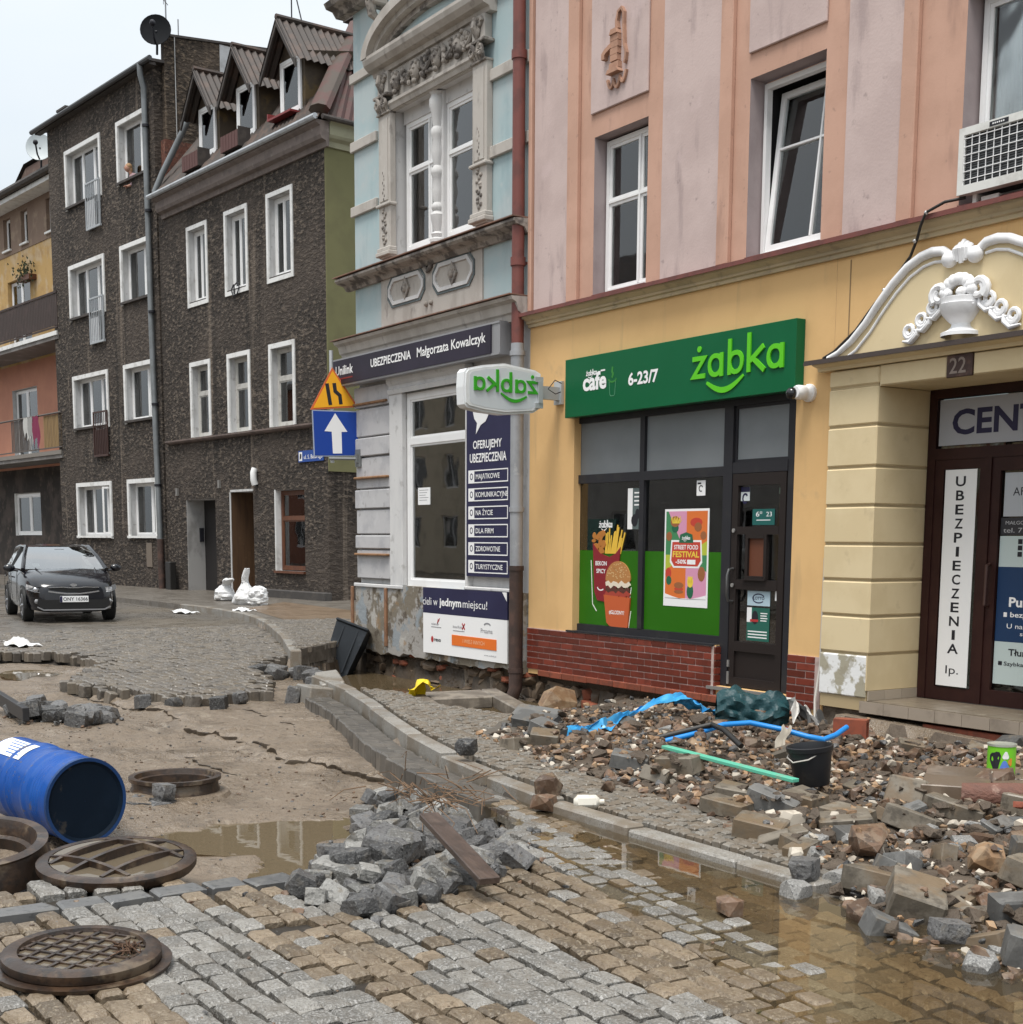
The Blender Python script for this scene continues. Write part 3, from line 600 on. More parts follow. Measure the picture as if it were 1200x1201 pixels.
for (x, z, rx, rz, ci) in ((-11.60, 1.86, .08, .06, 7), (-11.6, 1.79, .06, .05, 5), (-11.25, 1.85, .10, .05, 4), (-11.22, 1.80, .06, .05, 7), (-11.70, 1.70, .05, .05, 7), (-11.13, 1.71, .05, .045, 7), (-11.70, 1.30, .05, .06, 4), (-11.69, 1.22, .045, .05, 5), (-11.15, 1.30, .06, .08, 7), (-11.52, 1.17, .08, .035, 7), (-11.52, 1.13, .075, .025, 4), (-11.52, 1.10, .08, .02, 7), (-11.33, 1.21, .05, .06, 6), (-11.33, 1.11, .055, .08, 5)):
    m.prism(ell(x, z, rx, rz, 12), VQ+.0031, VQ+.0038+.00005*ci, ci)
for i in range(12): stroke(m, [(-11.64+.01*i, 1.84), (-11.67+.016*i, 1.9+.02*sin(i*2.1))], .010, VQ+.0039, VQ+.0042, 6)
for i in range(8): stroke(m, [(-11.36+.008*i, 1.2), (-11.37+.011*i, 1.26+.015*sin(i*2.1))], .010, VQ+.0039, VQ+.0042, 6)
m.build('food_print', cols, t)
MB(FG).prism([(px0, 1.03)] + [(px0+(px1-px0)*i/10, 1.075-.05*sin(pi*i/10)) for i in range(11)] + [(px1, 1.03)], VQ+.003, VQ+.0044).build('white_foot', WPRINT, t)
STK = FZ
# ---------------------------------------------------------------- green fascia sign
sg = thing('shop_fascia', 'long green fascia sign with lime shop name above the shop window', 'sign', FZ(-11.6, 0, 3.08))
MB(FZ).box(-13.49, -9.71, .001, .12, 3.078, 3.745, 0, .004).build('sign_box', SIGNG, sg)
m = MB(FZ); zabka_word(m, -11.20, -9.83, 3.305, .235, .121, .132); m.build('lettering', LIME, sg)
m = MB(FZ); text(m, 'cafe', -13.13, -12.68, 3.355, .20, .124, bold=.035); m.box(-12.79, -12.71, .1215, .124, 3.55, 3.567); zabka_word(m, -13.07, -12.86, 3.522, .042, .121, .123); m.build('cafe_lettering', WPRINT, sg)
m = MB(FZ); text(m, '6-23/7', -12.28, -11.76, 3.345, .135, .124, bold=.03); m.build('hours_lettering', WPRINT, sg)
m = MB(FZ); stroke(m, [(-12.63, 3.42), (-12.615, 3.28), (-12.60, 3.262), (-12.54, 3.262), (-12.525, 3.28), (-12.51, 3.42)], .008, .121, .1225, 0); stroke(m, ell(-12.57, 3.45, .07, .035, 8, pi, 2*pi), .02, .121, .1225, 1); stroke(m, [(-12.58, 3.46), (-12.56, 3.50), (-12.58, 3.53), (-12.57, 3.58)], .03, .121, .1222, 1); m.build('cup_emblem', [pr('dim_mint', (.08, .25, .14)), pr('leaf_mid', (.03, .20, .03))], sg)
# security camera
t = thing('security_camera', 'white dome security camera at the right end of the fascia sign', 'camera', FZ(-9.62, .0, 3.08))
MB(FZ).lathe([(.001, 0), (.085, 0), (.085, .03), (.06, .06), (.055, .09), (.001, .09)], (-9.62, .0, 3.05), 14, axis='y').build('mount', WPRINT, t)
MB(FZ).lathe([(.001, 0), (.06, 0), (.068, .02), (.068, .10), (.055, .13), (.001, .13)], (-9.63, .06, 3.05), 14, axis='y').build('housing', WPRINT, t)
MB(FZ).ball((-9.665, .20, 3.04), .058, 12, 8).build('lens_dome', M('black_gloss', (.01, .01, .012), .08, spec=.6), t)
# bracket sign, seen from its back
FXs = Frame((-13.746, DY, 0), (0, -1, 0), (1, 0, 0))        # u = distance out from the wall, v = towards the camera
t = thing('bracket_sign', 'rounded white box sign with green shop name on wall bracket', 'sign', FXs(0, 0, 3.1))
def boxy(s): return [(.335, 3.20), (.345, 3.59), (.42, 3.625), (.85, 3.675), (1.15, 3.635), (1.36, 3.585), (1.395, 3.545), (1.405, 3.38), (1.395, 3.185), (1.355, 3.15), (1.15, 3.115), (.85, 3.095), (.45, 3.135)]
p_ = boxy(0); cxx, czz = .87, 3.385
sc_ = lambda k: [(cxx+(x-cxx)*k, czz+(z-czz)*(k-.06 if k < 1 else k)) for x, z in p_]
WSH = M('sign_white', (.72, .74, .75), .3, [((.55, .57, .57), 3, .5, .7, .5)])
m = MB(FXs).prism(sc_(1), -.09, .07, 0); m.prism(sc_(.965), .07, .09, 0); m.build('sign_box', WSH, t)
m = MB(FXs).prism(sc_(.88), .0902, .092); m.build('face', M('sign_face', (.60, .64, .67), .25), t)
m = MB(FXs); zabka_word(m, .405, 1.30, 3.345, .155, .093, .105); m.build('lettering', M('green_letters', (.04, .36, .02), .4), t)
# (mirrored reading comes from viewing it along the street)
MB(FXs).box(.04, .335, -.05, .03, 3.31, 3.46).box(.005, .04, -.09, .07, 3.26, 3.53).build('bracket', M('galvanised', (.48, .50, .51), .45, metal=.3), t)
m = MB(FXs)
for z in (3.22, 3.52): m.box(.33, .44, .09, .11, z-.03, z+.03)
m.box(.34, .40, .09, .12, 3.25, 3.5); m.build('hinge', M('galvanised', (.48, .50, .51), .45, metal=.3), t)
MB(FXs).sweep([(.05, .08, 3.5), (.15, .09, 3.53), (.25, .09, 3.42), (.14, .09, 3.37), (.06, .08, 3.40)], .006, 6).build('cable', KPRINT, t)
# ---------------------------------------------------------------- cream portal
po = MB(FZ); gz = [.20, .62, .97, 1.30, 1.63, 1.98, 2.33, 2.70, 3.05, 3.22]
for L_, R2 in ((-9.32, -8.72), (-6.96, -6.36)):
    for i in range(1, len(gz)-1): MB(FZ).box(L_, R2, -.66, .06, gz[i]+.011, gz[i+1]-.011, 0, .012).build('rusticated_block', CREAM, pink)
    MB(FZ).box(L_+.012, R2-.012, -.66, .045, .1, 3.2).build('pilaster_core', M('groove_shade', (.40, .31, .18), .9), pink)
PEEL = M('peeling_plaster', (.36, .33, .25), .9, [((.74, .74, .73), 2.6, .47, .52, 1.0), ((.30, .27, .2), 9, .55, .65, .6)], [(30, .4, .006), (2.6, .5, .01)])
MB(FZ).box(-9.32, -8.735, -.02, .062, .22, .609, 0, .012).build('peeling_block', PEEL, pink)
MB(FZ).box(-8.735, -8.722, -.66, .058, .29, .609).build('reveal_block', CREAM, pink)
for i in range(3): MB(FZ).box(-8.722, -8.708, -.63+i*.225, -.63+i*.225+.22, .198, .285).build('skirting_tile', M('beige_tile', (.40, .34, .27), .35, tone=.1), pink)
mb = MB(FZ).box(-8.72, -6.96, -.66, .045, 3.035, 3.215); mb.build('lintel', CREAM, pink)
for a, b in ((-8.70, -7.975), (-7.695, -6.98)): MB(FZ).box(a, b, .045, .062, 3.04, 3.21, 0, .006).build('lintel_block', CREAM, pink)
t = thing('house_number', 'rusty square house number plate 22 above the doorway', 'sign', FZ(-7.83, .05, 3.04))
MB(FZ).box(-7.965, -7.70, .046, .075, 3.03, 3.215, 0, .006).build('plate', M('rusty_plate', (.055, .03, .025), .6, [((.13, .07, .05), 9, .5, .65, .6)]), t)
m = MB(FZ); text(m, '22', -7.93, -7.76, 3.06, .13, .078, bold=.01); m.build('numerals', M('worn_numeral', (.25, .2, .17), .6), t)
mb = MB(FZ).profile([(0, 3.22), (.09, 3.22), (.10, 3.25), (.17, 3.27), (.18, 3.295), (0, 3.30)], -9.44, -6.24); mb.build('portal_ledge', CREAM, pink)
MB(FZ).box(-9.52, -6.16, 0, .20, 3.3, 3.318).box(-9.52, -6.16, .19, .205, 3.275, 3.3).build('ledge_flashing', M('dark_flashing', (.06, .045, .04), .5), pink)
# pediment
PC = -7.84
half = [(1.50, 3.335), (1.38, 3.37), (1.22, 3.46), (1.05, 3.60), (.90, 3.76), (.75, 3.90), (.60, 4.01), (.45, 4.075), (.33, 4.095), (.22, 4.085), (.13, 4.03)]
poly = [(PC-a, z) for a, z in half] + [(PC, 3.99)] + [(PC+a, z) for a, z in half[::-1]]
mb = MB(FZ).prism(poly, .0, .055); mb.build('pediment_panel', CREAM, pink)
for s_ in (-1, 1):
    MB(FZ).sweep([(PC+s_*a, .07, z) for a, z in half], [.022, .025, .03, .034, .036, .038, .039, .041, .043, .041, .035], 10).sweep([(PC+s_*(a*.955-.0), .06, z-.085+.02*(a > 1.3)) for a, z in half[1:-1]], .014, 8).build('scroll_moulding', WHITEP, pink)
m = MB(FZ).ball((PC-.13, .09, 4.0), .07, 10, 8).ball((PC+.13, .09, 4.0), .07, 10, 8)
for i in range(-2, 3): m.sweep([(PC+i*.035, .07, 4.13-abs(i)*.02), (PC+i*.032, .125-.01*abs(i), 4.06), (PC+i*.03, .10, 3.95+abs(i)*.015)], [.025, .03, .022], 8)
m.build('ribbon_knot', WHITEP, pink)
m = MB(FZ)
prof = [(.17, 0), (.17, .03), (.12, .05), (.09, .075), (.085, .10), (.12, .13), (.165, .18), (.185, .235), (.19, .26), (.175, .265), (.18, .31), (.165, .315)]
m.lathe([(r, h) for r, h in prof], (PC, .055, 3.36), 18, arc=(0.0, pi))
for i in range(7): m.ball((PC-.15+.05*i, .19-.02*abs(i-3), 3.60), (.024, .018, .02), 8, 6)
m.build('urn', WHITEP, pink)
m = MB(FZ)
rr = random.Random(8)
for i in range(9): a_ = pi*i/8; m.ball((PC+.13*cos(a_), .12, 3.72+.10*sin(a_)), (.06, .05, .055), 8, 6)
for s_ in (-1, 1): m.ball((PC+s_*.07, .17, 3.70), .045, 8, 6)
def curl(m, cx_, cz_, r, v, s_, turns=1.25, th=.035, start=0.):
    n = 16; m.sweep([(cx_+s_*r*(1-.55*i/n)*cos(start+turns*2*pi*i/n), v, cz_+r*(1-.55*i/n)*sin(start+turns*2*pi*i/n)) for i in range(n+1)], [th*(1-.25*i/n) for i in range(n+1)], 7)
for s_ in (-1, 1): curl(m, PC+s_*.20, 3.72, .085, .11, s_, 1.3, .035, -.9)
m.build('flower_bunch', WHITEP, pink)
for s_ in (-1, 1):
    m = MB(FZ)
    for (dx, z, r) in ((.285, 3.62, .075), (.40, 3.535, .08), (.53, 3.455, .08)):
        curl(m, PC+s_*dx, z+.01, r*.8, .085, s_, 1.45, .024, pi*1.1); m.sweep([(PC+s_*(dx-.10), .08, z+.05), (PC+s_*(dx-.085), .09, z-.03), (PC+s_*(dx-.02), .09, z-.085), (PC+s_*(dx+.07), .085, z-.07)], [.014, .03, .032, .014], 8, flat=.7)
    m.build('swag_scroll', WHITEP, pink)
# entrance door set back in the portal
VD = -.62
BRN = M('brown_upvc', (.026, .009, .008), .45, [((.04, .015, .012), 4, .45, .6, .5)], spec=.25)
ed = MB(FZ)
ed.box(-8.71, -8.62, VD-.08, VD, .2, 3.035).box(-7.05, -6.97, VD-.08, VD, .2, 3.035).box(-8.62, -7.05, VD-.08, VD, 2.95, 3.035).box(-8.62, -7.05, VD-.08, VD, 2.40, 2.50)
ed.box(-8.06, -7.99, VD-.08, VD+.005, .2, 2.4).box(-8.62, -8.06, VD-.07, VD-.01, .2, .32).box(-8.62, -8.06, VD-.07, VD-.01, 2.31, 2.4).box(-8.62, -8.52, VD-.07, VD-.01, .32, 2.31).box(-8.12, -8.06, VD-.07, VD-.01, .32, 2.31)
ed.box(-7.99, -7.90, VD-.07, VD-.01, .2, 2.4).box(-7.14, -7.05, VD-.07, VD-.01, .2, 2.4).box(-7.90, -7.14, VD-.07, VD-.01, .2, .34).box(-7.90, -7.14, VD-.07, VD-.01, 2.28, 2.4)
ed = ed.build('entrance_door', BRN, pink)
MB(FZ).box(-8.52, -8.12, VD-.05, VD-.04, .32, 2.31).build('pane', GLASSD, ed); MB(FZ).box(-7.90, -7.14, VD-.05, VD-.04, .34, 2.28).build('pane', GLASSD, ed); MB(FZ).box(-8.62, -7.05, VD-.05, VD-.04, 2.5, 2.95).build('pane', GLASSD, ed)
MB(FZ).box(-8.7, -7.0, VD-1.2, VD-1.1, .1, 3.1).build('hall', DARK, ed)
MB(FZ).sweep([(-7.96, VD, 1.46), (-7.95, VD+.05, 1.45), (-7.95, VD+.055, 1.10), (-7.96, VD, 1.09)], .015, 8).build('door_handle', M('brown_handle', (.06, .03, .025), .4), ed)
# boards on the entrance door
t = sticker('transom_board', 'grey board with large navy lettering above the entrance door', 'sign', -8.585, -7.09, 2.525, 2.935, VD+.001, M('board_grey', (.36, .37, .40), .5))
m = MB(FZ); text(m, 'CENT', -8.44, -7.50, 2.615, .225, VD+.004, bold=.028); m.build('lettering', NAVY, t)
t = sticker('vertical_sign', 'tall narrow white sign with stacked black letters on the entrance door', 'sign', -8.49, -8.14, .335, 2.305, VD+.001, WPRINT)
m = MB(FZ)
for i, ch in enumerate('UBEZPIECZENIA'):
    z = 2.155-i*.1265; w_ = {'I': .018, 'A': .062, 'N': .055, 'U': .055}.get(ch, .046); text(m, ch, -8.315-w_, -8.315+w_, z, .090, VD+.004, bold=.02)
text(m, 'Ip.', -8.385, -8.24, .45, .075, VD+.004); m.build('lettering', KPRINT, t)
t = sticker('office_sheet', 'pale grey sheet with dark letters on the upper right entrance door glass', 'poster', -7.87, -7.17, 1.88, 2.26, VD-.038, pr('sheet_grey', (.42, .44, .47)))
m = MB(FZ); text(m, 'AF', -7.78, -7.66, 2.06, .07, VD-.035); m.build('lettering', KPRINT, t)
t = sticker('phone_strip', 'dark strip with a white phone number across the entrance door glass', 'sign', -7.89, -7.15, 1.72, 1.87, VD-.038, pr('strip_dark', (.03, .03, .035)))
m = MB(FZ); text(m, 'MAŁGORZATA', -7.84, -7.46, 1.81, .03, VD-.035); text(m, 'tel. 77 43', -7.86, -7.50, 1.74, .04, VD-.035); m.build('lettering', pr('grey_letters', (.45, .45, .46)), t)
t = sticker('office_poster', 'blue and white service poster on the lower right entrance door glass', 'poster', -7.89, -7.15, .40, 1.71, VD-.038, pr('poster_pale', (.48, .56, .55)))
MB(FZ).box(-7.89, -7.15, VD-.0358, VD-.035, .78, 1.44).build('blue_field', M('poster_blue', (.008, .035, .10), .5), t)
m = MB(FZ)
for i in range(3):
    for j in range(3): m.box(-7.70+i*.06, -7.655+i*.06, VD-.0358, VD-.034, 1.53+j*.055, 1.573+j*.055)
text(m, 'Tłum', -7.74, -7.52, .66, .06, VD-.034, bold=.02); text(m, 'Szybka w', -7.78, -7.50, .57, .034, VD-.034, bold=.01); m.box(-7.84, -7.80, VD-.0358, VD-.034, .57, .605); m.build('dark_lettering', KPRINT, t)
m = MB(FZ); text(m, 'Pun', -7.76, -7.55, 1.09, .085, VD-.034, bold=.03); text(m, 'bezpie', -7.74, -7.50, 1.0, .045, VD-.034, bold=.015); text(m, 'U nas za', -7.77, -7.47, .90, .042, VD-.034); text(m, 'swo', -7.63, -7.48, .84, .035, VD-.034); m.box(-7.81, -7.775, VD-.0348, VD-.034, 1.0, 1.04); m.build('white_lettering', WPRINT, t)
# step
TILE = M('step_tile', (.30, .25, .20), .4, [((.17, .14, .11), 3, .45, .65, .7)], [(30, .1, .002)], tone=.12)
st = MB(FZ).box(-8.79, -5.9, -.62, .055, .08, .192).build('entrance_step', M('wet_screed', (.19, .155, .115), .3, [((.11, .09, .065), 2, .42, .62, .8), ((.30, .26, .2), 4, .6, .7, .5)], rough2=.6), pink)
for i in range(10): MB(FZ).box(-8.79+i*.29, -8.79+i*.29+.285, .056, .066, .085, .190).build('riser_tile', TILE, st)
# tile on the step top (large pale ones)
for i in range(6):
    for j in range(2): MB(FZ).box(-8.70+i*.32, -8.70+i*.32+.315, -.60+j*.32, -.60+j*.32+.315, .1925, .197).build('step_tile', M('wet_screed', (.19, .155, .115), .3), st)
# ---------------------------------------------------------------- air conditioner
t = thing('air_conditioner', 'white window air conditioner with wire grille on the ledge at top right', 'air conditioner', FZ(-7.5, 0, 4.45))
ACW = M('aged_white', (.66, .66, .63), .45, [((.45, .44, .41), 4, .5, .68, .6)])
MB(FZ).box(-7.88, -7.10, -.45, .09, 4.515, 5.0).build('casing', M('dark_case', (.03, .03, .032), .5), t)
m = MB(FZ).box(-7.90, -7.08, .04, .13, 4.955, 5.015).box(-7.90, -7.08, .04, .13, 4.49, 4.56).box(-7.90, -7.85, .04, .13, 4.56, 4.955).box(-7.13, -7.08, .04, .13, 4.56, 4.955); m.build('front_frame', ACW, t)
m = MB(FZ)
for i in range(11): m.box(-7.85+i*.072, -7.845+i*.072, .115, .122, 4.56, 4.955)
for j in range(6): m.box(-7.85, -7.13, .118, .124, 4.60+j*.065, 4.606+j*.065)
m.build('wire_grille', WPRINT, t)
m = MB(FZ)
for j in range(20): m.box(-7.85, -7.13, .092, .10, 4.565+j*.019, 4.575+j*.019)
m.build('fins', M('fin_grey', (.10, .105, .11), .4, metal=.5), t)
m = MB(FZ).box(-7.60, -7.42, .131, .134, 4.965, 5.0); m.build('badge', KPRINT, t); m = MB(FZ); [m.box(-7.57+i*.02, -7.558+i*.02, .135, .136, 4.976, 4.988) for i in range(6)]; m.build('badge_lettering', WPRINT, t)
MB(FZ).box(-7.80, -7.76, -.1, .05, 4.40, 4.49).box(-7.25, -7.21, -.1, .05, 4.40, 4.49).box(-7.72, -7.55, -.1, .04, 4.41, 4.46).build('feet', ACW, t)
t = thing('drain_hose', 'thin dark hose from the air conditioner down over the cornice and pediment', 'hose', FZ(-8.4, .1, 4.2))
MB(FZ).sweep([(-7.86, .06, 4.48), (-8.0, .15, 4.46), (-8.16, .19, 4.40), (-8.22, .18, 4.30), (-8.32, .10, 4.22), (-8.42, .06, 4.10), (-8.62, .03, 3.94), (-8.85, .025, 3.75), (-9.05, .025, 3.56), (-9.3, .03, 3.40), (-9.44, .03, 3.35)], .013, 7).build('tube', M('hose_black', (.02, .018, .016), .5), t)
for p in ((-8.16, .185, 4.40), (-8.34, .105, 4.21), (-8.72, .04, 3.865)): MB(FZ).ball(p, .019, 8, 6).build('clip', ALU, t)
# ================================================================ blue townhouse
BLUEP = M('blue_plaster', (.355, .455, .475), .85, [((.43, .47, .475), 1.2, .42, .62, .6), ((.24, .34, .37), 3, .5, .68, .5, (1, 1, .3)), ((.45, .48, .48), 5, .56, .7, .5)], [(40, .25, .004), (5, .15, .006)])
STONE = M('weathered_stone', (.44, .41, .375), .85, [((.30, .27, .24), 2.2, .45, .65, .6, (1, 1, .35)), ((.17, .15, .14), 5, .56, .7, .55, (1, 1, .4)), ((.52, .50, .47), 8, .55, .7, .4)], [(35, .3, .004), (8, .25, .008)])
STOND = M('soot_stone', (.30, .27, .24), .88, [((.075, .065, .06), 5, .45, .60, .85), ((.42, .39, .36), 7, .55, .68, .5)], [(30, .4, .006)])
PALEP = M('pale_painted_plaster', (.58, .575, .57), .8, [((.45, .45, .46), 2.5, .45, .65, .6, (1, 1, .4)), ((.30, .29, .28), 6, .58, .7, .5)], [(40, .2, .004), (6, .15, .006)])
RUSTIC = M('lilac_grey_block', (.46, .455, .462), .8, [((.33, .33, .35), 3, .45, .65, .6), ((.24, .23, .23), 7, .6, .7, .6), ((.56, .56, .57), 4, .58, .7, .4)], [(40, .25, .004)])
TERRA = M('terracotta_flashing', (.22, .12, .085), .7, [((.13, .09, .075), 5, .45, .62, .6)])
COPPER = M('copper_rod', (.30, .16, .09), .5, [((.16, .09, .06), 9, .45, .62, .6)], metal=.2)
OLDBASE = M('crumbling_base', (.31, .295, .275), .95, [((.17, .145, .11), 1.6, .49, .53, .95), ((.22, .27, .31), 2.6, .56, .60, .6), ((.09, .07, .05), 4.5, .57, .64, .9), ((.48, .46, .43), 3.2, .60, .66, .7), ((.26, .17, .09), 3.5, .63, .69, .7)], [(22, .5, .012), (1.6, .8, .03), (5, .5, .015)])
BL, BR_ = -19.15, -14.42
blue = thing('blue_townhouse', 'narrow pale blue townhouse with carved stone window surround and insurance shop below', 'building', (-16.8, DY, 0))
mb = MB(FZ); HB = [(-17.90, -15.58, 5.60, 7.62, .22)]
wall(mb, BL, BR_, 4.5, 12.0, HB, 0, 0, 1)
mb.quad((BL, 0, 4.5), (BL, -6, 4.5), (BL, -6, 12), (BL, 0, 12)); mb.quad((BR_, 0, 4.5), (BR_, -6, 4.5), (BR_, -6, 12), (BR_, 0, 12)); mb.quad((BL, -6, 12), (BR_, -6, 12), (BR_, 0, 12), (BL, 0, 12)); mb.quad((BL, -6, 4.5), (BR_, -6, 4.5), (BR_, -6, 12), (BL, -6, 12))
mb.build('upper_wall', [BLUEP, PALEP], blue)
mb = MB(FZ); wall(mb, BL+.04, BR_, .96, 4.55, [(-17.6, -15.87, .97, 3.72, .1)], -.03, 0)
mb.quad((BL+.04, -.03, -.1), (BL+.04, -6, -.1), (BL+.04, -6, 4.55), (BL+.04, -.03, 4.55)); mb.quad((BR_, -.03, -.1), (BR_, -6, -.1), (BR_, -6, 4.55), (BR_, -.03, 4.55))
mb.build('ground_wall', PALEP, blue)
# stone string bands on the blue plaster
for z0, z1 in ((6.41, 6.55), (7.33, 7.47), (8.29, 8.42)):
    for a, b in ((BL-.05, -18.38), (-15.45, BR_)): MB(FZ).box(a, b, 0, .05, z0, z1, 0, .008).build('stone_band', STONE, blue)
# floor ledges
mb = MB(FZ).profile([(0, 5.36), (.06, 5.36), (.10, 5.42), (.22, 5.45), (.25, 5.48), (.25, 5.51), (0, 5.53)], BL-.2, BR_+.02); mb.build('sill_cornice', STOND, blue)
MB(FZ).box(BL-.24, BR_, 0, .27, 5.532, 5.546).build('cornice_flashing', TERRA, blue)
mb = MB(FZ).profile([(0, 4.33), (.12, 4.33), (.14, 4.41), (.17, 4.43), (.20, 4.53), (.26, 4.56), (.28, 4.60), (0, 4.61)], BL-.22, BR_+.0); mb.build('shop_cornice', STONE, blue)
MB(FZ).box(BL-.27, BR_, 0, .31, 4.612, 4.626).build('cornice_flashing', TERRA, blue)
# panel under the window with two framed fields
MB(FZ).box(-18.28, -15.5, 0, .025, 4.62, 5.38).build('apron_panel', STONE, blue)
for a, b in ((-18.05, -16.99), (-16.75, -15.69)):
    c, d, k = 4.95, 5.36, .12
    oc = [(a+k, c), (b-k, c), (b, c+k), (b, d-k), (b-k, d), (a+k, d), (a, d-k), (a, c+k)]
    m = MB(FZ); stroke(m, oc, .03, .025, .04, 0, closed=True); m.build('field_border', M('dark_slate_paint', (.10, .12, .125), .8, [((.22, .26, .27), 6, .5, .65, .6)]), blue)
    m = MB(FZ); stroke(m, [(x+(.045 if x < (a+b)/2 else -.045), z+(.045 if z < 5.15 else -.045)) for x, z in oc], .05, .025, .05, 0, closed=True); m.build('field_moulding', PALEP, blue)
    cx_ = (a+b)/2; m = MB(FZ).prism([(cx_, 5.0), (cx_+.11, 5.155), (cx_, 5.31), (cx_-.11, 5.155)], .025, .06); m.build('lozenge', STOND, blue)
    m = MB(FZ).ball((cx_, .06, 5.155), (.05, .03, .06), 8, 6).ball((cx_+.02, .06, 5.2), (.03, .025, .03), 8, 6); m.build('rosette', STOND, blue)
m = MB(FZ)
for s_ in (-1, 1): m.sweep([(-16.87+s_*.10, .04, 5.42), (-16.87+s_*.07, .05, 5.33), (-16.87, .06, 5.27)], [.03, .035, .02], 7); m.ball((-16.87+s_*.08, .05, 5.40), .035, 8, 6); m.ball((-16.87+s_*.07, .04, 4.86), .035, 8, 6)
m.build('leaf_ornament', STOND, blue)
# window surround: pilasters with capitals, carved frieze, cornice and arch
def pilaster(cx_):
    w = .17; m = MB(FZ).box(cx_-w, cx_+w, .0, .10, 5.64, 7.60, 0, .01).box(cx_-w-.03, cx_+w+.03, .0, .15, 5.66, 5.72, 0, .01).box(cx_-w-.015, cx_+w+.015, 0, .13, 5.72, 5.78, 0, .01).box(cx_-w-.03, cx_+w+.03, 0, .14, 6.34, 6.38, 0, .01).box(cx_-w+.05, cx_+w-.05, .10, .112, 6.42, 7.52)
    m.build('pilaster', STONE, blue)
    m = MB(FZ)
    for s_ in (-1, 1): curl(m, cx_+s_*.10, 7.72, .07, .15, s_, 1.2, .03, pi*.5)
    m.box(cx_-w-.04, cx_+w+.04, 0, .17, 7.80, 7.84, 0, .008); m.box(cx_-w-.01, cx_+w+.01, 0, .13, 7.58, 7.61, 0, .006)
    for i in range(5): m.sweep([(cx_-.12+.06*i, .11, 7.61), (cx_-.13+.065*i, .14, 7.68), (cx_-.14+.07*i, .17, 7.71)], [.025, .03, .02], 6)
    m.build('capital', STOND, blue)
    m = MB(FZ)
    rr = random.Random(int(cx_*100))
    for i in range(14): m.ball((cx_+.05*sin(i*1.9), .10, 5.84+.036*i), (.03+.012*rr.random(), .022, .028), 7, 5)
    for i in range(9): m.ball((cx_+.025*sin(i*2.2), .10, 6.44+.045*i), (.028*(1-i*.08), .02, .03), 7, 5)
    m.build('pilaster_relief', STOND, blue)
    m = MB(FZ).box(cx_-w+.02, cx_+w-.02, 0, .12, 7.84, 8.14, 0, .01); 
    m.build('console_block', STONE, blue)
    m = MB(FZ)
    for s_ in (-1, 1): curl(m, cx_+s_*.06, 8.04, .06, .14, s_, 1.1, .03, 0)
    m.ball((cx_, .14, 7.95), (.07, .04, .09), 8, 6); m.sweep([(cx_, .17, 8.10), (cx_, .18, 7.98), (cx_, .13, 7.86)], [.03, .05, .03], 8); m.build('console_leaf', STOND, blue)
pilaster(-18.02); pilaster(-15.46)
MB(FZ).box(-17.86, -15.62, 0, .06, 7.60, 8.14, 0, .006).build('frieze', STONE, blue)
mb = MB(FZ).profile([(0, 7.61), (.08, 7.61), (.10, 7.66), (.12, 7.68), (.12, 7.72), (.06, 7.74), (0, 7.74)], -17.88, -15.60); mb.build('architrave', STONE, blue)
rr = random.Random(2)
for cx_ in (-17.66, -17.10, -16.53, -15.97):
    m = MB(FZ).ball((cx_, .10, 7.92), (.09, .07, .12), 10, 8).ball((cx_, .16, 7.91), (.022, .03, .035), 6, 5).ball((cx_-.035, .155, 7.95), (.025, .02, .015), 6, 5).ball((cx_+.035, .155, 7.95), (.025, .02, .015), 6, 5).ball((cx_, .15, 7.86), (.035, .02, .012), 6, 5).ball((cx_, .12, 7.80), (.05, .04, .04), 8, 6)
    for s_ in (-1, 1): m.ball((cx_+s_*.09, .09, 7.98), (.045, .04, .06), 7, 5).ball((cx_+s_*.05, .11, 8.03), (.04, .04, .04), 7, 5)
    m.build('mascaron', STOND, blue)
for cx_ in (-17.38, -16.815, -16.245, -15.78):
    m = MB(FZ)
    for i in range(16): m.ball((cx_+rr.uniform(-.12, .12), .07+rr.random()*.04, 7.80+rr.random()*.28), (.035+.02*rr.random(), .03, .03+.015*rr.random()), 7, 5)
    for s_ in (-1, 1): m.sweep([(cx_+s_*.17, .08, 8.08), (cx_+s_*.10, .10, 7.93), (cx_, .11, 7.86)], [.02, .03, .03], 6)
    m.build('garland', STOND, blue)
mb = MB(FZ).profile([(0, 8.14), (.10, 8.14), (.12, 8.19), (.20, 8.21), (.26, 8.27), (.28, 8.33), (.28, 8.37), (0, 8.38)], -18.32, -15.2); mb.build('window_cornice', STONE, blue)
AC_ = -16.80; n = 26
def arch(r0, h0, r1, h1, v1, mat, nm, zc=8.36):
    m = MB(FZ); pts = []
    for i in range(n+1):
        a_ = pi*i/n
        for r, h, v in ((r0, h0, 0), (r0, h0, v1), (r1, h1, v1), (r1, h1, 0)): pts.append((AC_+r*cos(a_), v, zc+h*sin(a_)))
    m.add(pts, [(i*4+j, i*4+(j+1) % 4, i*4+4+(j+1) % 4, i*4+4+j) for i in range(n) for j in range(4)], 0, False); m.build(nm, mat, blue)
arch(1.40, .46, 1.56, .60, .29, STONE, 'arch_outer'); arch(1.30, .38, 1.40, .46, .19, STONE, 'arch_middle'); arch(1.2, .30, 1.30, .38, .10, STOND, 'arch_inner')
MB(FZ).prism(ell(AC_, 8.36, 1.2, .30, 24, 0, pi), 0, .02).build('tympanum', BLUEP, blue)
for a, b in ((BL-.28, -18.4), (-15.3, BR_)): MB(FZ).profile([(0, 9.26), (.14, 9.26), (.2, 9.34), (.30, 9.36), (.34, 9.43), (0, 9.45)], a, b).build('upper_cornice', STOND, blue)
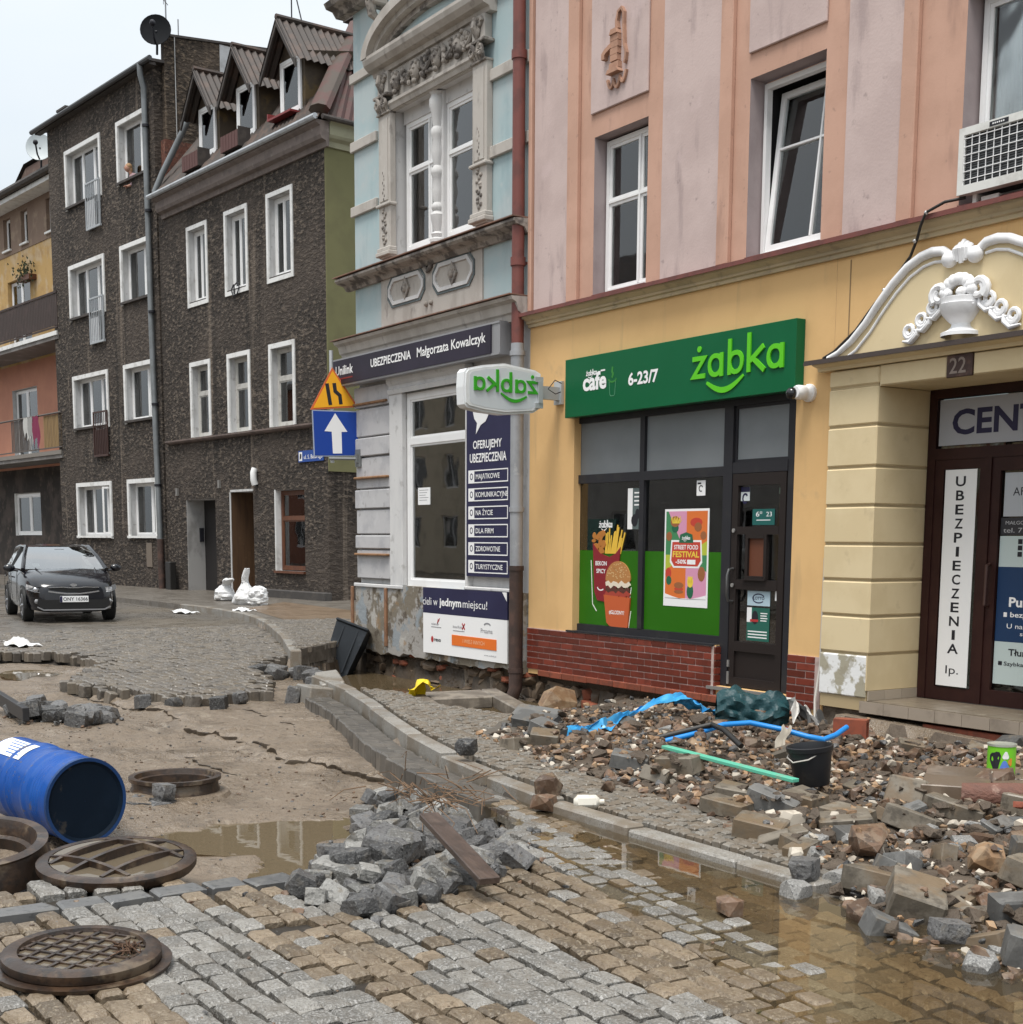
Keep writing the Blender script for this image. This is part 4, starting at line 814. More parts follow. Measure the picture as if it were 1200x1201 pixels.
m = MB(FZ).box(-18.28, -18.04, 0, .24, 9.06, 9.26, 0, .02)
curl(m, -18.16, 9.12, .07, .25, 1, 1.2, .035, 0); m.sweep([(-18.16, .22, 9.1), (-18.16, .2, 8.95), (-18.16, .08, 8.86)], [.08, .07, .03], 8); m.build('corbel', STOND, blue)
# the double window with a baluster mullion
window(blue, FZ, -17.82, -16.93, 5.70, 7.45, -.15, .07, [(-17.17, .014)], [(6.79, .015)], WHITE, GLASS, CURTD, cur=(0, 1))
window(blue, FZ, -16.70, -15.62, 5.70, 7.45, -.15, .07, [], [(6.79, .014)], WHITE, GLASS, CURTD, cur=(0, .35))
MB(FZ).box(-17.86, -15.6, -.20, -.13, 7.44, 7.62).build('blind_box', PALEP, blue)
m = MB(FZ).box(-16.93, -16.68, -.2, -.08, 5.6, 7.62, 0, .01)
m.build('mullion', PALEP, blue)
prf = [(.15, 5.66), (.15, 5.70), (.11, 5.72), (.13, 5.77), (.08, 5.80), (.13, 5.95), (.14, 6.02), (.09, 6.07), (.12, 6.10), (.12, 6.14), (.08, 6.18), (.12, 6.35), (.09, 6.5), (.13, 6.55), (.13, 6.6), (.08, 6.66), (.13, 6.85), (.10, 7.0), (.13, 7.05), (.13, 7.12), (.09, 7.16), (.13, 7.35), (.16, 7.42), (.16, 7.5), (.12, 7.56), (.16, 7.60)]
MB(FZ).lathe([(r*.72, z) for r, z in prf], (-16.80, -.07, 0), 10).build('baluster', PALEP, blue)
# ground floor: rusticated blocks
bz = [1.05, 1.50, 1.72, 2.10, 2.40, 2.88, 3.17, 3.60, 3.92]
for i in range(8):
    big = (bz[i+1]-bz[i]) > .35
    MB(FZ).box(BL+(.03 if big else .015), -18.02, -.03, .035 if big else .055, bz[i]+.012, bz[i+1]-.012, 0, .012).build('rusticated_block', RUSTIC, blue)
for z in (1.405, 2.55, 3.64): MB(FZ).box(BL+.05, -18.05, .03, .10, z, z+.035, 0, .01).build('bare_lath', M('raw_timber', (.26, .14, .07), .8, [((.15, .08, .04), 8, .45, .6, .6)]), blue)
mb = MB(FZ).box(-18.0, -17.62, -.03, .06, .98, 3.95, 0, .01).box(-15.86, -15.80, -.03, .06, .98, 3.9).box(-17.98, -15.8, -.03, .065, 3.72, 3.95, 0, .01); mb.build('shop_surround', PALEP, blue)
m = MB(FZ).profile([(0, 3.72), (.08, 3.72), (.10, 3.78), (.07, 3.80), (.07, 3.84), (.11, 3.88), (.12, 3.94), (0, 3.95)], -17.99, -15.78); m.build('surround_moulding', PALEP, blue)
sw_ = window(blue, FZ, -17.6, -15.86, .985, 3.71, -.02, .09, [], [(3.035, .045)], WHITE, SHOPG, None, room=1.6, sash=.03)
MB(FZ).box(-16.86, -16.83, -1.0, -.4, 1.1, 3.6).box(-17.55, -16.9, -1.05, -1.0, 1.1, 3.6).build('screen', M('room_grey', (.26, .25, .23), .8), sw_)
MB(FZ).box(-16.8, -15.9, -1.4, -1.35, 1.0, 3.0).build('room_wall', M('room_brown', (.14, .105, .09), .8), sw_)
t = sticker('window_note', 'small white notice taped inside the tall insurance shop window', 'notice', -17.33, -16.98, 2.14, 2.38, -.045, WPRINT)
m = MB(FZ); [m.box(-17.29, -17.03-.04*(i % 3), -.0428, -.042, 2.34-i*.035, 2.348-i*.035) for i in range(5)]; m.build('print', pr('grey_text', (.25, .25, .27)), t)
# crumbling base with its ragged lower edge
rr = random.Random(4); lo = []
N = 40
for i in range(N+1):
    u = BL+.02+(BR_-BL-.04)*i/N; lo.append((u, -.03+.07*mnoise.noise((u*2.1, 0, 3))+.05*mnoise.noise((u*6, 1, 0))+.05*(u+17)/2.5*0))
mb = MB(FZ).prism(lo+[(BR_-.02, .985), (BL+.02, .985)], -.25, .06); mb.build('crumbling_base', OLDBASE, blue)
for a, b, c, d in ((BL+.0, -17.6, .93, .985), (-15.86, -14.70, .985, 1.03)): MB(FZ).box(a, b, -.02, .083, c, d, 0, .01).build('base_ledge', PALEP, blue)
for u, a_ in ((-19.20, .01), (-18.10, 0)): MB(FZ).box(u-.03, u+.03, .062, .10, .07, .93, 0, .006).build('copper_strip', COPPER, blue)
# exposed rubble foundation: stones one by one
fd = MB(FZ); fd.box(BL+.02, BR_+.1, -.6, -.10, -.85, .1).build('foundation_core', M('wet_earth', (.055, .040, .026), .8, [((.09, .065, .04), 6, .45, .62, .7)], [(20, .6, .02)]), blue)
FSTONE = M('foundation_stone', (.115, .082, .055), .6, [((.20, .15, .10), 4, .5, .65, .6), ((.06, .045, .035), 8, .5, .65, .6)], [(14, .5, .012)], tone=.5)
FBRK = M('foundation_brick', (.24, .07, .035), .75, [((.12, .05, .03), 6, .45, .62, .7)], [(20, .4, .008)], tone=.3)
def rock_mesh(name, seed, sx, sy, sz, n=18, flat=.0, mats=None, box=.5):
    r = random.Random(seed); bm = bmesh.new()
    for i in range(n):
        v = Vector((r.uniform(-1, 1), r.uniform(-1, 1), r.uniform(-1, 1)))
        m_ = max(abs(v.x), abs(v.y), abs(v.z)); q = v/v.length; b_ = v/m_
        p = q*(1-box)+b_*box
        p *= r.uniform(.86, 1.05)
        bm.verts.new((p.x*sx/2, p.y*sy/2, p.z*sz/2))
    res = bmesh.ops.convex_hull(bm, input=bm.verts)
    bmesh.ops.delete(bm, geom=[e for e in res['geom_interior'] if isinstance(e, bmesh.types.BMVert)], context='VERTS')
    bmesh.ops.remove_doubles(bm, verts=bm.verts, dist=min(sx, sy, sz)*.12)
    bmesh.ops.recalc_face_normals(bm, faces=bm.faces)
    me = bpy.data.meshes.new(name); bm.to_mesh(me); bm.free()
    for m in (mats or []): me.materials.append(m)
    return me
fm = [rock_mesh('stone', 100+i, 1, 1, 1, 22, mats=[FSTONE], box=.7) for i in range(5)]; fbm = rock_mesh('stone', 130, 1, 1, 1, 26, mats=[FBRK], box=.95)
fdn = MB(FZ).box(BL+.05, BR_, -.32, -.30, -.9, 0).build('rubble_foundation', M('wet_earth', (.055, .040, .026), .8), blue)
def wall_stones(par, u0, u1, z0, z1, v, seed, brick=.15, lim=80):
    r = random.Random(seed); z = z0; k = 0
    while z < z1:
        h = r.uniform(.10, .19); u = u0
        while u < u1 and k < lim:
            w = r.uniform(.14, .38); isb = r.random() < brick
            if isb: w, hh = .24, .085
            else: hh = h
            o = bpy.data.objects.new('foundation_stone', fbm if isb else r.choice(fm)); COL.objects.link(o); o.parent = par
            o.location = FZ(u+w/2, v+r.uniform(-.05, .06), z+hh/2+r.uniform(-.02, .02))-root_org(par)
            o.scale = (w*.96, r.uniform(.16, .28), hh*1.02); o.rotation_euler = (r.uniform(-.15, .15), r.uniform(-.12, .12), r.uniform(-.15, .15))
            u += w; k += 1
        z += h*.92
wall_stones(fdn, BL+.1, BR_+.05, -.72, .02, -.14, 21, .22, 140)
# ---------------------------------------------------------------- signs on the blue house
PURP = M('fascia_aubergine', (.012, .008, .020), .5, [((.022, .015, .035), 1, .4, .6, .6)])
t = thing('insurance_fascia', 'long dark fascia board with white lettering under the blue house cornice', 'sign', FZ(-17.2, .1, 3.97))
MB(FZ).box(-19.47, -14.92, .09, .26, 3.965, 4.32).build('board', PURP, t)
m = MB(FZ).box(-19.49, -14.73, .08, .25, 3.94, 3.966).box(-19.49, -14.73, .08, .25, 4.32, 4.345).box(-14.92, -14.73, .08, .24, 3.966, 4.32).box(-19.49, -19.468, .08, .265, 3.966, 4.32); m.build('frame', M('fascia_grey', (.30, .30, .31), .4, metal=.3), t)
m = MB(FZ); text(m, 'Unilink', -19.32, -18.74, 4.10, .135, .264, bold=.02); m.build('logo_lettering', WPRINT, t)
m = MB(FZ).box(-19.30, -18.76, .261, .263, 4.035, 4.055); m.build('red_underline', pr('dull_red', (.20, .02, .02)), t)
m = MB(FZ); text(m, 'UBEZPIECZENIA', -18.17, -16.97, 4.115, .115, .264, bold=.02); text(m, 'Małgorzata Kowalczyk', -16.80, -15.03, 4.115, .125, .264, bold=.015); m.build('lettering', WPRINT, t)
t = thing('offer_banner', 'tall navy banner listing insurance offers beside the tall shop window', 'sign', FZ(-15.25, .05, 1.17))
MB(FZ).box(-15.80, -14.71, .045, .075, 1.17, 3.55).build('board', NAVY, t)
m = MB(FZ).prism([(-15.63, 3.30), (-15.60, 3.22), (-15.53, 3.16), (-15.56, 3.02), (-15.44, 3.13), (-15.32, 3.17), (-15.25, 3.25), (-15.22, 3.38), (-15.25, 3.5), (-15.60, 3.5)], .076, .080); m.build('speech_bubble', WPRINT, t)
m = MB(FZ); text(m, 'TURYSTYCZNE', -15.58, -15.27, 3.31, .045, .082); m.build('bubble_lettering', NAVY, t)
m = MB(FZ); text(m, 'OFERUJEMY', -15.63, -14.93, 2.83, .105, .079, bold=.02); text(m, 'UBEZPIECZENIA', -15.71, -14.82, 2.655, .115, .079, bold=.02); m.build('heading_lettering', WPRINT, t)
for i, (s_, w) in enumerate((('MAJĄTKOWE', .58), ('KOMUNIKACYJNE', .78), ('NA ŻYCIE', .42), ('DLA FIRM', .44), ('ZDROWOTNE', .6), ('TURYSTYCZNE', .66))):
    z = 2.395-i*.2345
    m = MB(FZ); stroke(m, [(-15.74, z), (-14.79, z), (-14.79, z+.155), (-15.74, z+.155)], .014, .0755, .0785, 0, closed=True); m.box(-15.74, -15.60, .0755, .0782, z, z+.155); m.build('offer_box', WPRINT, t)
    m = MB(FZ); text(m, s_, -15.56, -15.56+w, z+.045, .065, .079, bold=.01); m.build('offer_lettering', WPRINT, t)
    m = MB(FZ); stroke(m, ell(-15.67, z+.08, .032, .038, 8), .014, .0783, .079, closed=True); m.build('offer_icon', NAVY, t)
t = thing('partners_board', 'low white and navy board with insurer logos and orange bar', 'sign', FZ(-15.85, .08, .07))
m = MB(FZ).box(-16.93, -14.74, .085, .105, .07, .63, 1).box(-16.93, -14.74, .085, .106, .631, .985, 0); m.build('board', [NAVY, WPRINT], t)
m = MB(FZ); text(m, 'cieli w', -16.93, -16.52, .745, .105, .109); text(m, 'jednym', -16.47, -15.88, .745, .11, .109, bold=.03); text(m, 'miejscu!', -15.84, -15.22, .745, .105, .109); m.prism([(-14.86, .985), (-14.75, .985), (-14.75, .87)], .107, .109); m.build('slogan_lettering', WPRINT, t)
GRYT = pr('grey_text', (.25, .25, .27)); REDT = pr('print_red', (.4, .03, .03))
m = MB(FZ); text(m, 'wiener', -16.70, -16.48, .47, .035, .108, 0); m.box(-16.70, -16.42, .1062, .108, .44, .448, 0); stroke(m, [(-16.53, .49), (-16.50, .56)], .015, .1062, .108, 1); stroke(m, [(-16.53, .49), (-16.46, .57)], .012, .1062, .108, 1)
text(m, 'InterRisk', -16.10, -15.86, .46, .035, .108, 0); m.box(-16.10, -15.80, .1062, .108, .42, .428, 0); stroke(m, [(-15.86, .45), (-15.79, .53)], .022, .1062, .108, 1); stroke(m, [(-15.79, .45), (-15.86, .53)], .022, .1062, .108, 1)
text(m, 'Proama', -15.38, -15.09, .435, .06, .108, 0); stroke(m, ell(-15.22, .53, .08, .035, 8, .3, pi-.3), .02, .1062, .108, 0)
text(m, 'reso', -16.62, -16.43, .245, .055, .108, 2, .02); m.prism(ell(-16.67, .27, .035, .045, 8), .1062, .108, 1); text(m, 'www.unilink.pl', -15.30, -15.00, .135, .02, .108, 0); m.build('logo_lettering', [GRYT, REDT, KPRINT], t)
MB(FZ).box(-16.13, -14.99, .1062, .112, .22, .365, 0, .01).build('orange_bar', pr('orange_print', (.72, .16, .02)), t)
m = MB(FZ); text(m, 'I WIELE INNYCH', -15.83, -15.28, .27, .05, .114); m.build('bar_lettering', pr('peach_print', (.8, .5, .3)), t)
# ---------------------------------------------------------------- downpipe at the joint of the two houses
t = thing('rainwater_pipe', 'oxide red downpipe turning grey and rusty between blue and pink houses', 'pipe', FZ(-14.5, .1, -.3))
PX, PV = -14.50, .13
MB(FZ).sweep([(PX, PV, 11.5), (PX, PV, 4.02)], .078, 14, caps=False).build('upper_pipe', OXIDE, t)
ZINC = M('zinc_pipe', (.34, .35, .37), .45, [((.24, .25, .26), 3, .45, .62, .6), ((.5, .5, .5), 9, .6, .7, .4)], metal=.25)
MB(FZ).sweep([(PX, PV, 4.05), (PX, PV, 1.28)], .083, 14, caps=False).build('middle_pipe', ZINC, t)
RUSTP = M('rusty_pipe', (.055, .034, .028), .7, [((.11, .06, .045), 5, .45, .62, .6), ((.03, .025, .022), 3, .5, .65, .6)], [(20, .3, .006)])
MB(FZ).sweep([(PX, PV, 1.30), (PX, PV, -.22), (PX-.03, PV+.03, -.34), (PX-.22, PV+.10, -.46)], .088, 14).build('lower_pipe', RUSTP, t)
for z, m_ in ((7.36, OXIDE), (4.97, OXIDE), (9.6, OXIDE)): MB(FZ).lathe([(.07, 0), (.094, 0), (.094, .1), (.07, .1)], (PX, PV, z), 14).box(PX-.015, PX+.015, -.02, PV-.07, z+.03, z+.06).build('bracket', m_, t)
for z, m_ in ((3.9, ZINC), (3.2, ZINC), (2.0, ZINC), (1.27, RUSTP), (-.02, RUSTP)): MB(FZ).lathe([(.08, 0), (.097, 0), (.097, .06), (.08, .06)], (PX, PV, z), 14).build('collar', m_, t)
# ---------------------------------------------------------------- road signs on an arm from the blue house corner
t = thing('narrowing_sign', 'orange triangular road narrows sign above the blue arrow sign', 'road sign', (-19.2, 9.3, 3.6))
FS = Frame((-19.2, 9.3, 0), (.26, .966, 0), (.966, -.26, 0))
def tri(k, dz=0): c = (-.0, 3.80); return [(c[0]+(x-c[0])*k, c[1]+(z-c[1])*k) for x, z in ((-.37, 3.575), (.36, 3.64), (-.03, 4.21))]
MB(FS).prism(tri(1), .0, .02).build('backing', M('sign_rim', (.62, .13, .03), .45), t)
MB(FS).prism(tri(.88), .021, .024).build('face', M('sign_orange', (.85, .40, .01), .45), t)
m = MB(FS); stroke(m, [(-.115, 3.97), (-.065, 3.655)], .055, .0245, .027); stroke(m, [(-.005, 3.98), (.01, 3.86), (.08, 3.80), (.095, 3.67)], .055, .0245, .027); m.build('symbol', KPRINT, t)
t2 = thing('one_way_sign', 'square blue road sign with white upward arrow by the blue house', 'road sign', (-19.2, 9.3, 2.9))
MB(FS).prism([(-.325, 2.885), (.375, 2.905), (.36, 3.575), (-.345, 3.575)], .0, .018).build('backing', M('sign_grey_rim', (.35, .40, .5), .4), t2)
MB(FS).prism([(-.31, 2.90), (.36, 2.92), (.345, 3.56), (-.33, 3.56)], .019, .022).build('face', M('sign_blue', (.004, .045, .30), .4), t2)
m = MB(FS).prism([(-.035, 2.935), (.105, 2.94), (.10, 3.26), (.19, 3.265), (.005, 3.535), (-.16, 3.265), (-.05, 3.26)], .0225, .025); m.build('arrow', WPRINT, t2)
t3_ = thing('sign_arm', 'grey steel arm and pole holding the two road signs', 'bracket', (-19.1, 9.4, 2.85))
MB().sweep([(-19.23, 9.27, 2.80), (-19.23, 9.27, 4.46)], .03, 10).build('pole', M('galvanised', (.48, .50, .51), .45, metal=.3), t3_)
MB().sweep([(-19.20, 9.2, 2.86), (-19.0, 9.60, 2.86)], .022, 8).box(-19.09, -18.93, 9.585, 9.617, 2.74, 3.0).box(-19.04, -18.97, 9.55, 9.585, 2.80, 2.93).build('arm', M('galvanised_dull', (.20, .21, .21), .5, metal=.3), t3_)
# ================================================================ dark roughcast houses on the left
def roughcast(name, dark, pale, k=1.0):
    q = (.55, .55, 1.15)
    m = M(name, dark, .9, [(pale, 10.5, .51, .60, .95, q), (tuple(x*.3 for x in dark), 12.0, .53, .60, .9, q), (tuple(min(1, x*1.9) for x in dark), .32, .47, .62, .6), (tuple(x*1.5 for x in pale), .9, .61, .68, .55, (2.0, 2.0, .09)), (tuple(x*.4 for x in dark), 1.0, .57, .68, .6, (2.2, 2.2, .10))], [(10.5, 1.0, .08*k, 5, q), (30, .6, .015, 4, q)])
    return m
RC1 = roughcast('grey_roughcast', (.040, .031, .025), (.130, .104, .082))
RC2 = roughcast('brown_roughcast', (.050, .037, .027), (.145, .11, .078))
OLIVE = M('olive_plaster', (.165, .158, .074), .85, [((.135, .128, .062), 1.2, .42, .62, .6)], [(50, .2, .004)])
SURR = M('white_surround', (.72, .72, .71), .8, [((.50, .49, .47), 3, .48, .66, .6), ((.30, .28, .26), 7, .6, .72, .5)], [(30, .3, .005)])
SURG = M('grey_worn_reveal', (.52, .52, .52), .85, [((.33, .32, .31), 3, .45, .65, .6, (1, 1, .4)), ((.2, .18, .17), 6, .58, .7, .5)], [(30, .2, .004)])
GUT = M('zinc_gutter', (.42, .44, .46), .4, [((.28, .28, .28), 5, .5, .65, .6)], metal=.3)
EAVE = M('eave_board', (.05, .042, .038), .7, [((.09, .075, .065), 4, .5, .65, .6)])
CORN = M('pinkish_stone_cornice', (.185, .15, .135), .85, [((.12, .10, .09), 4, .45, .62, .6), ((.30, .26, .24), 6, .58, .7, .5)], [(30, .3, .005)])
CORRU = M('corrugated_sheet', (.036, .026, .021), .6, [((.085, .05, .036), 2.4, .45, .62, .7), ((.03, .025, .022), 6, .5, .65, .5)], [(40, .2, .003)])
REDSH = M('red_oxide_sheet', (.060, .020, .016), .6, [((.04, .026, .018), 2.4, .45, .62, .8)], [(30, .2, .003)])
BRNW = M('varnished_wood', (.13, .05, .025), .5, [((.08, .03, .018), 8, .45, .62, .6, (1, 1, .2))])
def surround(par, fr, u0, u1, z0, z1, w=.11, v=.03, sill=True):
    m = MB(fr).box(u0, u0+w, -.02, v, z0, z1).box(u1-w, u1, -.02, v, z0, z1).box(u0+w, u1-w, -.02, v, z1-w, z1)
    if sill: m.box(u0+w, u1-w, -.02, v, z0, z0+w)
    return m.build('window_surround', SURR, par)
# ---------------------------------------------------------------- house B (three storeys, mansard with dormers)
hb = thing('mansard_house', 'dark roughcast house with three dormers and olive green side wall', 'building', FB(-5, 0, .05))
LW = -9.75; dep = .24
H1 = [(-7.83, -6.49), (-5.42, -4.05), (-2.98, -1.58)]
holes = [(a+.10, b-.10, 8.27, 10.25, dep) for a, b in H1] + [(a+.11, b-.11, 4.53, 6.52, dep) for a, b in H1] + [(-8.33, -6.38, .1, 2.76, .56), (-5.38, -4.04, .1, 2.92, .9), (-2.76, -1.22, .82, 2.90, .16)]
mb = MB(FB); wall(mb, LW, 0, -.3, 11.0, holes, 0, 0, 1); mb.build('front_wall', [RC1, SURG], hb)
SD = Vector((-.155, .988, 0)).normalized()        # the side street runs this way
FBS = Frame(FB(0, 0, 0), SD, Vector((SD.y, -SD.x, 0)))
mb = MB(FBS); mb.quad((0, 0, -.3), (9, 0, -.3), (9, 0, 3.3), (0, 0, 3.3)); mb.build('side_wall_lower', RC1, hb)
mb = MB(FBS); mb.quad((0, .03, 3.3), (9, .03, 3.3), (9, .03, 11), (0, .03, 11)); mb.quad((0, 0, 3.3), (9, 0, 3.3), (9, .03, 3.3), (0, .03, 3.3)); mb.quad((0, 0, 3.3), (0, .03, 3.3), (0, .03, 11), (0, 0, 11)); mb.build('side_wall_upper', OLIVE, hb)
mb = MB(FB); mb.quad((LW, 0, -.3), (LW, -9, -.3), (LW, -9, 11), (LW, 0, 11)); mb.quad((LW, -9, -.3), (-1.2, -9, -.3), (-1.2, -9, 11), (LW, -9, 11)); mb.build('back_walls', RC1, hb)
for a, b in H1:
    surround(hb, FB, a, b, 8.15, 10.36); surround(hb, FB, a, b, 4.53, 6.63, .12, .03, False)
for (a, b), cu in zip(H1, ((0, 1), (0, 1), (0, 0))):
    window(hb, FB, a+.10, b-.10, 8.29, 10.24, -.18, .09, [((a+b)/2-.12, .03)], [], WHITE, GLASSD, CURTD if cu[1] else None, cur=cu)
    MB(FB).box(a+.10, b-.10, -.05, .015, 8.27, 8.295).build('window_sill', EAVE, hb)
    window(hb, FB, a+.11, b-.11, 4.55, 6.51, -.18, .08, [], [(5.75, .05)], M('aged_window_frame', (.5, .49, .46), .6, [((.3, .28, .26), 5, .5, .65, .6)]), GLASSD, CURTD)
mb = MB(FB).profile([(0, 4.40), (.10, 4.42), (.14, 4.46), (.14, 4.50), (0, 4.52)], LW+.3, .12); mb.build('string_course', M('string_course', (.16, .12, .105), .8, [((.08, .065, .06), 4, .45, .62, .6)]), hb)
mb = MB(FB).profile([(0, 10.86), (.06, 10.86), (.08, 10.98), (.20, 11.02), (.24, 11.10), (.24, 11.30), (.34, 11.36), (.36, 11.42), (0, 11.42)], LW+.35, .24); mb.build('cornice', CORN, hb)
mb = MB(FBS).profile([(0, 10.9), (.08, 10.9), (.10, 11.02), (.2, 11.08), (.24, 11.14), (.24, 11.36), (.3, 11.42), (0, 11.42)], .0, 9); mb.build('side_cornice', M('pale_olive_trim', (.33, .32, .22), .85, [((.25, .24, .17), 2, .45, .65, .5)]), hb)
mb = MB(FB).sweep([(LW+.2, .40, 11.45), (.30, .40, 11.47)], .07, 8); mb.build('gutter', GUT, hb)
mb = MB(FBS).sweep([(-.3, .38, 11.46), (9, .38, 11.48)], .06, 8); mb.build('side_gutter', EAVE, hb)
# doors and ground floor
m = MB(FB).box(-8.33, -8.31, -.55, -.001, .1, 2.76); m.build('pale_reveal', M('pale_door', (.36, .35, .34), .6, [((.25, .245, .24), 2, .45, .65, .6), ((.16, .15, .14), 1.6, .55, .7, .5, (1, 1, .5))]), hb)
MB(FB).box(-8.309, -8.26, -.50, -.38, 1.55, 1.95).build('letter_box', KPRINT, hb)
MB(FB).box(-8.33, -6.38, -.60, -.56, .1, 2.76).build('dark_door', M('dark_door', (.018, .016, .016), .6), hb)
MB(FB).box(-8.33, -6.38, -1.2, .25, -.1, .1).box(-5.38, -4.04, -1.2, .2, -.1, .1).build('door_step', M('step_stone', (.14, .12, .10), .6, [((.09, .075, .06), 3, .45, .62, .6)]), hb)
bd = MB(FB).box(-5.38, -4.04, -.95, -.90, .1, 2.92); bd.build('brown_door', M('brown_door_wood', (.10, .055, .028), .6, [((.065, .035, .02), 3, .45, .62, .7, (3, 3, .3)), ((.15, .09, .045), 4, .58, .7, .5)]), hb)
MB(FB).box(-5.40, -4.02, -.03, .02, 2.92, 2.98).box(-5.44, -5.38, -.03, .02, .1, 2.92).build('door_frame', SURG, hb)
m = MB(FB).box(-5.379, -5.37, -.9, .0, .1, 2.92); m.build('door_reveal', M('brown_door_wood', (.10, .055, .028), .6), hb)
window(hb, FB, -2.74, -1.24, .84, 2.89, -.15, .08, [], [(2.17, .04)], BRNW, GLASSD, CURTD, cur=(0, .35))
MB(FB).box(-2.80, -2.76, -.15, .02, .80, 2.92).box(-2.76, -2.755, -.15, 0, .82, 2.9).build('white_reveal', SURR, hb)
MB(FB).box(-2.82, -1.2, -.1, .07, .76, .82).build('wood_sill', BRNW, hb)
MB(FB).box(-3.15, .12, 0, .22, -.1, .33, 0, .02).build('stone_plinth', M('dark_plinth', (.055, .05, .047), .7, [((.09, .08, .07), 4, .5, .65, .6)], [(20, .4, .008)]), hb)
t = thing('wall_lamp', 'small white rounded wall lamp above the brown door', 'lamp', FB(-3.8, 0, 3.1)); MB(FB).sweep([(-3.8, .06, 3.08), (-3.8, .10, 3.2), (-3.8, .10, 3.4), (-3.8, .06, 3.5)], .09, 10).build('shade', WPRINT, t); MB(FB).box(-3.86, -3.74, 0, .06, 3.05, 3.12).build('base', KPRINT, t)
t = thing('street_name_plate', 'small blue street name plate on the dark house near the corner', 'sign', FB(-.8, 0, 3.57)); MB(FB).box(-1.45, -.18, .01, .03, 3.57, 3.85).build('plate', M('plate_blue', (.012, .06, .28), .4), t)
m = MB(FB); text(m, 'ul. S. Batorego', -1.16, -.22, 3.64, .10, .033, bold=.01); m.prism([(-1.42, 3.6), (-1.25, 3.6), (-1.25, 3.82), (-1.42, 3.82)], .0305, .032); m.build('lettering', WPRINT, t)
m = MB(FB).prism([(-1.38, 3.63), (-1.30, 3.66), (-1.28, 3.76), (-1.36, 3.79)], .0325, .034); m.build('crest', KPRINT, t)
t = thing('looped_cable', 'loop of dark cable hanging under the middle upper window of the mansard house', 'cable', FB(-4.7, .05, 8.1))
MB(FB).sweep([(-4.85, .05, 8.40), (-4.95, .07, 8.25), (-4.85, .06, 8.10), (-4.6, .07, 8.12), (-4.5, .06, 8.30), (-4.62, .06, 8.42), (-4.8, .06, 8.36), (-4.82, .05, 8.15)], .018, 6).build('cable', KPRINT, t)
for u, z in ((-6.05, 3.05), (-8.9, 2.9)): 
    t = thing('conduit_box', 'small grey electrical box on dark roughcast ' + ('between the two doors' if u > -7 else 'beside the drainpipe'), 'box', FB(u, 0, z)); MB(FB).box(u-.05, u+.05, 0, .06, z, z+.22).build('box', M('dull_grey', (.2, .19, .18), .6), t)
# mansard roof: corrugated slopes (slope line from the gutter up to the ridge)
ZE, ZR, DR = 11.45, 14.85, 2.5
def slope_sheet(fr, pts4, pitch, amp, mat, name, par, n):
    """corrugated sheet over the quad (bottom left, bottom right, top right, top left) of frame points; ribs run up the slope"""
    a, b, c, d = [Vector(p) for p in pts4]; up = ((d-a)+(c-b))/2; nn = (b-a).cross(d-a).normalized()
    P = []; F = []
    for i in range(n+1):
        t_ = i/n; off = nn*amp*cos(pi*i)
        P += [tuple(a.lerp(b, t_)+off), tuple(d.lerp(c, t_)+off)]
    for i in range(n): F.append((2*i, 2*i+2, 2*i+3, 2*i+1))
    return MB(fr).add(P, F, 0, False).build(name, mat, par)
slope_sheet(FB, ((LW+.1, .38, ZE), (.35, .38, ZE), (-2.6, -DR, ZR), (LW+.1, -DR, ZR)), .1, .028, CORRU, 'roof_sheet', hb, 96)
q = [FBS(-.25, .35, ZE), FBS(9, .35, ZE), FBS(9, -2.6, ZR), FBS(DR, -2.35, ZR)]
slope_sheet(WORLD, [tuple(x) for x in q], .1, .028, REDSH, 'side_roof_sheet', hb, 80)
hip0, hip1 = FB(.36, .39, ZE+.02), FB(-2.6, -DR, ZR+.05)
mb = MB(); mb.sweep([tuple(hip0.lerp(hip1, .05)), tuple(hip0.lerp(hip1, .3)), tuple(hip0.lerp(hip1, .62)), tuple(hip1)], [.26, .25, .24, .22], 8, flat=.6); mb.build('hip_capping', M('hip_cap', (.070, .026, .019), .55, [((.05, .036, .024), 1.6, .45, .6, .9)]), hb)
mb = MB(FB); mb.quad((LW+.1, -DR, ZR), (-2.6, -DR, ZR), (-2.6, -8, ZR+.5), (LW+.1, -8, ZR+.5)); mb.build('flat_roof', EAVE, hb)
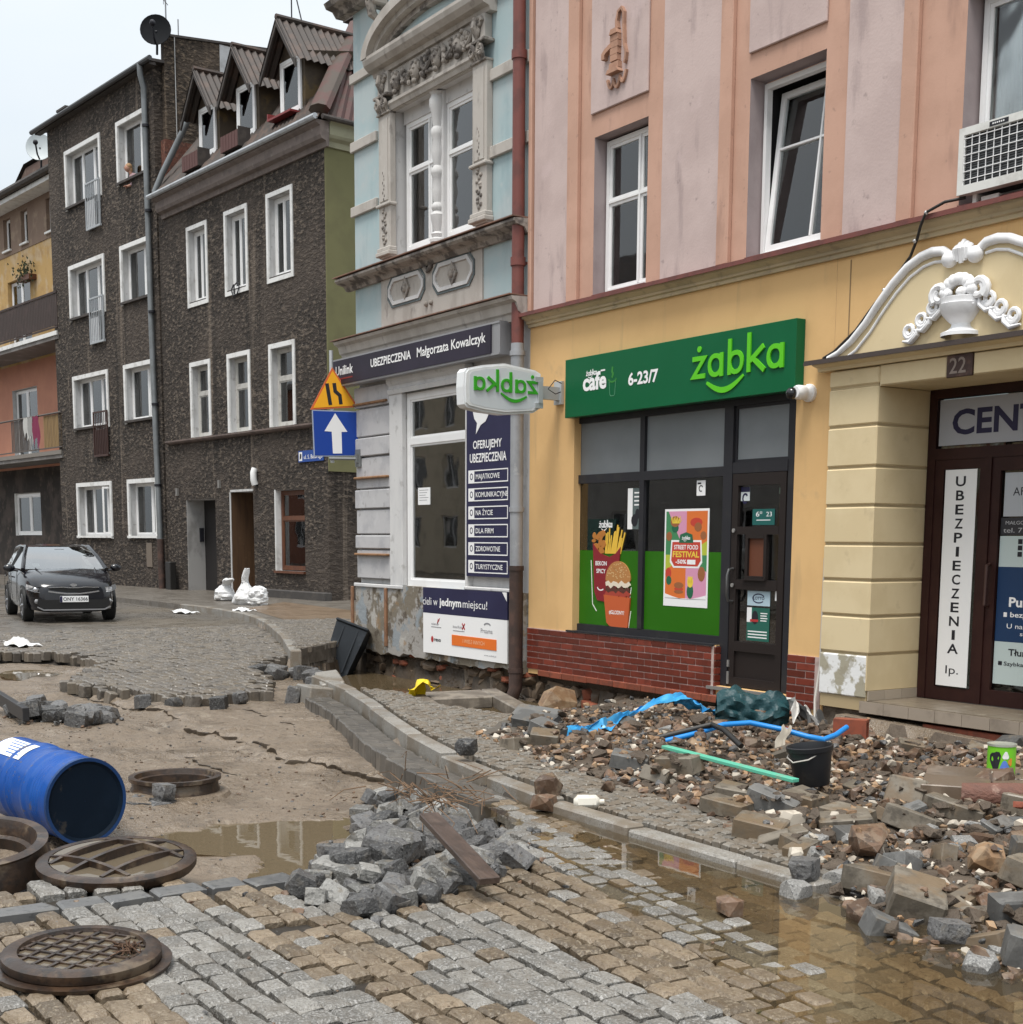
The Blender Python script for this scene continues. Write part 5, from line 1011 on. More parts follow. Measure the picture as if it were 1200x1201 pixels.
# dormers: front plane v = vd, window sill at z
def dormer(uc, label_u, box_red):
    w, zs_, ze, zr, vf = .66, 12.0, 13.48, 14.32, -.25
    par = hb
    back = -DR-.6
    m = MB(FB)
    wall(m, uc-w, uc+w, 11.7, ze, [(uc-.48, uc+.48, 12.2, 13.38, .1)], vf, 0)
    m.prism([(uc-w, ze), (uc+w, ze), (uc, zr-.1)], vf-.06, vf)
    m.quad((uc+w, vf, 11.6), (uc+w, back, 14.0), (uc+w, back, ze), (uc+w, vf, ze)); m.quad((uc-w, vf, 11.6), (uc-w, back, 14.0), (uc-w, back, ze), (uc-w, vf, ze))
    dd = m.build('dormer', M('dormer_cheek', (.07, .052, .035), .8, [((.14, .095, .04), 1.4, .5, .6, .8), ((.04, .03, .025), 4, .5, .65, .6)]), par)
    ov, hw = .45, .90
    zl = ze-.30
    for s_ in (-1, 1):
        pts = ((uc+s_*hw, vf+ov, zl), (uc+s_*hw, back, zl), (uc, back, zr), (uc, vf+ov, zr)) if s_ > 0 else ((uc-hw, back, zl), (uc-hw, vf+ov, zl), (uc, vf+ov, zr), (uc, back, zr))
        slope_sheet(FB, pts, .1, .03, CORRU, 'dormer_sheet', dd, 34)
    mm = MB(FB)
    for s_ in (-1, 1): mm.add([(uc, vf+ov-.02, zr+.03), (uc+s_*(hw+.04), vf+ov-.02, zl-.05), (uc+s_*(hw+.04), vf+ov-.02, zl-.25), (uc, vf+ov-.02, zr-.2), (uc, vf+ov-.07, zr+.03), (uc+s_*(hw+.04), vf+ov-.07, zl-.05), (uc+s_*(hw+.04), vf+ov-.07, zl-.25), (uc, vf+ov-.07, zr-.2)], [(0, 1, 2, 3), (7, 6, 5, 4), (0, 4, 5, 1), (1, 5, 6, 2), (2, 6, 7, 3)])
    mm.build('barge_board', EAVE, dd)
    mm = MB(FB); mm.sweep([(uc, vf+ov-.02, zr+.02), (uc, back, zr+.03)], .07, 6); mm.build('ridge_cap', CORRU, dd)
    window(par, FB, uc-.52, uc+.52, 12.12, 13.44, vf+.06, .10, [], [], WHITE, GLASSD, CURT, cur=(.3, 1), sash=.05)
    return dd
for i, uc in enumerate((-6.75, -4.42, -1.98)): dormer(uc, i, i == 1)
for k_, (lab, uc) in enumerate((('slatted red window box under the middle dormer window', -4.42), ('dark red window box under the far dormer window', -6.85))):
    t = thing('window_box', lab, 'planter', FB(uc, .2, 11.8))
    for i in range(6): MB(FB).box(uc-.5+i*.17, uc-.5+i*.17+.15, .28, .31, 11.72, 12.12).build('slat', M('red_slat', (.10, .045, .04), .7), t)
    MB(FB).box(uc-.5, uc+.5, -.05, .27, 11.72, 11.76).box(uc+.5, uc+.53, -.05, .30, 11.72, 12.2).build('frame', EAVE, t)
MB(FB).box(-2.6, -1.4, -.2, .14, 12.02, 12.07).box(-2.6, -2.55, -.2, .14, 12.07, 12.2).build('red_sill', M('sill_red', (.2, .03, .03), .5), hb)
ch = MB(FB).box(-4.2, -3.2, -4.2, -3.2, 13.5, 15.55); ch.box(-4.3, -3.1, -4.3, -3.1, 15.55, 15.65); ch.build('chimney', M('chimney_dark', (.09, .075, .07), .8, [((.2, .19, .18), 3, .5, .6, .6)]), hb)
for u, z, r_ in ((-6.07, 18.2, .022), (-5.0, 18.4, .02)):
    t = thing('roof_mast', 'thin antenna mast on the mansard roof, ' + ('the straighter one' if u < -6 else 'the leaning one'), 'antenna', FB(u, -3, 14.6))
    MB(FB).sweep([(u, -2.5, 14.6), (u+(.0 if u < -6 else -1.6), -2.5, z)], r_, 6).build('mast', KPRINT, t)
t = thing('wall_drainpipe', 'grey zinc drainpipe between the tall and the mansard house', 'pipe', FA(-.2, .1, 0))
MB(FA).sweep([(-.22, .28, 15.3), (-.24, .26, 15.0), (-.3, .14, 14.7), (-.34, .12, 14.3), (-.30, .12, 8), (-.12, .12, 1.6)], .085, 10, caps=False).build('pipe', M('zinc_pale', (.21, .225, .235), .5, [((.15, .16, .165), 2, .45, .62, .6)], metal=.3), t)
MB(FA).sweep([(-.12, .12, 1.62), (-.08, .12, .0)], .10, 10).build('foot_pipe', RUSTP, t)
for z in (13.6, 11.2, 8.3, 5.6, 3.2): MB(FA).lathe([(.08, 0), (.105, 0), (.105, .07), (.08, .07)], (-.31+.02*(15-z)*.6, .12, z), 10).build('clip', KPRINT, t)
t = thing('roof_drainpipe', 'slanting grey pipe on the mansard roof beside the firewall', 'pipe', FB(-9.0, 0, 11.7)); MB(FB).sweep([(-9.3, .30, 11.55), (-9.15, .1, 12.1), (-8.55, -.3, 13.2), (-8.4, -.4, 13.5)], .09, 10).build('pipe', M('zinc_pale', (.40, .43, .45), .4), t)
# ---------------------------------------------------------------- house A (four storeys)
ha = thing('tall_roughcast_house', 'tall dark grey roughcast house with white window frames and small balconies', 'building', FA(-4, 0, 0))
cols_ = [(-6.82, -3.88), (-2.64, -.44)]; rows = [(12.36, 14.24), (8.80, 10.59), (5.20, 7.01), (1.62, 3.48)]
holes = [(a+.12, b-.12, c+.1, d-.12, .26) for a, b in cols_ for c, d in rows]
for c in (12.36, 8.80, 5.20): holes.append((-4.98, -4.0, c-.86, c+.1, .26))
mb = MB(FA); wall(mb, -8.3, .02, -.3, 15.3, holes, 0, 0, 1); mb.build('front_wall', [RC1, SURG], ha)
mb = MB(FA); mb.quad((-8.3, 0, -.3), (-8.3, -9, -.3), (-8.3, -9, 15.3), (-8.3, 0, 15.3)); mb.quad((.02, 0, -.3), (.02, -.32, -.3), (.02, -.32, 15.3), (.02, 0, 15.3)).build('side_wall', RC1, ha)
mb = MB(FA); mb.add([(.02, -.28, 9.5), (.24, -.28, 9.5), (.24, -9, 9.5), (.02, -9, 9.5), (.02, -.28, 16.06), (.24, -.28, 16.06), (.24, -9, 16.9), (.02, -9, 16.9)], [(0, 3, 2, 1), (4, 5, 6, 7), (0, 1, 5, 4), (1, 2, 6, 5), (2, 3, 7, 6), (3, 0, 4, 7)]); mb.build('firewall', RC2, ha)
mb = MB(FA); mb.add([(-.02, -.24, 16.065), (.28, -.24, 16.065), (.28, -9, 16.905), (-.02, -9, 16.905), (-.02, -.24, 16.13), (.28, -.24, 16.13), (.28, -9, 16.97), (-.02, -9, 16.97)], [(0, 3, 2, 1), (4, 5, 6, 7), (0, 1, 5, 4), (1, 2, 6, 5), (2, 3, 7, 6), (3, 0, 4, 7)]); mb.build('firewall_coping', EAVE, ha)
mb = MB(FA); mb.box(.242, .27, -2.6, -2.05, 15.3, 16.21); mb.build('zinc_flashing', M('zinc_sheet', (.42, .43, .44), .5, [((.28, .28, .28), 2, .45, .62, .7)]), ha)
mb = MB(FA).box(.0, .30, -1.4, -.2, 11.4, 13.2); mb.build('bare_brick_patch', M('bare_brick', (.12, .045, .03), .85, [((.20, .10, .07), 12, .5, .6, .7), ((.05, .03, .025), 9, .5, .62, .7)], [(14, .8, .02)]), ha)
mb = MB(FA); mb.add([(-8.95, .22, 15.28), (.30, .22, 15.28), (-.3, -4.5, 15.7), (-8.3, -4.5, 15.9), (-8.95, .22, 15.36), (.30, .22, 15.36), (-.3, -4.5, 15.78), (-8.3, -4.5, 16.0)], [(0, 1, 2, 3), (7, 6, 5, 4), (0, 4, 5, 1), (1, 5, 6, 2), (3, 7, 4, 0)]); mb.build('roof', EAVE, ha)
MB(FA).box(-8.9, .25, 0, .2, 15.2, 15.275).build('eave_soffit', EAVE, ha)
MB(FA).sweep([(-9.0, .28, 15.27), (.48, .28, 15.30)], .075, 8).build('gutter', M('dark_gutter', (.05, .05, .052), .5), ha)
MB(FA).box(-8.1, -7.5, -1.0, -.4, 15.4, 15.85).box(-8.2, -7.4, -1.1, -.3, 15.85, 15.92).build('chimney', EAVE, ha)
for i, (c, d) in enumerate(rows):
    for j, (a, b) in enumerate(cols_):
        surround(ha, FA, a, b, c, d, .13, .04, False)
        MB(FA).box(a, b if (j or i == 3) else -4.98, -.3, .08, c+.03, c+.10).build('window_sill', SURR if i == 3 else EAVE, ha)
        if j == 0:
            mm = [(a+1.0, .05), (b-1.0, .05)] if i < 3 else [(a+.95, .05), (b-.85, .05)]
            window(ha, FA, a+.12, b-.12, c+.10, d-.12, -.2, .07, mm, [], WHITE, GLASSD, CURT, cur=(0, .45))
        else: window(ha, FA, a+.12, b-.12, c+.10, d-.12, -.2, .07, [((a+b)/2+.25, .06)], [], WHITE, GLASSD, CURT if i != 3 else CURTD, cur=(.1, .5) if i == 0 else (0, 1))
    if i < 3:
        w = window(ha, FA, -4.98, -4.0, c-.84, c+.10, -.2, .05, [], [], WHITE, GLASSD, None)
        t = thing('juliet_balcony', ('white mesh' if i < 2 else 'dark brown') + ' guard rail of the french window, ' + ('topmost of three' if i == 0 else 'middle of three' if i == 1 else 'lowest of three'), 'balcony', FA(-4.5, .05, c-.9))
        RM = M('rail_grey', (.35, .37, .39), .5) if i < 2 else M('rail_brown', (.06, .03, .025), .6)
        m = MB(FA).box(-5.03, -3.9, .06, .10, c+.48, c+.53).box(-5.03, -3.9, .04, .10, c-.92, c-.86).box(-5.03, -4.99, .06, .10, c-.86, c+.48).box(-3.94, -3.9, .06, .10, c-.86, c+.48); m.build('rail', RM, t)
        for k_ in range(7): MB(FA).box(-4.86+k_*.135, -4.84+k_*.135, .07, .09, c-.86, c+.48).build('bar', RM, t)
        if i < 2: MB(FA).box(-4.98, -4.35, .05, .06, c-.86, c-.02 if i == 0 else c-.1).build('screen', M('balcony_screen', (.55, .56, .57), .7, [((.4, .4, .4), 4, .5, .65, .6)]), t)
        else: MB(FA).box(-4.98, -3.95, .05, .06, c-.86, c-.05).build('screen', M('screen_brown', (.05, .028, .025), .7), t)
# open casement at the bottom left window
FO = Frame(FA(-4.02, -.2, 0), (FA.n*.75-FA.u*.66), (FA.u*.75+FA.n*.66)); m = MB(FO).box(0, .06, 0, .04, 1.78, 3.3).box(.40, .46, 0, .04, 1.78, 3.3).box(.06, .40, 0, .04, 1.78, 1.84).box(.06, .40, 0, .04, 3.24, 3.3); m.build('open_casement', WHITE, ha)
MB(FA).box(-1.35, -.95, 0, .03, .75, 1.5, 0, .01).build('patched_stone', M('patch_stone', (.16, .13, .105), .9), ha)
# woman leaning out of the top right window
def person_at_window():
    t = thing('person', 'person with blond hair and pink top leaning out of the top right window', 'person', FA(-1.75, -.1, 12.45))
    SK = M('skin', (.45, .24, .17), .6); PT = M('pink_top', (.40, .27, .29), .8); HR = M('blond_hair', (.36, .22, .11), .7, [((.22, .13, .07), 20, .45, .6, .6)])
    u, z, v = -1.86, 12.20, -.1
    m = MB(FA); m.sweep([(u, v-.30, z-.1), (u, v-.18, z+.16), (u-.01, v-.06, z+.34), (u-.01, v+.02, z+.42)], [.17, .19, .17, .07], 12, flat=.75)
    for s_ in (-1, 1): m.sweep([(u+s_*.15, v-.08, z+.33), (u+s_*.23, v+.0, z+.18), (u+s_*.16, v+.10, z+.04)], [.07, .06, .05], 8)
    m.build('top', PT, t)
    m = MB(FA); m.sweep([(u-.01, v+.0, z+.40), (u-.02, v+.05, z+.50)], .055, 8); m.ball((u-.04, v+.10, z+.58), (.085, .10, .12), 12, 9); m.ball((u-.06, v+.20, z+.57), (.015, .022, .02), 6, 5)
    for s_ in (-1, 1): m.ball((u-.04+s_*.085, v+.10, z+.58), (.012, .02, .03), 6, 5); m.sweep([(u+s_*.16, v+.10, z+.05), (u+s_*.05, v+.16, z+.03)], [.042, .034], 8)
    for s_ in (-1, 1):
        m.ball((u+s_*.03, v+.18, z+.03), (.035, .045, .018), 8, 6)
        for k_ in range(4): m.sweep([(u+s_*.03-.024+.016*k_, v+.20, z+.035), (u+s_*.03-.026+.017*k_, v+.245-.008*abs(k_-1.5), z+.03), (u+s_*.03-.026+.017*k_, v+.265-.008*abs(k_-1.5), z+.015)], [.009, .008, .006], 6)
        m.sweep([(u+s_*.03-s_*.03, v+.17, z+.035), (u+s_*.03-s_*.05, v+.205, z+.025)], [.01, .007], 6)
    m.build('skin', SK, t)
    m = MB(FA)
    for s_ in (-1, 1): m.ball((u-.055+s_*.032, v+.188, z+.60), (.012, .008, .008), 6, 5)
    m.build('eyes', KPRINT, t); MB(FA).ball((u-.055, v+.190, z+.525), (.024, .008, .008), 6, 5).build('mouth', M('lip', (.3, .08, .07), .6), t)
    m = MB(FA).ball((u-.035, v+.065, z+.625), (.10, .11, .105), 12, 9).ball((u-.03, v+.02, z+.55), (.09, .07, .10), 10, 8); m.build('hair', HR, t)
person_at_window()
# satellite dishes and aerial
def dish(name, label, c, r, mat, fr, nx):
    t = thing(name, label, 'satellite dish', fr(c[0], c[1], c[2]-r-.5))
    cen = fr(*c); ax = Vector(nx).normalized(); a = ax.cross(Vector((0, 0, 1))).normalized(); b = a.cross(ax).normalized()
    F = Frame(cen, a, ax, b)
    MB(F).lathe([(.001, -.18*r), (r*.5, -.13*r), (r*.8, -.05*r), (r, .03*r), (r*1.02, .0), (r*.8, -.09*r), (r*.5, -.17*r), (.001, -.22*r)], (0, 0, 0), 24, axis='y').build('reflector', mat, t)
    MB(F).sweep([(0, -.1*r, -r*.9), (0, r*.5, -r*.75), (0, r*.95, -.1*r)], .03, 6).ball((0, r*.95, -.05*r), .09, 8, 6).build('feed_arm', KPRINT, t)
    MB(F).sweep([(0, -.15*r, 0), (0, -.5*r, -.1), (0, -.5*r, -r*1.4)], .035, 8).build('mast', KPRINT, t); return t
dish('satellite_dish', 'dark grey satellite dish on the top corner of the firewall', (.2, -.05, 16.2), .44, M('dish_dark', (.012, .013, .015), .8, [((.02, .02, .022), 2, .45, .62, .6)], spec=.1), FA, (.85, -.5, .15))
dish('satellite_dish', 'pale grey satellite dish at the left end of the tall house', (-9.85, -.3, 15.1), .46, M('dish_pale', (.55, .60, .62), .5, [((.45, .5, .52), 2, .45, .62, .6)]), FA, (.85, -.5, .12))
t = thing('roof_aerial', 'thin television aerial above the firewall', 'antenna', FA(.1, -.3, 17)); m = MB(FA).sweep([(.12, -.42, 16.1), (.12, -.42, 19.0)], .024, 6).sweep([(.1, -.5, 17.0), (.6, -.1, 16.95)], .012, 5).sweep([(.45, -.2, 16.85), (.45, -.2, 17.1)], .010, 5); m.build('mast', M('mast_grey', (.25, .26, .27), .5), t)
t = thing('lightning_rod', 'short thin rod standing on the firewall coping', 'rod', FA(.1, -2, 17)); MB(FA).sweep([(.12, -.8, 16.1), (.12, -.8, 16.67)], .02, 6).build('rod', M('mast_grey', (.25, .26, .27), .5), t)
t = thing('roof_wire', 'thin white cable running down the firewall', 'cable', FA(.3, -.8, 10)); MB(FA).sweep([(.265, -.6, 16.15), (.265, -.6, 14), (.265, -.6, 11.5)], .014, 5).build('cable', M('cable_grey', (.4, .4, .4), .6), t)
# ---------------------------------------------------------------- house C (balconies)
hc = thing('balcony_house', 'peach and ochre house with two balconies at the far left', 'building', FC(-3, -1.2, 0))
VC = -1.2
PEACH = M('peach_plaster', (.50, .235, .155), .85, [((.42, .19, .13), 1, .42, .62, .6)], [(30, .2, .005)])
TANP = M('stained_tan_plaster', (.22, .155, .115), .88, [((.19, .13, .10), .9, .45, .65, .7, (1, 1, .4)), ((.36, .28, .20), 1.6, .52, .68, .5)], [(30, .2, .005)])
OCH = M('ochre_old_plaster', (.46, .30, .12), .88, [((.50, .40, .28), 1.2, .5, .6, .6), ((.33, .2, .09), 2, .5, .65, .5)], [(30, .2, .005)])
DKB = M('dark_ground_wall', (.030, .025, .022), .9, [((.09, .07, .06), 1.4, .45, .62, .7), ((.14, .10, .085), 2.4, .58, .68, .5)], [(20, .3, .008)])  # ground floor wall, darker than the storeys above
UL, UR = -26, 0.5
mb = MB(FC); wall(mb, UL, UR, 8.3, 12.45, [(-8.13, -5.72, 8.7, 11.48, .25)], VC, 0, 0); mb.build('ochre_wall', OCH, hc)
mb = MB(FC); wall(mb, UL, UR, 4.3, 8.3, [(-8.13, -5.45, 4.7, 7.36, .25)], VC, 0, 1); mb.build('peach_wall', [PEACH, SURG], hc)
mb = MB(FC); wall(mb, UL, UR, -.3, 4.3, [(-8.4, -5.54, 1.72, 3.38, .25)], VC, 0, 1); mb.build('ground_wall', [DKB, SURR], hc)
TW = [(-8.28, -7.5), (-6.36, -5.66), (-3.77, -3.1)]
mb = MB(FC); wall(mb, UL, UR, 12.45, 14.4, [(a, b, 12.68, 13.85, .25) for a, b in TW], VC+.02, 0); mb.build('tan_wall', TANP, hc)
for a, b in TW: window(hc, FC, a, b, 12.68, 13.84, VC-.12, .06, [((a+b)/2+.05, .03)], [], WHITE, GLASSD, None); MB(FC).box(a-.05, b+.05, VC, VC+.1, 12.60, 12.67).build('window_sill', SURR, hc)
window(hc, FC, -8.1, -5.75, 8.7, 11.45, VC-.15, .08, [(-7.0, .07)], [], WHITE, GLASSD, CURT)
window(hc, FC, -8.1, -5.48, 4.5, 7.34, VC-.15, .08, [(-6.9, .10)], [], WHITE, GLASSD, CURTD)
window(hc, FC, -8.38, -5.56, 1.74, 3.36, VC-.1, .12, [(-6.9, .10)], [], WHITE, GLASSD, None)
mb = MB(FC).box(UL, UR, VC, -.55, 14.05, 14.22); mb.build('eave', SURR, hc); MB(FC).sweep([(UL, -.45, 14.32), (UR, -.45, 14.34)], .13, 8).build('gutter', EAVE, hc)
mb = MB(FC); mb.add([(UL, -.4, 14.3), (UR, -.4, 14.3), (UR, -5, 15.4), (UL, -5, 15.4)], [(0, 1, 2, 3)]); mb.build('roof', EAVE, hc)
mb = MB(FC).prism([(-20, 14.9), (-14.65, 17.6), (-8, 17.6), (-8, 14.5), (-20, 14.5)], -5.6, -4.5); mb.build('rear_gable', M('gable_brick', (.13, .085, .07), .9, [((.2, .15, .12), 3, .5, .62, .6)]), hc)
MB(FC).add([(-20.2, -4.4, 15.0), (-14.65, -4.4, 17.75), (-8, -4.4, 17.75), (-8, -5.7, 17.85), (-14.65, -5.7, 17.85), (-20.2, -5.7, 15.1)], [(0, 1, 4, 5), (1, 2, 3, 4)]).build('gable_coping', EAVE, hc)
for z, lab in ((8.35, 'upper'), (4.35, 'lower')):
    MB(FC).box(UL, 0.05, VC, .05, z+.04, z+.26).build('balcony_slab', M('slab_grey', (.17, .155, .145), .8, [((.3, .29, .28), 1.2, .5, .62, .5)]), hc)
    MB(FC).box(UL, 0.07, .05, .09, z+.17, z+.31).build('slab_edge', SURR if z > 6 else M('slab_edge_dark', (.2, .18, .16), .7), hc)
RL = M('brown_railing', (.045, .03, .026), .7, [((.07, .045, .04), 3, .5, .65, .6)])
MB(FC).box(UL, .03, .0, .04, 9.92, 9.99).box(UL, .03, .0, .03, 8.78, 8.84).build('upper_rail', RL, hc)
for i in range(46): MB(FC).box(-7.1+i*.155, -7.1+i*.155+.14, .0, .02, 8.86, 9.91).build('railing_slat', RL, hc)
MB(FC).sweep([(UL, .02, 5.94), (.03, .02, 5.94)], .035, 6).box(UL, .03, .0, .04, 4.75, 4.79).box(UL, .03, .0, .04, 4.6, 4.63).build('lower_rail', M('rail_dull', (.10, .085, .075), .6), hc)
BAM = M('bamboo_screen', (.26, .17, .075), .7, [((.16, .10, .05), 6, .45, .62, .6, (1, 1, .1))])
for i in range(13): MB(FC).box(-1.7+i*.135, -1.7+i*.135+.1, -.02, .0, 4.75, 5.9).build('bamboo_slat', BAM, hc)
for i in range(14): MB(FC).box(-5.0+i*.14, -5.0+i*.14+.06, -.02, .0, 4.75, 5.9).build('baluster', M('rail_dull', (.10, .085, .075), .6), hc)
t = thing('hanging_laundry', 'pale and magenta clothes hanging over the lower balcony rail', 'laundry', FC(-2.6, .05, 4.9))
for u0, u1, z0, c in ((-3.5, -3.0, 5.1, (.5, .5, .48)), (-3.05, -2.55, 4.9, (.3, .3, .29)), (-2.6, -1.95, 4.75, (.20, .03, .075))):
    m = MB(FC); P = []
    for i in range(9):
        for j in range(5): u = u0+(u1-u0)*(i/8); P.append((u, .06+.03*sin(i*1.7+j), 5.95-(5.95-z0)*(j/4)*(.8+.2*sin(i*1.3))))
    m.add(P, [(i*5+j, i*5+j+1, i*5+5+j+1, i*5+5+j) for i in range(8) for j in range(4)], 0, True); m.build('garment', M('cloth%.2f' % c[0], c, .9), t)
t = thing('balcony_plant', 'trailing flower box plant above the upper balcony', 'plant', FC(-4.9, -.8, 10.9))
m = MB(FC); rr = random.Random(6)
for i in range(160):
    u, v, z = -5.6+rr.gauss(0, .35), VC+.25+rr.gauss(0, .12), 11.6+rr.gauss(0, .2)-abs(rr.gauss(0, .15)); s_ = .07
    m.add([(u-s_, v, z), (u+s_*rr.random(), v+s_*.4, z+s_*rr.uniform(-.5, 1)), (u+s_, v-.02, z-s_*.4), (u, v, z-s_)], [(0, 1, 2, 3)])
f_o = m.build('foliage', M('leaf_green', (.04, .055, .022), .8, [((.12, .06, .03), 6, .5, .62, .6)]), t); f_o['kind'] = 'stuff'
MB(FC).box(-6.2, -5.0, VC, VC+.3, 11.2, 11.38).build('flower_box', BRNW, t)
# ================================================================ ground
import numpy as np
def inpoly(P, X, Y):
    c = np.zeros(X.shape, bool); n = len(P)
    for i in range(n):
        (x1, y1), (x2, y2) = P[i], P[(i+1) % n]
        if y1 == y2: continue
        k = ((y1 > Y) != (y2 > Y)) & (X < (x2-x1)*(Y-y1)/(y2-y1)+x1); c ^= k
    return c
def ip1(P, x, y): return bool(inpoly(P, np.array([x]), np.array([y]))[0])
def vnoise(X, Y, s, seed=0):
    """smooth value noise on arrays"""
    x, y = X*s+seed*17.3, Y*s+seed*9.1; xi, yi = np.floor(x), np.floor(y); fx, fy = x-xi, y-yi; fx, fy = fx*fx*(3-2*fx), fy*fy*(3-2*fy)
    h = lambda a, b: np.modf(np.abs(np.sin(a*127.1+b*311.7)*43758.5453))[0]
    return (h(xi, yi)*(1-fx)+h(xi+1, yi)*fx)*(1-fy)+(h(xi, yi+1)*(1-fx)+h(xi+1, yi+1)*fx)*fy
EDGE = [(-2, -6.5), (0.8, -6.6), (1.44, -6.65), (1.62, -6.72), (2.28, -6.50), (2.57, -6.06), (2.70, -5.65), (3.2, -5.65), (3.8, -6.0), (4.2, -6.35), (4.54, -7.0), (4.72, -7.7), (5, -8.3)]   # (y, x) left edge of the paved square
KERB = [(-14.1, 6.50), (-12.9, 6.28), (-11.8, 5.95), (-9.74, 5.28), (-8.52, 4.97), (-7.71, 4.84), (-6.82, 4.73), (-5.83, 4.71), (-4.59, 4.71), (-2.0, 4.70), (1.5, 4.70)]
P_STREET = [(-24.5, 2.0), (-21.5, 2.9), (-20.6, 4.6), (-20.26, 5.23), (-19.27, 5.5), (-18.14, 5.32), (-16.87, 4.71), (-16.18, 4.26), (-15.34, 4.41), (-14.67, 4.68), (-13.72, 5.01), (-13.98, 5.88), (-15.24, 6.5), (-16.56, 6.86), (-17.76, 7.61), (-18.05, 8.0), (-22.3, 9.55), (-26.2, 10.7), (-28.5, 10.95), (-31, 11.0), (-31, 2.0)]
P_WALK = [(-17.4, 7.75), (-18.3, 8.75), (-19.25, 9.55), (-19.25, 24), (-33, 24), (-33, 10.98), (-28.5, 11.0), (-26.2, 10.72), (-22.3, 9.6), (-18.1, 8.05)]
P_STRIP = [(-12.95, 6.34), (-12.3, 6.62), (-11.2, 6.42), (-10.3, 6.62), (-9.7, 6.5), (-9.0, 5.85), (-8.3, 5.62), (-7.0, 5.45), (-6.2, 5.4), (-5.15, 5.2), (-4.4, 4.95), (-2, 4.9), (-2, 4.75), (-4.6, 4.76), (-6.8, 4.78), (-8.5, 5.02), (-9.7, 5.33), (-11.8, 6.0)]
P_RUB = [(-9.3, 5.65), (-9.7, 6.5), (-10.2, 7.2), (-10.2, 8.3), (-9.6, 9.3), (-8.7, 9.5), (-6.8, 9.45), (-5.2, 9.4), (-3.6, 8.2), (-2.6, 6.4), (-2.3, 4.5), (-3.05, 4.32), (-3.9, 4.38), (-4.6, 4.74), (-5.15, 5.0), (-6.2, 5.32), (-7.07, 5.32), (-7.87, 5.32)]
P_PIT = [(-17.3, 7.75), (-18.25, 8.7), (-19.3, 9.7), (-9.2, 9.7), (-9.8, 8.6), (-10.3, 7.4), (-9.9, 6.75), (-10.6, 6.75), (-11.2, 6.55), (-12.2, 6.72), (-13.0, 6.5), (-13.6, 6.65), (-14.4, 6.9), (-15.5, 7.2), (-16.4, 7.4)]
P_MUDP = [(-8.05, 2.78), (-8.15, 3.1), (-8.05, 3.5), (-7.76, 3.95), (-7.2, 3.75), (-6.68, 3.3), (-6.6, 2.98), (-6.9, 2.84), (-7.2, 3.0), (-7.45, 2.8), (-7.75, 2.7)]
CRACK = [(-15.5, 4.4), (-14.39, 4.5), (-13.63, 4.61), (-12.46, 4.42), (-11.35, 4.61), (-10.3, 4.47), (-9.77, 4.68), (-9.09, 4.85), (-8.6, 5.0)]
POUT = [(-7.6, 4.9), (-6.5, 4.62), (-6.0, 4.40), (-5.4, 4.22), (-4.75, 4.03), (-4.3, 3.97), (-3.95, 3.86), (-3.5, 3.62), (-3.1, 3.45), (-2.0, 3.25), (0, 3.1)]
def interp(P, v): return np.interp(v, [p[0] for p in P], [p[1] for p in P])
KT = [(-14.2, .13), (-9, .105), (-7.4, .065), (-6.4, .04), (-4.6, .025), (2, .025)]
def ktop(x): return np.interp(x, [p[0] for p in KT], [p[1] for p in KT])
def dip(x, y): return -.034*np.clip((y-interp(POUT, x)+.05*np.sin(x*9)+.04*np.sin(x*23+y*9))/.22, 0, 1)
GX0, GX1, GY0, GY1, GS = -24.6, 2.0, -3.0, 10.6, .055
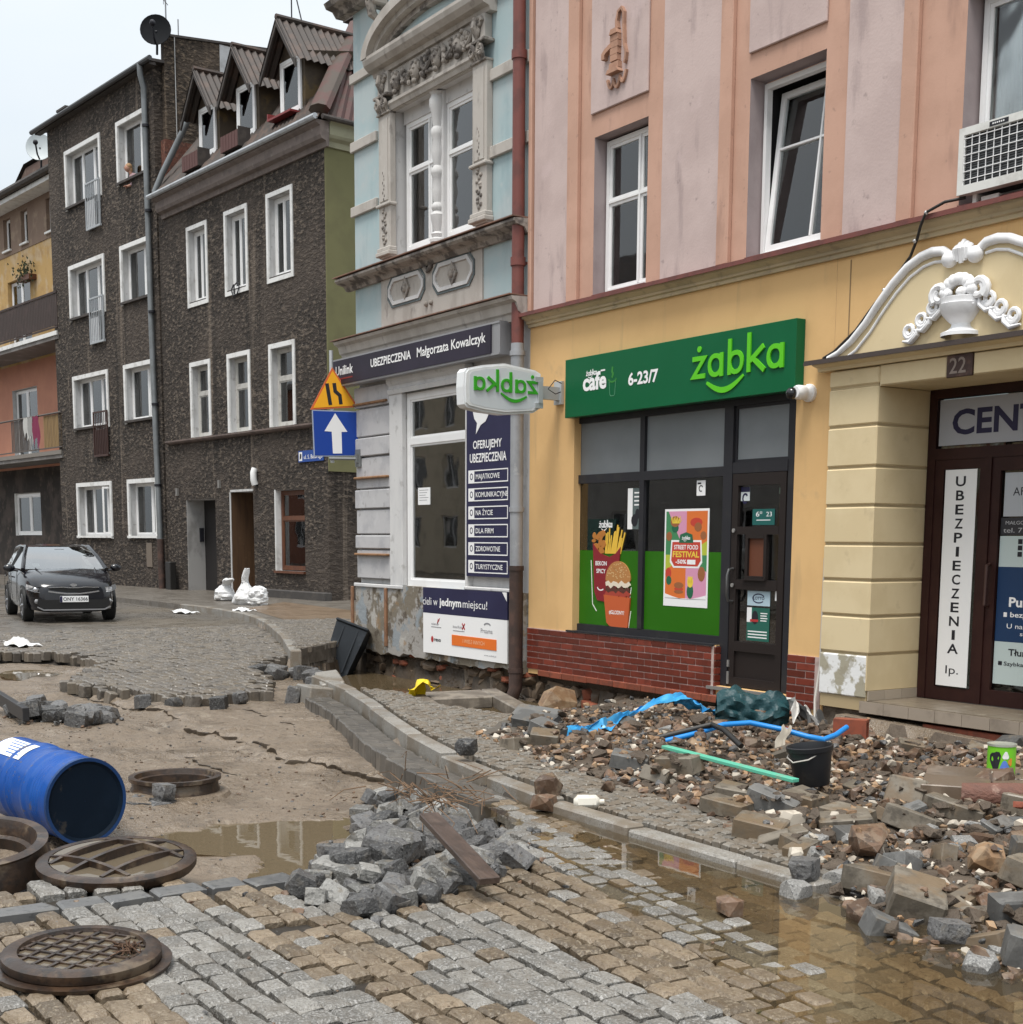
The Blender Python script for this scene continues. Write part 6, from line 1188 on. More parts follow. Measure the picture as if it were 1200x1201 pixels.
def height(X, Y):
    n1, n2, n3 = vnoise(X, Y, .8, 1), vnoise(X, Y, 3.1, 2), vnoise(X, Y, 11, 3)
    wob = (vnoise(X, Y, 5, 4)-.5)*.12
    H = -.135+.03*(n1-.5)+.022*(n2-.5)+.014*(n3-.5)
    ter = vnoise(X, Y, .55, 7)*6+vnoise(X, Y, 2.7, 8)*1.3; H += .020*np.floor(ter)-.062
    cl = interp(CRACK, X)+wob*1.6+.10*(vnoise(X, Y, 1.7, 9)-.5)
    H += np.where((Y > cl) & (X > -15.4) & (X < -8.7), .03*np.clip(1-(Y-cl)/1.8, 0, 1), 0)
    H = np.where(inpoly(P_MUDP, X+wob, Y+wob), -.175+.03*(n2-.5)+.045*np.clip(n1+n2*.8-1.15, 0, 1), H)
    H = np.where((np.hypot(X+18.4, Y-4.55) < .5), H-.03, H)
    sq = (X > np.interp(Y, [p[0] for p in EDGE], [p[1] for p in EDGE])+.10+wob*.5) & (Y < interp(KERB, X)-.02)
    H = np.where(sq, -.046+dip(X, Y)+.006*(n3-.5), H)
    H = np.where((inpoly(P_STREET, X+.20+wob*.3, Y+wob*.3) & inpoly(P_STREET, X+.1, Y-.16) & inpoly(P_STREET, X+.05, Y+.14) & inpoly(P_STREET, X-.1, Y-.1)), -.022+.006*(n3-.5), H)
    H = np.where(inpoly(P_WALK, X+.06+wob*.5, Y), .095, H)
    pit = inpoly(P_PIT, X+wob, Y+wob)
    H = np.where(pit, -.50+.10*(n1-.5)+.08*(n2-.5)+.05*(n3-.5)+.42*np.clip((X+11.6)/2.2, 0, 1)*np.clip((8.9-Y)/1.2, .35, 1), H)
    H = np.where(inpoly(P_STRIP, X, Y), ktop(X)-.05, H)
    rub = inpoly(P_RUB, X+wob, Y+wob)
    tp = np.clip((Y-interp(KERB, X)-.25)/.7, 0, 1)
    H = np.where(rub, .05*tp+ktop(X)-.06+tp*(.10*(n1-.3)+.05*(n2-.5))+.02*(n3-.5)-.26*np.clip((Y-8.2)/.9, 0, 1)*np.clip((-6.8-X)/2.5+.4, 0, 1), H)
    H = np.where((Y > interp(KERB, X)) & (X > -9.0) & ~rub & ~inpoly(P_STRIP, X, Y), ktop(X)-.05+.02*(n2-.5), H)
    return H
xs = np.arange(GX0, GX1+1e-6, GS); ys = np.arange(GY0, GY1+1e-6, GS)
X, Y = np.meshgrid(xs, ys, indexing='ij'); HZ = height(X, Y)
HZ[0, :] = HZ[-1, :] = -.03; HZ[:, 0] = -.03
nx, ny = X.shape
V = np.stack([X.ravel(), Y.ravel(), HZ.ravel()], 1)
I = (np.arange(nx-1)[:, None]*ny+np.arange(ny-1)[None, :]).ravel(); F = np.stack([I, I+ny, I+ny+1, I+1], 1)
CX, CY = (X[:-1, :-1]+GS/2).ravel(), (Y[:-1, :-1]+GS/2).ravel()
mid = np.zeros(len(CX), int)
mid[inpoly(P_PIT, CX, CY)] = 1; mid[inpoly(P_RUB, CX, CY)] = 2
mid[(CX > np.interp(CY, [p[0] for p in EDGE], [p[1] for p in EDGE])+.12) & (CY < interp(KERB, CX))] = 3
mid[inpoly(P_STREET, CX, CY)] = 3; mid[inpoly(P_WALK, CX, CY) | inpoly(P_STRIP, CX, CY)] = 4
MUD = M('wet_sandy_mud', (.175, .134, .095), .6, [((.215, .168, .122), 1.1, .45, .62, .75), ((.105, .078, .053), 2.3, .5, .66, .7), ((.26, .215, .165), 7, .58, .70, .6), ((.08, .06, .042), 17, .54, .66, .6), ((.06, .047, .035), 42, .60, .68, .6), ((.30, .25, .19), 3.2, .62, .70, .5, (.6, 1.6, 1))], [(3.5, .5, .05, 4), (13, .9, .03, 5), (55, .9, .012, 4)], rough2=.16, rscale=1.1, spec=.55)
EARTH = M('wet_earth_and_crack_shade', (.048, .035, .024), .6, [((.08, .06, .04), 3, .45, .62, .7), ((.04, .03, .02), 8, .5, .65, .6)], [(9, .6, .03, 4), (30, .5, .01)], rough2=.3)
RUBS = M('rubble_soil', (.075, .056, .040), .75, [((.11, .085, .062), 3, .45, .62, .7), ((.06, .045, .033), 8, .5, .65, .7)], [(10, .8, .03, 4), (40, .7, .012)])
JOINT = M('sandy_joint', (.026, .021, .016), .8, [((.05, .04, .03), 6, .45, .62, .6), ((.025, .02, .016), 10, .5, .65, .6)], [(30, .5, .008)])
BED = M('paving_bed', (.095, .082, .066), .8, [((.10, .085, .07), 4, .45, .62, .7)], [(30, .4, .006)])
me = bpy.data.meshes.new('ground'); me.from_pydata(V.tolist(), [], F.tolist())
for m in (MUD, EARTH, RUBS, JOINT, BED): me.materials.append(m)
me.polygons.foreach_set('material_index', mid.astype(np.int32)); me.polygons.foreach_set('use_smooth', np.ones(len(me.polygons), bool)); me.update()
g = bpy.data.objects.new('ground', me); COL.objects.link(g); structure(g)
# wide surrounding ground out to the horizon
m = MB(); B = 900
for a, b, c, d in ((-B, GX0, -B, B), (GX1, B, -B, B), (GX0, GX1, -B, GY0), (GX0, GX1, GY1, B)): m.quad((a, c, -.035), (b, c, -.035), (b, d, -.035), (a, d, -.035))
structure(m.build('outer_ground', M('far_ground', (.10, .088, .072), .7, [((.07, .06, .05), .5, .45, .62, .6)]), None, (0, 0, 0)))
def face_up(o):
    me = o.data
    if me.polygons and sum(p.normal.z for p in me.polygons) < 0: me.flip_normals()
    return o
def HT(x, y): return float(height(np.array([x]), np.array([y]))[0])
# ---------------------------------------------------------------- stones
def block_arrays(rnd, dome=.012, rnd_c=.10, jit=.05, irr=.0):
    """unit paving stone: domed top patch over straight sides (x, y in -.5...5, z 0..1 with 1 the top)"""
    q = [-.5, -.5+rnd_c*1.6, .5-rnd_c*1.6, .5]; P = []; cj = [[(rnd.uniform(-jit, jit), rnd.uniform(-jit, jit)) for _ in range(2)] for _ in range(2)]
    for i in range(4):
        for j in range(4):
            x, y = q[i], q[j]; u, v = x+.5, y+.5
            dx = sum(cj[a][b][0]*(u if a else 1-u)*(v if b else 1-v) for a in (0, 1) for b in (0, 1)); dy = sum(cj[a][b][1]*(u if a else 1-u)*(v if b else 1-v) for a in (0, 1) for b in (0, 1))
            e = (i in (0, 3))+(j in (0, 3)); z = 1.0+(0 if e else dome)+rnd.uniform(-irr, irr)-(rnd_c*.9 if e == 1 else rnd_c*1.7 if e == 2 else 0)
            k = 1-.5*rnd_c if e == 2 else 1
            P.append(((x+dx)*k, (y+dy)*k, z))
    per = [0, 4, 8, 12, 13, 14, 15, 11, 7, 3, 2, 1]
    nb = len(P); P += [(P[i][0]*.97, P[i][1]*.97, 0) for i in per]
    Fc = [(i*4+j, i*4+4+j, i*4+5+j, i*4+1+j) for i in range(3) for j in range(3)]
    Fc += [(per[k], nb+k, nb+(k+1) % 12, per[(k+1) % 12]) for k in range(12)]
    return P, Fc
def stone_mesh(name, seed, mats, **kw):
    P, Fc = block_arrays(random.Random(seed), **kw); me = bpy.data.meshes.new(name); me.from_pydata(P, [], [tuple(reversed(f)) for f in Fc])
    for m in mats: me.materials.append(m)
    bm = bmesh.new(); bm.from_mesh(me); bmesh.ops.recalc_face_normals(bm, faces=bm.faces); bm.to_mesh(me); bm.free()
    return me
GRAN = M('grey_granite', (.185, .175, .157), .45, [((.33, .32, .305), 90, .52, .60, .8), ((.085, .08, .075), 100, .54, .62, .8), ((.155, .14, .12), 6, .45, .65, .7)], [(75, 1.0, .006), (22, .9, .016)], tone=.34, rough2=.26, spec=.45)
TANG = M('tan_granite', (.158, .122, .084), .42, [((.26, .215, .155), 60, .52, .62, .7), ((.10, .072, .046), 45, .54, .64, .7), ((.135, .10, .066), 6, .45, .65, .7)], [(65, .9, .006), (18, .9, .016)], tone=.42, rough2=.34, spec=.35)
DKGR = M('dark_granite', (.085, .083, .082), .55, [((.17, .17, .165), 70, .54, .62, .7), ((.03, .03, .032), 40, .54, .64, .8), ((.15, .135, .115), 14, .56, .66, .55)], [(60, .9, .006), (20, .8, .015)], tone=.55, rough2=.38, spec=.35)
SLATE = M('dark_slab', (.10, .099, .098), .42, [((.15, .145, .135), 6, .48, .62, .7), ((.05, .05, .05), 30, .54, .64, .6)], [(25, .3, .005)], tone=.25, spec=.5)
BASALT = M('street_sett', (.115, .10, .084), .5, [((.165, .148, .125), 26, .5, .62, .7), ((.06, .053, .045), 18, .54, .64, .7), ((.155, .128, .095), 1.0, .45, .6, .7)], [(40, .4, .006)], tone=.3, rough2=.28, spec=.5)
KERBM = M('granite_kerb', (.235, .22, .195), .5, [((.33, .32, .30), 80, .52, .60, .8), ((.11, .10, .09), 90, .54, .62, .8), ((.165, .132, .096), 2.2, .43, .60, .85)], [(50, .4, .004), (8, .3, .01)], tone=.15, rough2=.35)
paving = MB().box(-6.0, -5.9, 4.0, 4.1, -.10, -.09).build('cobbled_square', JOINT, None, (0, 0, 0)); structure(paving)
gm = [stone_mesh('cobblestone', 200+i, [GRAN], dome=.03, rnd_c=.085, jit=.065, irr=.028) for i in range(12)]
tm = [stone_mesh('cobblestone', 230+i, [TANG], dome=.05, rnd_c=.095, jit=.07, irr=.03) for i in range(12)]
rg = random.Random(11); recs = []
CAMV = Vector((0, 0, 1.65))
def projpx(p):
    d = Vector(p)-CAMV; z = d.dot(f_)
    if z < .2: return None
    return (600+1605*d.dot(R_)/z, 855+1605*d.dot(D_)/z, 1605/z)
yr = .3; row = 0
MH = [(-5.62, 1.43, .38)]       # nothing to leave out: covers lie on top
while yr < 4.66:
    bandT = yr < 1.55 or 2.18 < yr < 2.54 or False
    d = rg.uniform(.094, .112) if not bandT else rg.uniform(.088, .104)
    x = -7.6+rg.uniform(0, .1)
    while x < -1.3:
        l = rg.uniform(.115, .165) if rg.random() < .8 else rg.uniform(.09, .12)
        cx_ = x+l/2; tl = -.16*max(0, min(1, (yr-2.5)/1.3)); cy_ = yr+d/2+(cx_+4)*tl*min(1, max(0, (4.66-yr)/.8))+.012*sin(cx_*3+row)
        x += l+.013
        ed_ = np.interp(cy_, [p[0] for p in EDGE], [p[1] for p in EDGE])+.04*sin(cy_*13)
        if cx_-l/2 < ed_-.02 or cy_+d/2 > interp(KERB, cx_)-.012: continue
        if -6.36 < cx_ < -6.06 and cy_ < 2.62: continue
        px = projpx((cx_, cy_, 0))
        if px is None or not (-420 < px[0] < 1620 and px[1] < 1560): continue
        t3 = 3.62+(cx_+3.2)*-.14; g3 = 3.74+(cx_+3.07)*-.21+.03*sin(cx_*4)
        w_ = .03*sin(cx_*5+row)
        tan_ = cy_ < 1.55 or 2.18+w_ < cy_ < 2.54+w_ or (3.15+w_ < cy_ < t3) or cy_ > g3+.05
        if rg.random() < .03: tan_ = not tan_
        if rg.random() < .006: continue
        recs.append((px[2], cx_, cy_, l, d, tan_, -.01+rg.uniform(-.008, .008)+float(dip(cx_, cy_)), rg.uniform(-.03, .03)+tl*.6))
    yr += d+.010; row += 1
def place(o, md, x, y, z, sx, sy, sz, rot, par=None):
    o = bpy.data.objects.new(o, md); COL.objects.link(o); o.location = (x, y, z); o.scale = (sx, sy, sz); o.rotation_euler = rot if isinstance(rot, tuple) else (0, 0, rot)
    if par is not None: o.parent = par
    return o
recs.sort(key=lambda r: -r[0] if (0 < (projpx((r[1], r[2], 0)) or (0,))[0] < 1200 and projpx((r[1], r[2], 0))[1] < 1215) else 999-r[0])
for r in recs[:290]:
    o = place('cobblestone', rg.choice(tm if r[5] else gm), r[1], r[2], r[6]-.10, r[3], r[4], .10, (rg.uniform(-.03, .03), rg.uniform(-.03, .03), r[7]), paving)
def stuff_mesh(name, items, mats, parent, protos):
    """many small stones joined: items (proto index, mat index, x, y, z, sx, sy, sz, (rx, ry, rz))"""
    VV = []; FF = []; MI = []; TN = []; SM = []; n = 0; rr = random.Random(77)
    for (pi_, mi, x, y, z, sx, sy, sz, ro) in items:
        P, Fc = protos[pi_]; A = np.array(P)*np.array([sx, sy, sz]); Mx = np.array(Matrix.Rotation(ro[2], 3, 'Z') @ Matrix.Rotation(ro[1], 3, 'Y') @ Matrix.Rotation(ro[0], 3, 'X'))
        A = A @ Mx.T+np.array([x, y, z]); VV.append(A); t = rr.random()
        for f in Fc: FF.append([n+i for i in f]); MI.append(mi); TN.append(t); SM.append(False)
        n += len(A)
    me = bpy.data.meshes.new(name); me.from_pydata(np.concatenate(VV).tolist(), [], FF)
    for m in mats: me.materials.append(m)
    me.polygons.foreach_set('material_index', MI); a = me.attributes.new('tone', 'FLOAT', 'FACE'); a.data.foreach_set('value', TN); me.update()
    o = bpy.data.objects.new(name, me); COL.objects.link(o); o['kind'] = 'stuff'
    if parent is not None: o.parent = parent
    return o
def arr_fix(P, Fc):
    me = bpy.data.meshes.new('tmp'); me.from_pydata(P, [], Fc); bm = bmesh.new(); bm.from_mesh(me); bmesh.ops.recalc_face_normals(bm, faces=bm.faces); bm.to_mesh(me); bm.free()
    r = [tuple(v.co) for v in me.vertices], [tuple(p.vertices) for p in me.polygons]; bpy.data.meshes.remove(me); return r
CB = [arr_fix(*block_arrays(random.Random(300+i), .03+.02*(i % 2), .09, .07, .028)) for i in range(8)]
stuff_mesh('further_cobbles', [(rg.randrange(8), 1 if r[5] else 0, r[1], r[2], r[6]-.10, r[3], r[4], .10, (rg.uniform(-.03, .03), rg.uniform(-.03, .03), r[7])) for r in recs[290:]], [GRAN, TANG], paving, CB)
# strip of long dark slabs across the paving
sm_ = [stone_mesh('border_slab', 260+i, [SLATE], dome=.01, rnd_c=.05, jit=.07, irr=.03) for i in range(6)]
y = -.2
while y < 2.66:
    l = rg.uniform(.16, .34)
    place('border_slab', rg.choice(sm_), -6.21+.012*sin(y*5)+(.14*max(0, y-2.2)), y+l/2, -.116+rg.uniform(-.008, .006), .15*rg.uniform(.85, 1.1), l-.014, .11, rg.uniform(-.06, .06), paving); y += l
# ---------------------------------------------------------------- street setts behind the washed out bay
street = MB().box(-20.0, -19.9, 7, 7.1, -.1, -.09).build('cobbled_street', JOINT, None, (0, 0, 0)); structure(street)
it = []; edge_ = []
yy = 2.0; row = 0
PS = P_STREET
while yy < 11.0:
    d = rg.uniform(.11, .13); x = -24.9+rg.uniform(0, .1)
    while x < -13.5:
        l = rg.uniform(.12, .17); cx_ = x+l/2; cy_ = yy+d/2+.10*sin(cx_*.55)+.02*sin(cx_*2.2+row); x += l+.010
        if not ip1(PS, cx_, cy_): continue
        px = projpx((cx_, cy_, 0))
        if px is None or px[0] < -200 or px[0] > 700: continue
        rec = (cx_, cy_, l, d, rg.uniform(-.012, .008))
        near = not (ip1(PS, cx_+.26, cy_) and ip1(PS, cx_, cy_-.22) and ip1(PS, cx_, cy_+.2) and ip1(PS, cx_+.15, cy_-.15))
        if near and rg.random() < .03: continue
        if near and cy_ < interp([(-28, 10.6), (-22, 9.3), (-18, 7.8)], cx_): edge_.append(rec)
        else: it.append((rg.randrange(8), 0, cx_, cy_, -.12+rec[4], l, d, .12, (rg.uniform(-.03, .03), rg.uniform(-.03, .03), rg.uniform(-.06, .06))))
    yy += d+.008; row += 1
em = [stone_mesh('sett', 280+i, [BASALT], dome=.02, rnd_c=.08, jit=.06, irr=.02) for i in range(5)]
stuff_mesh('street_setts', it, [BASALT], street, CB)
for r in edge_[:280]:
    k_ = rg.random(); tilt = .22 if k_ < .25 else .06
    place('sett', rg.choice(em), r[0]+rg.gauss(0, .018), r[1]+rg.gauss(0, .018), -.130+r[4]*1.5-(.03 if k_ < .12 else 0), r[2]*rg.uniform(.92, 1.08), r[3]*rg.uniform(.92, 1.05), .132, (rg.uniform(-tilt, tilt*.4), rg.uniform(-tilt*.3, tilt), rg.gauss(0, .12)), street)
# street beyond, where single setts no longer show
def sett_sheet_mat():
    m = M('far_street_setts', (.10, .088, .074), .5, [((.145, .128, .108), 5, .45, .62, .7), ((.055, .048, .04), 9, .52, .64, .8), ((.135, .11, .08), .4, .45, .62, .6)], [(8, .8, .03, 5)], rough2=.26, spec=.5)
    return m
m = MB(); m.add([(-24.6, -20, -.004), (-24.6, 10.55, -.004), (-28.5, 11.0, -.004), (-31, 11.05, -.004), (-52, 10.4, -.004), (-140, 2.0, -.004), (-140, -20, -.004)], [(6, 5, 4, 3, 2, 1, 0)])
structure(m.build('far_street', sett_sheet_mat(), None, (0, 0, 0)))
# ---------------------------------------------------------------- pavement in front of the dark houses
PAVE = M('pavement_setts', (.12, .105, .088), .55, [((.17, .152, .13), 9, .5, .62, .7), ((.07, .06, .05), 12, .54, .64, .7)], [(16, .6, .012)], rough2=.3)
SLABT = M('tan_slabs', (.15, .105, .068), .5, [((.17, .12, .08), 1.2, .45, .62, .7)], [(14, .4, .008)], rough2=.3)
wk = MB(); top = .125
wk.add([(x, y, top) for x, y in P_WALK]+[(x, y, -.1) for x, y in P_WALK], [list(range(10))]+[(i, (i+1) % 10, 10+(i+1) % 10, 10+i) for i in range(10)])
walk = wk.build('pavement', PAVE, None, (0, 0, 0)); structure(walk)
far = MB(); far.add([(-33, 10.98, .12), (-33, 16, .12), (-52, 14.5, .12), (-120, 8, .12), (-120, 5, .12), (-52, 10.4, .12)], [(0, 5, 4, 3, 2, 1)]); far.add([(-33, 10.98, .12), (-52, 10.4, .12), (-52, 10.4, -.02), (-33, 10.98, -.02)], [(0, 1, 2, 3)]); structure(far.build('far_pavement', PAVE, None, (0, 0, 0)))
MB().add([(-28.5, 11.6, top+.004), (-22.6, 10.25, top+.004), (-21.5, 11.8, top+.004), (-25.5, 13.2, top+.004), (-31, 13.6, top+.004)], [(0, 1, 2, 3, 4)]).build('tan_slab_patch', SLABT, walk)
# small pavement setts near the broken end
it = []
yy = 7.9
while yy < 11.6:
    x = -24+rg.uniform(0, .1)
    while x < -17.2:
        if ip1(P_WALK, x+.02, yy) and ip1(P_WALK, x+.12, yy+.0): it.append((rg.randrange(8), 0, x+.05, yy+.05, top-.07+rg.uniform(-.006, .006), .095, .095, .085, (0, 0, rg.uniform(-.1, .1))))
        x += .105
    yy += .104
stuff_mesh('pavement_setts', it, [BASALT], walk, CB)
def kerb_run(name, pts, par_name, z0, z1, w, lmin, lmax, mat, side=1, seed=3, gap=.012, lo_=False):
    """kerb stones laid end to end along a polyline; the stone lies on the left (side=1) of the travel direction"""
    par = MB().box(pts[0][0], pts[0][0]+.05, pts[0][1]+.05*side, pts[0][1]+.1*side, z0, z0+.02).build(par_name, mat, None, (0, 0, 0)); structure(par)
    r = random.Random(seed); P = [Vector((p[0], p[1], 0)) for p in pts]; acc = [0]
    for a, b in zip(P, P[1:]): acc.append(acc[-1]+(b-a).length)
    def at(s):
        s = max(0, min(acc[-1], s))
        for i in range(len(P)-1):
            if s <= acc[i+1]: return P[i].lerp(P[i+1], (s-acc[i])/(acc[i+1]-acc[i]))
        return P[-1]
    s = 0
    while s < acc[-1]-.1:
        l = r.uniform(lmin, lmax); a, b = at(s+gap/2), at(min(acc[-1], s+l)-gap/2); s += l
        t = (b-a)
        if t.length < .08: continue
        L2 = t.length; t.normalize(); nn = Vector((-t.y, t.x, 0))*side
        fr = Frame(a, t, nn); dz = r.uniform(-.006, .006)+((float(ktop((a.x+b.x)/2))-z1) if lo_ else 0)
        MB(fr).box(0, L2, 0, w, z0, z1+dz, 0, .012).build('kerbstone', mat, par)
    return par
kerb_run('kerb', [p for p in KERB if p[0] < -4.6]+[(-4.55, 4.71)], 'kerb', -.22, .125, .135, .6, 1.05, KERBM, 1, lo_=True)
kerb_run('walk_kerb', [(-31, 10.98), (-28.5, 10.95), (-26.2, 10.66), (-24, 10.1), (-22.3, 9.52), (-20, 8.72), (-18.1, 7.98), (-17.35, 7.70)], 'kerb', -.2, .135, .15, .8, 1.1, KERBM, 1, 9)
# gutter of two sett rows, undermined on its left side
gut = MB().box(-11, -10.9, 5.5, 5.55, -.2, -.19).build('gutter', DKGR, None, (0, 0, 0)); structure(gut)
GL = [(-13.0, 6.22), (-11.8, 5.93), (-9.74, 5.26), (-8.52, 4.95), (-7.71, 4.82), (-7.2, 4.76)]
GD = M('gutter_stone', (.078, .07, .06), .45, [((.145, .128, .108), 6, .48, .62, .6), ((.08, .07, .06), 20, .54, .64, .6)], [(30, .3, .005)], tone=.2, rough2=.3)
gmsh = [stone_mesh('gutter_sett', 320+i, [GD], dome=.01, rnd_c=.05, jit=.04, irr=.01) for i in range(5)]
P = [Vector((a, b, 0)) for a, b in GL]
for i in range(len(P)-1):
    t = P[i+1]-P[i]; L2 = t.length; t.normalize(); nn = Vector((t.y, -t.x, 0)); n_ = max(1, int(L2/.165)); 
    for k_ in range(n_):
        for rw in (0, 1):
            c = P[i]+t*(L2*(k_+.5)/n_)+nn*(.075+.145*rw); h_ = .17 if rw == 0 else .22
            place('gutter_sett', rg.choice(gmsh), c.x, c.y, .012-h_-(.012 if rw == 0 else 0)+rg.uniform(-.006, .006), L2/n_*.985, .140, h_, (rg.uniform(-.02, .02)-(.05 if rw else 0), 0, atan2(t.y, t.x)+rg.uniform(-.03, .03)), gut)
# mosaic pavement strip behind the kerb
it = []
yy = 4.8
while yy < 6.75:
    x = -13+rg.uniform(0, .05)
    while x < -2.2:
        xx, y2 = x+.03, yy+.02*sin(x*2.1)+.01*sin(x*9)
        if ip1(P_STRIP, xx, y2) and y2 > interp(KERB, xx)+.20: it.append((rg.randrange(8), 0, xx, y2, float(ktop(xx))-.068+rg.uniform(-.008, .006), .060, .058, .065, (rg.uniform(-.06, .06), rg.uniform(-.06, .06), rg.uniform(-.2, .2))))
        x += .066
    yy += .064
ms_ = MB().box(-9, -8.9, 5.5, 5.55, 0, .01).build('mosaic_pavement', BED, None, (0, 0, 0)); structure(ms_)
MOS = M('mosaic_sett', (.165, .15, .128), .6, [((.24, .225, .20), 40, .52, .62, .6), ((.09, .08, .066), 30, .54, .64, .7), ((.145, .115, .083), 1.5, .42, .58, .8)], [(50, .4, .003)], tone=.28, rough2=.4)
stuff_mesh('mosaic_setts', it, [MOS], ms_, CB)
# ---------------------------------------------------------------- crust of the mud, broken along a long jagged crack
def crust(name, line, rise, back, seed):
    P = [Vector((a, b, 0)) for a, b in line]; acc = [0]
    for a, b in zip(P, P[1:]): acc.append(acc[-1]+(b-a).length)
    N = int(acc[-1]/.03); rows = []; k = 0
    for i in range(N+1):
        s_ = acc[-1]*i/N
        while k < len(P)-2 and s_ > acc[k+1]: k += 1
        p = P[k].lerp(P[k+1], (s_-acc[k])/(acc[k+1]-acc[k])); q = p.x
        j = .10*mnoise.noise((s_*1.7, seed, 0))+.07*mnoise.noise((s_*5.1, seed, 2))+.035*mnoise.noise((s_*14, seed, 4)); y0 = p.y+j
        fade = min(1, i/12, (N-i)/12); h = rise*fade*(.65+.6*mnoise.noise((s_*2.3, seed, 7))); x0 = p.x+.05*mnoise.noise((s_*9, seed, 9)); r = []
        for dy, hh in ((.025, -.04), (0, h*.55), (.004, h), (.06, h*.97), (.18, h*.75), (.38, h*.45), (back, -.012)): r.append((x0, y0+dy, HT(x0, y0+dy)*(1 if hh > -.03 else 1)+hh))
        base = HT(x0, y0-.05); r[0] = (x0, y0+.025, base-.05); r[1] = (x0, y0, base+h*.6); r[2] = (x0, y0+.004, base+h); rows.append(r)
    m = MB(); n = 7; pts = [q for r in rows for q in r]
    m.add(pts, [(i*n+j, (i+1)*n+j, (i+1)*n+j+1, i*n+j+1) for i in range(len(rows)-1) for j in range(2)], 1)  # front face in darker earth, the crack's shade line put into the colour
    m.add(pts, [(i*n+j, (i+1)*n+j, (i+1)*n+j+1, i*n+j+1) for i in range(len(rows)-1) for j in range(2, n-1)], 0, True)
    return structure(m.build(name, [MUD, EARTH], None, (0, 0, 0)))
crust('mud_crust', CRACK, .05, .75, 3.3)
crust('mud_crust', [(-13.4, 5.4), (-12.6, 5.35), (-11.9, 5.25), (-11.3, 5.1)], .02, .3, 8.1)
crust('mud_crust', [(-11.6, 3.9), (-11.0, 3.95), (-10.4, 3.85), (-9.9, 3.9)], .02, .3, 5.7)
# ---------------------------------------------------------------- water
WROAD = water('road_puddle_water', (.94, .86, .70), (.23, .18, .115), .14, 1.62, .05)
WMUD = water('mud_puddle_water', (.7, .58, .40), (.185, .145, .09), .65, 1.42, .10)
WPIT = water('pit_water', (.5, .4, .25), (.135, .10, .058), .8, 1.4, .2)
m = MB(); pts = [(x, float(interp(POUT, x))-.30, -.011) for x in np.linspace(-7.3, 0, 36)]+[(0, 4.705, -.011)]+[(x, float(interp(KERB, x))-.004, -.011) for x in np.linspace(-.4, -7.6, 16)]
m.add(pts, [list(range(len(pts)))]); structure(face_up(m.build('road_puddle', WROAD, None, (0, 0, 0))))
m = MB(); cx_, cy_ = -7.4, 3.2; pts = [(cx_+(x-cx_)*1.25, cy_+(y-cy_)*1.3, -.152) for x, y in P_MUDP]; m.add(pts, [list(range(len(pts)))]); structure(face_up(m.build('mud_puddle', WMUD, None, (0, 0, 0))))
m = MB(); pts = [(-18.4+.95*cos(a), 4.55+.42*sin(a), -.152) for a in np.linspace(0, 6.1, 16)]; m.add(pts, [list(range(16))]); structure(face_up(m.build('small_puddle', WMUD, None, (0, 0, 0))))
m = MB(); m.add([(x, y, -.37) for x, y in ((-19.1, 9.6), (-17, 7.9), (-14, 6.75), (-10.2, 6.8), (-9.8, 8.4), (-10.2, 9.55))], [(0, 1, 2, 3, 4, 5)]); structure(face_up(m.build('pit_water', WPIT, None, (0, 0, 0))))
# bank under the broken pavement end
bm_ = MB(); bk = []
# ================================================================ loose stones
DX0, DX1, DYA, DYB, DS = -14.5, -2.0, 2.2, 9.8, .04
dxs = np.arange(DX0, DX1, DS); dys = np.arange(DYA, DYB, DS); DXX, DYY = np.meshgrid(dxs, dys, indexing='ij')
DH = height(DXX, DYY)
_sq = (DXX > np.interp(DYY, [p[0] for p in EDGE], [p[1] for p in EDGE])) & (DYY < interp(KERB, DXX)); DH = np.where(_sq, np.maximum(DH, -.0+dip(DXX, DYY)), DH)
_k = (DYY > interp(KERB, DXX)) & (DYY < interp(KERB, DXX)+.17); DH = np.where(_k & (DXX < -4.5), ktop(DXX), DH)
_s = inpoly(P_STRIP, DXX, DYY); DH = np.where(_s, np.maximum(DH, ktop(DXX)-.01), DH)
def deposit(x, y, sx, sy, sz, sink=.12, pct=45, cap=None):
    """rest a stone of these sizes on whatever already lies there; returns its centre height"""
    r = .42*max(sx, sy); i0, i1 = int((x-r-DX0)/DS), int((x+r-DX0)/DS)+1; j0, j1 = int((y-r-DYA)/DS), int((y+r-DYA)/DS)+1
    i0, j0 = max(0, i0), max(0, j0)
    w = DH[i0:i1, j0:j1]
    if w.size == 0: return 0
    k = ((DXX[i0:i1, j0:j1]-x)**2+(DYY[i0:i1, j0:j1]-y)**2) < r*r
    if not k.any(): return float(w.mean())
    base = float(np.percentile(w[k], pct)); base = base if cap is None else min(base, cap); zc = base+sz*(.5-sink)
    w[k] = np.maximum(w[k], zc+sz*.30); return zc
rk = random.Random(31)
ROCKB = M('brown_fieldstone', (.125, .075, .047), .6, [((.185, .135, .095), 9, .46, .62, .8), ((.055, .038, .028), 16, .54, .64, .8), ((.22, .185, .15), 30, .58, .68, .6)], [(14, .6, .012), (50, .4, .004)], tone=.42, rough2=.35)
ROCKO = M('ochre_fieldstone', (.27, .165, .09), .6, [((.29, .215, .14), 9, .46, .62, .7), ((.10, .06, .035), 16, .54, .64, .6)], [(14, .6, .01)], tone=.3, rough2=.4)
ROCKW = M('pale_pebble', (.46, .41, .34), .55, [((.24, .20, .155), 8, .5, .64, .6)], [(20, .3, .006)], tone=.25)
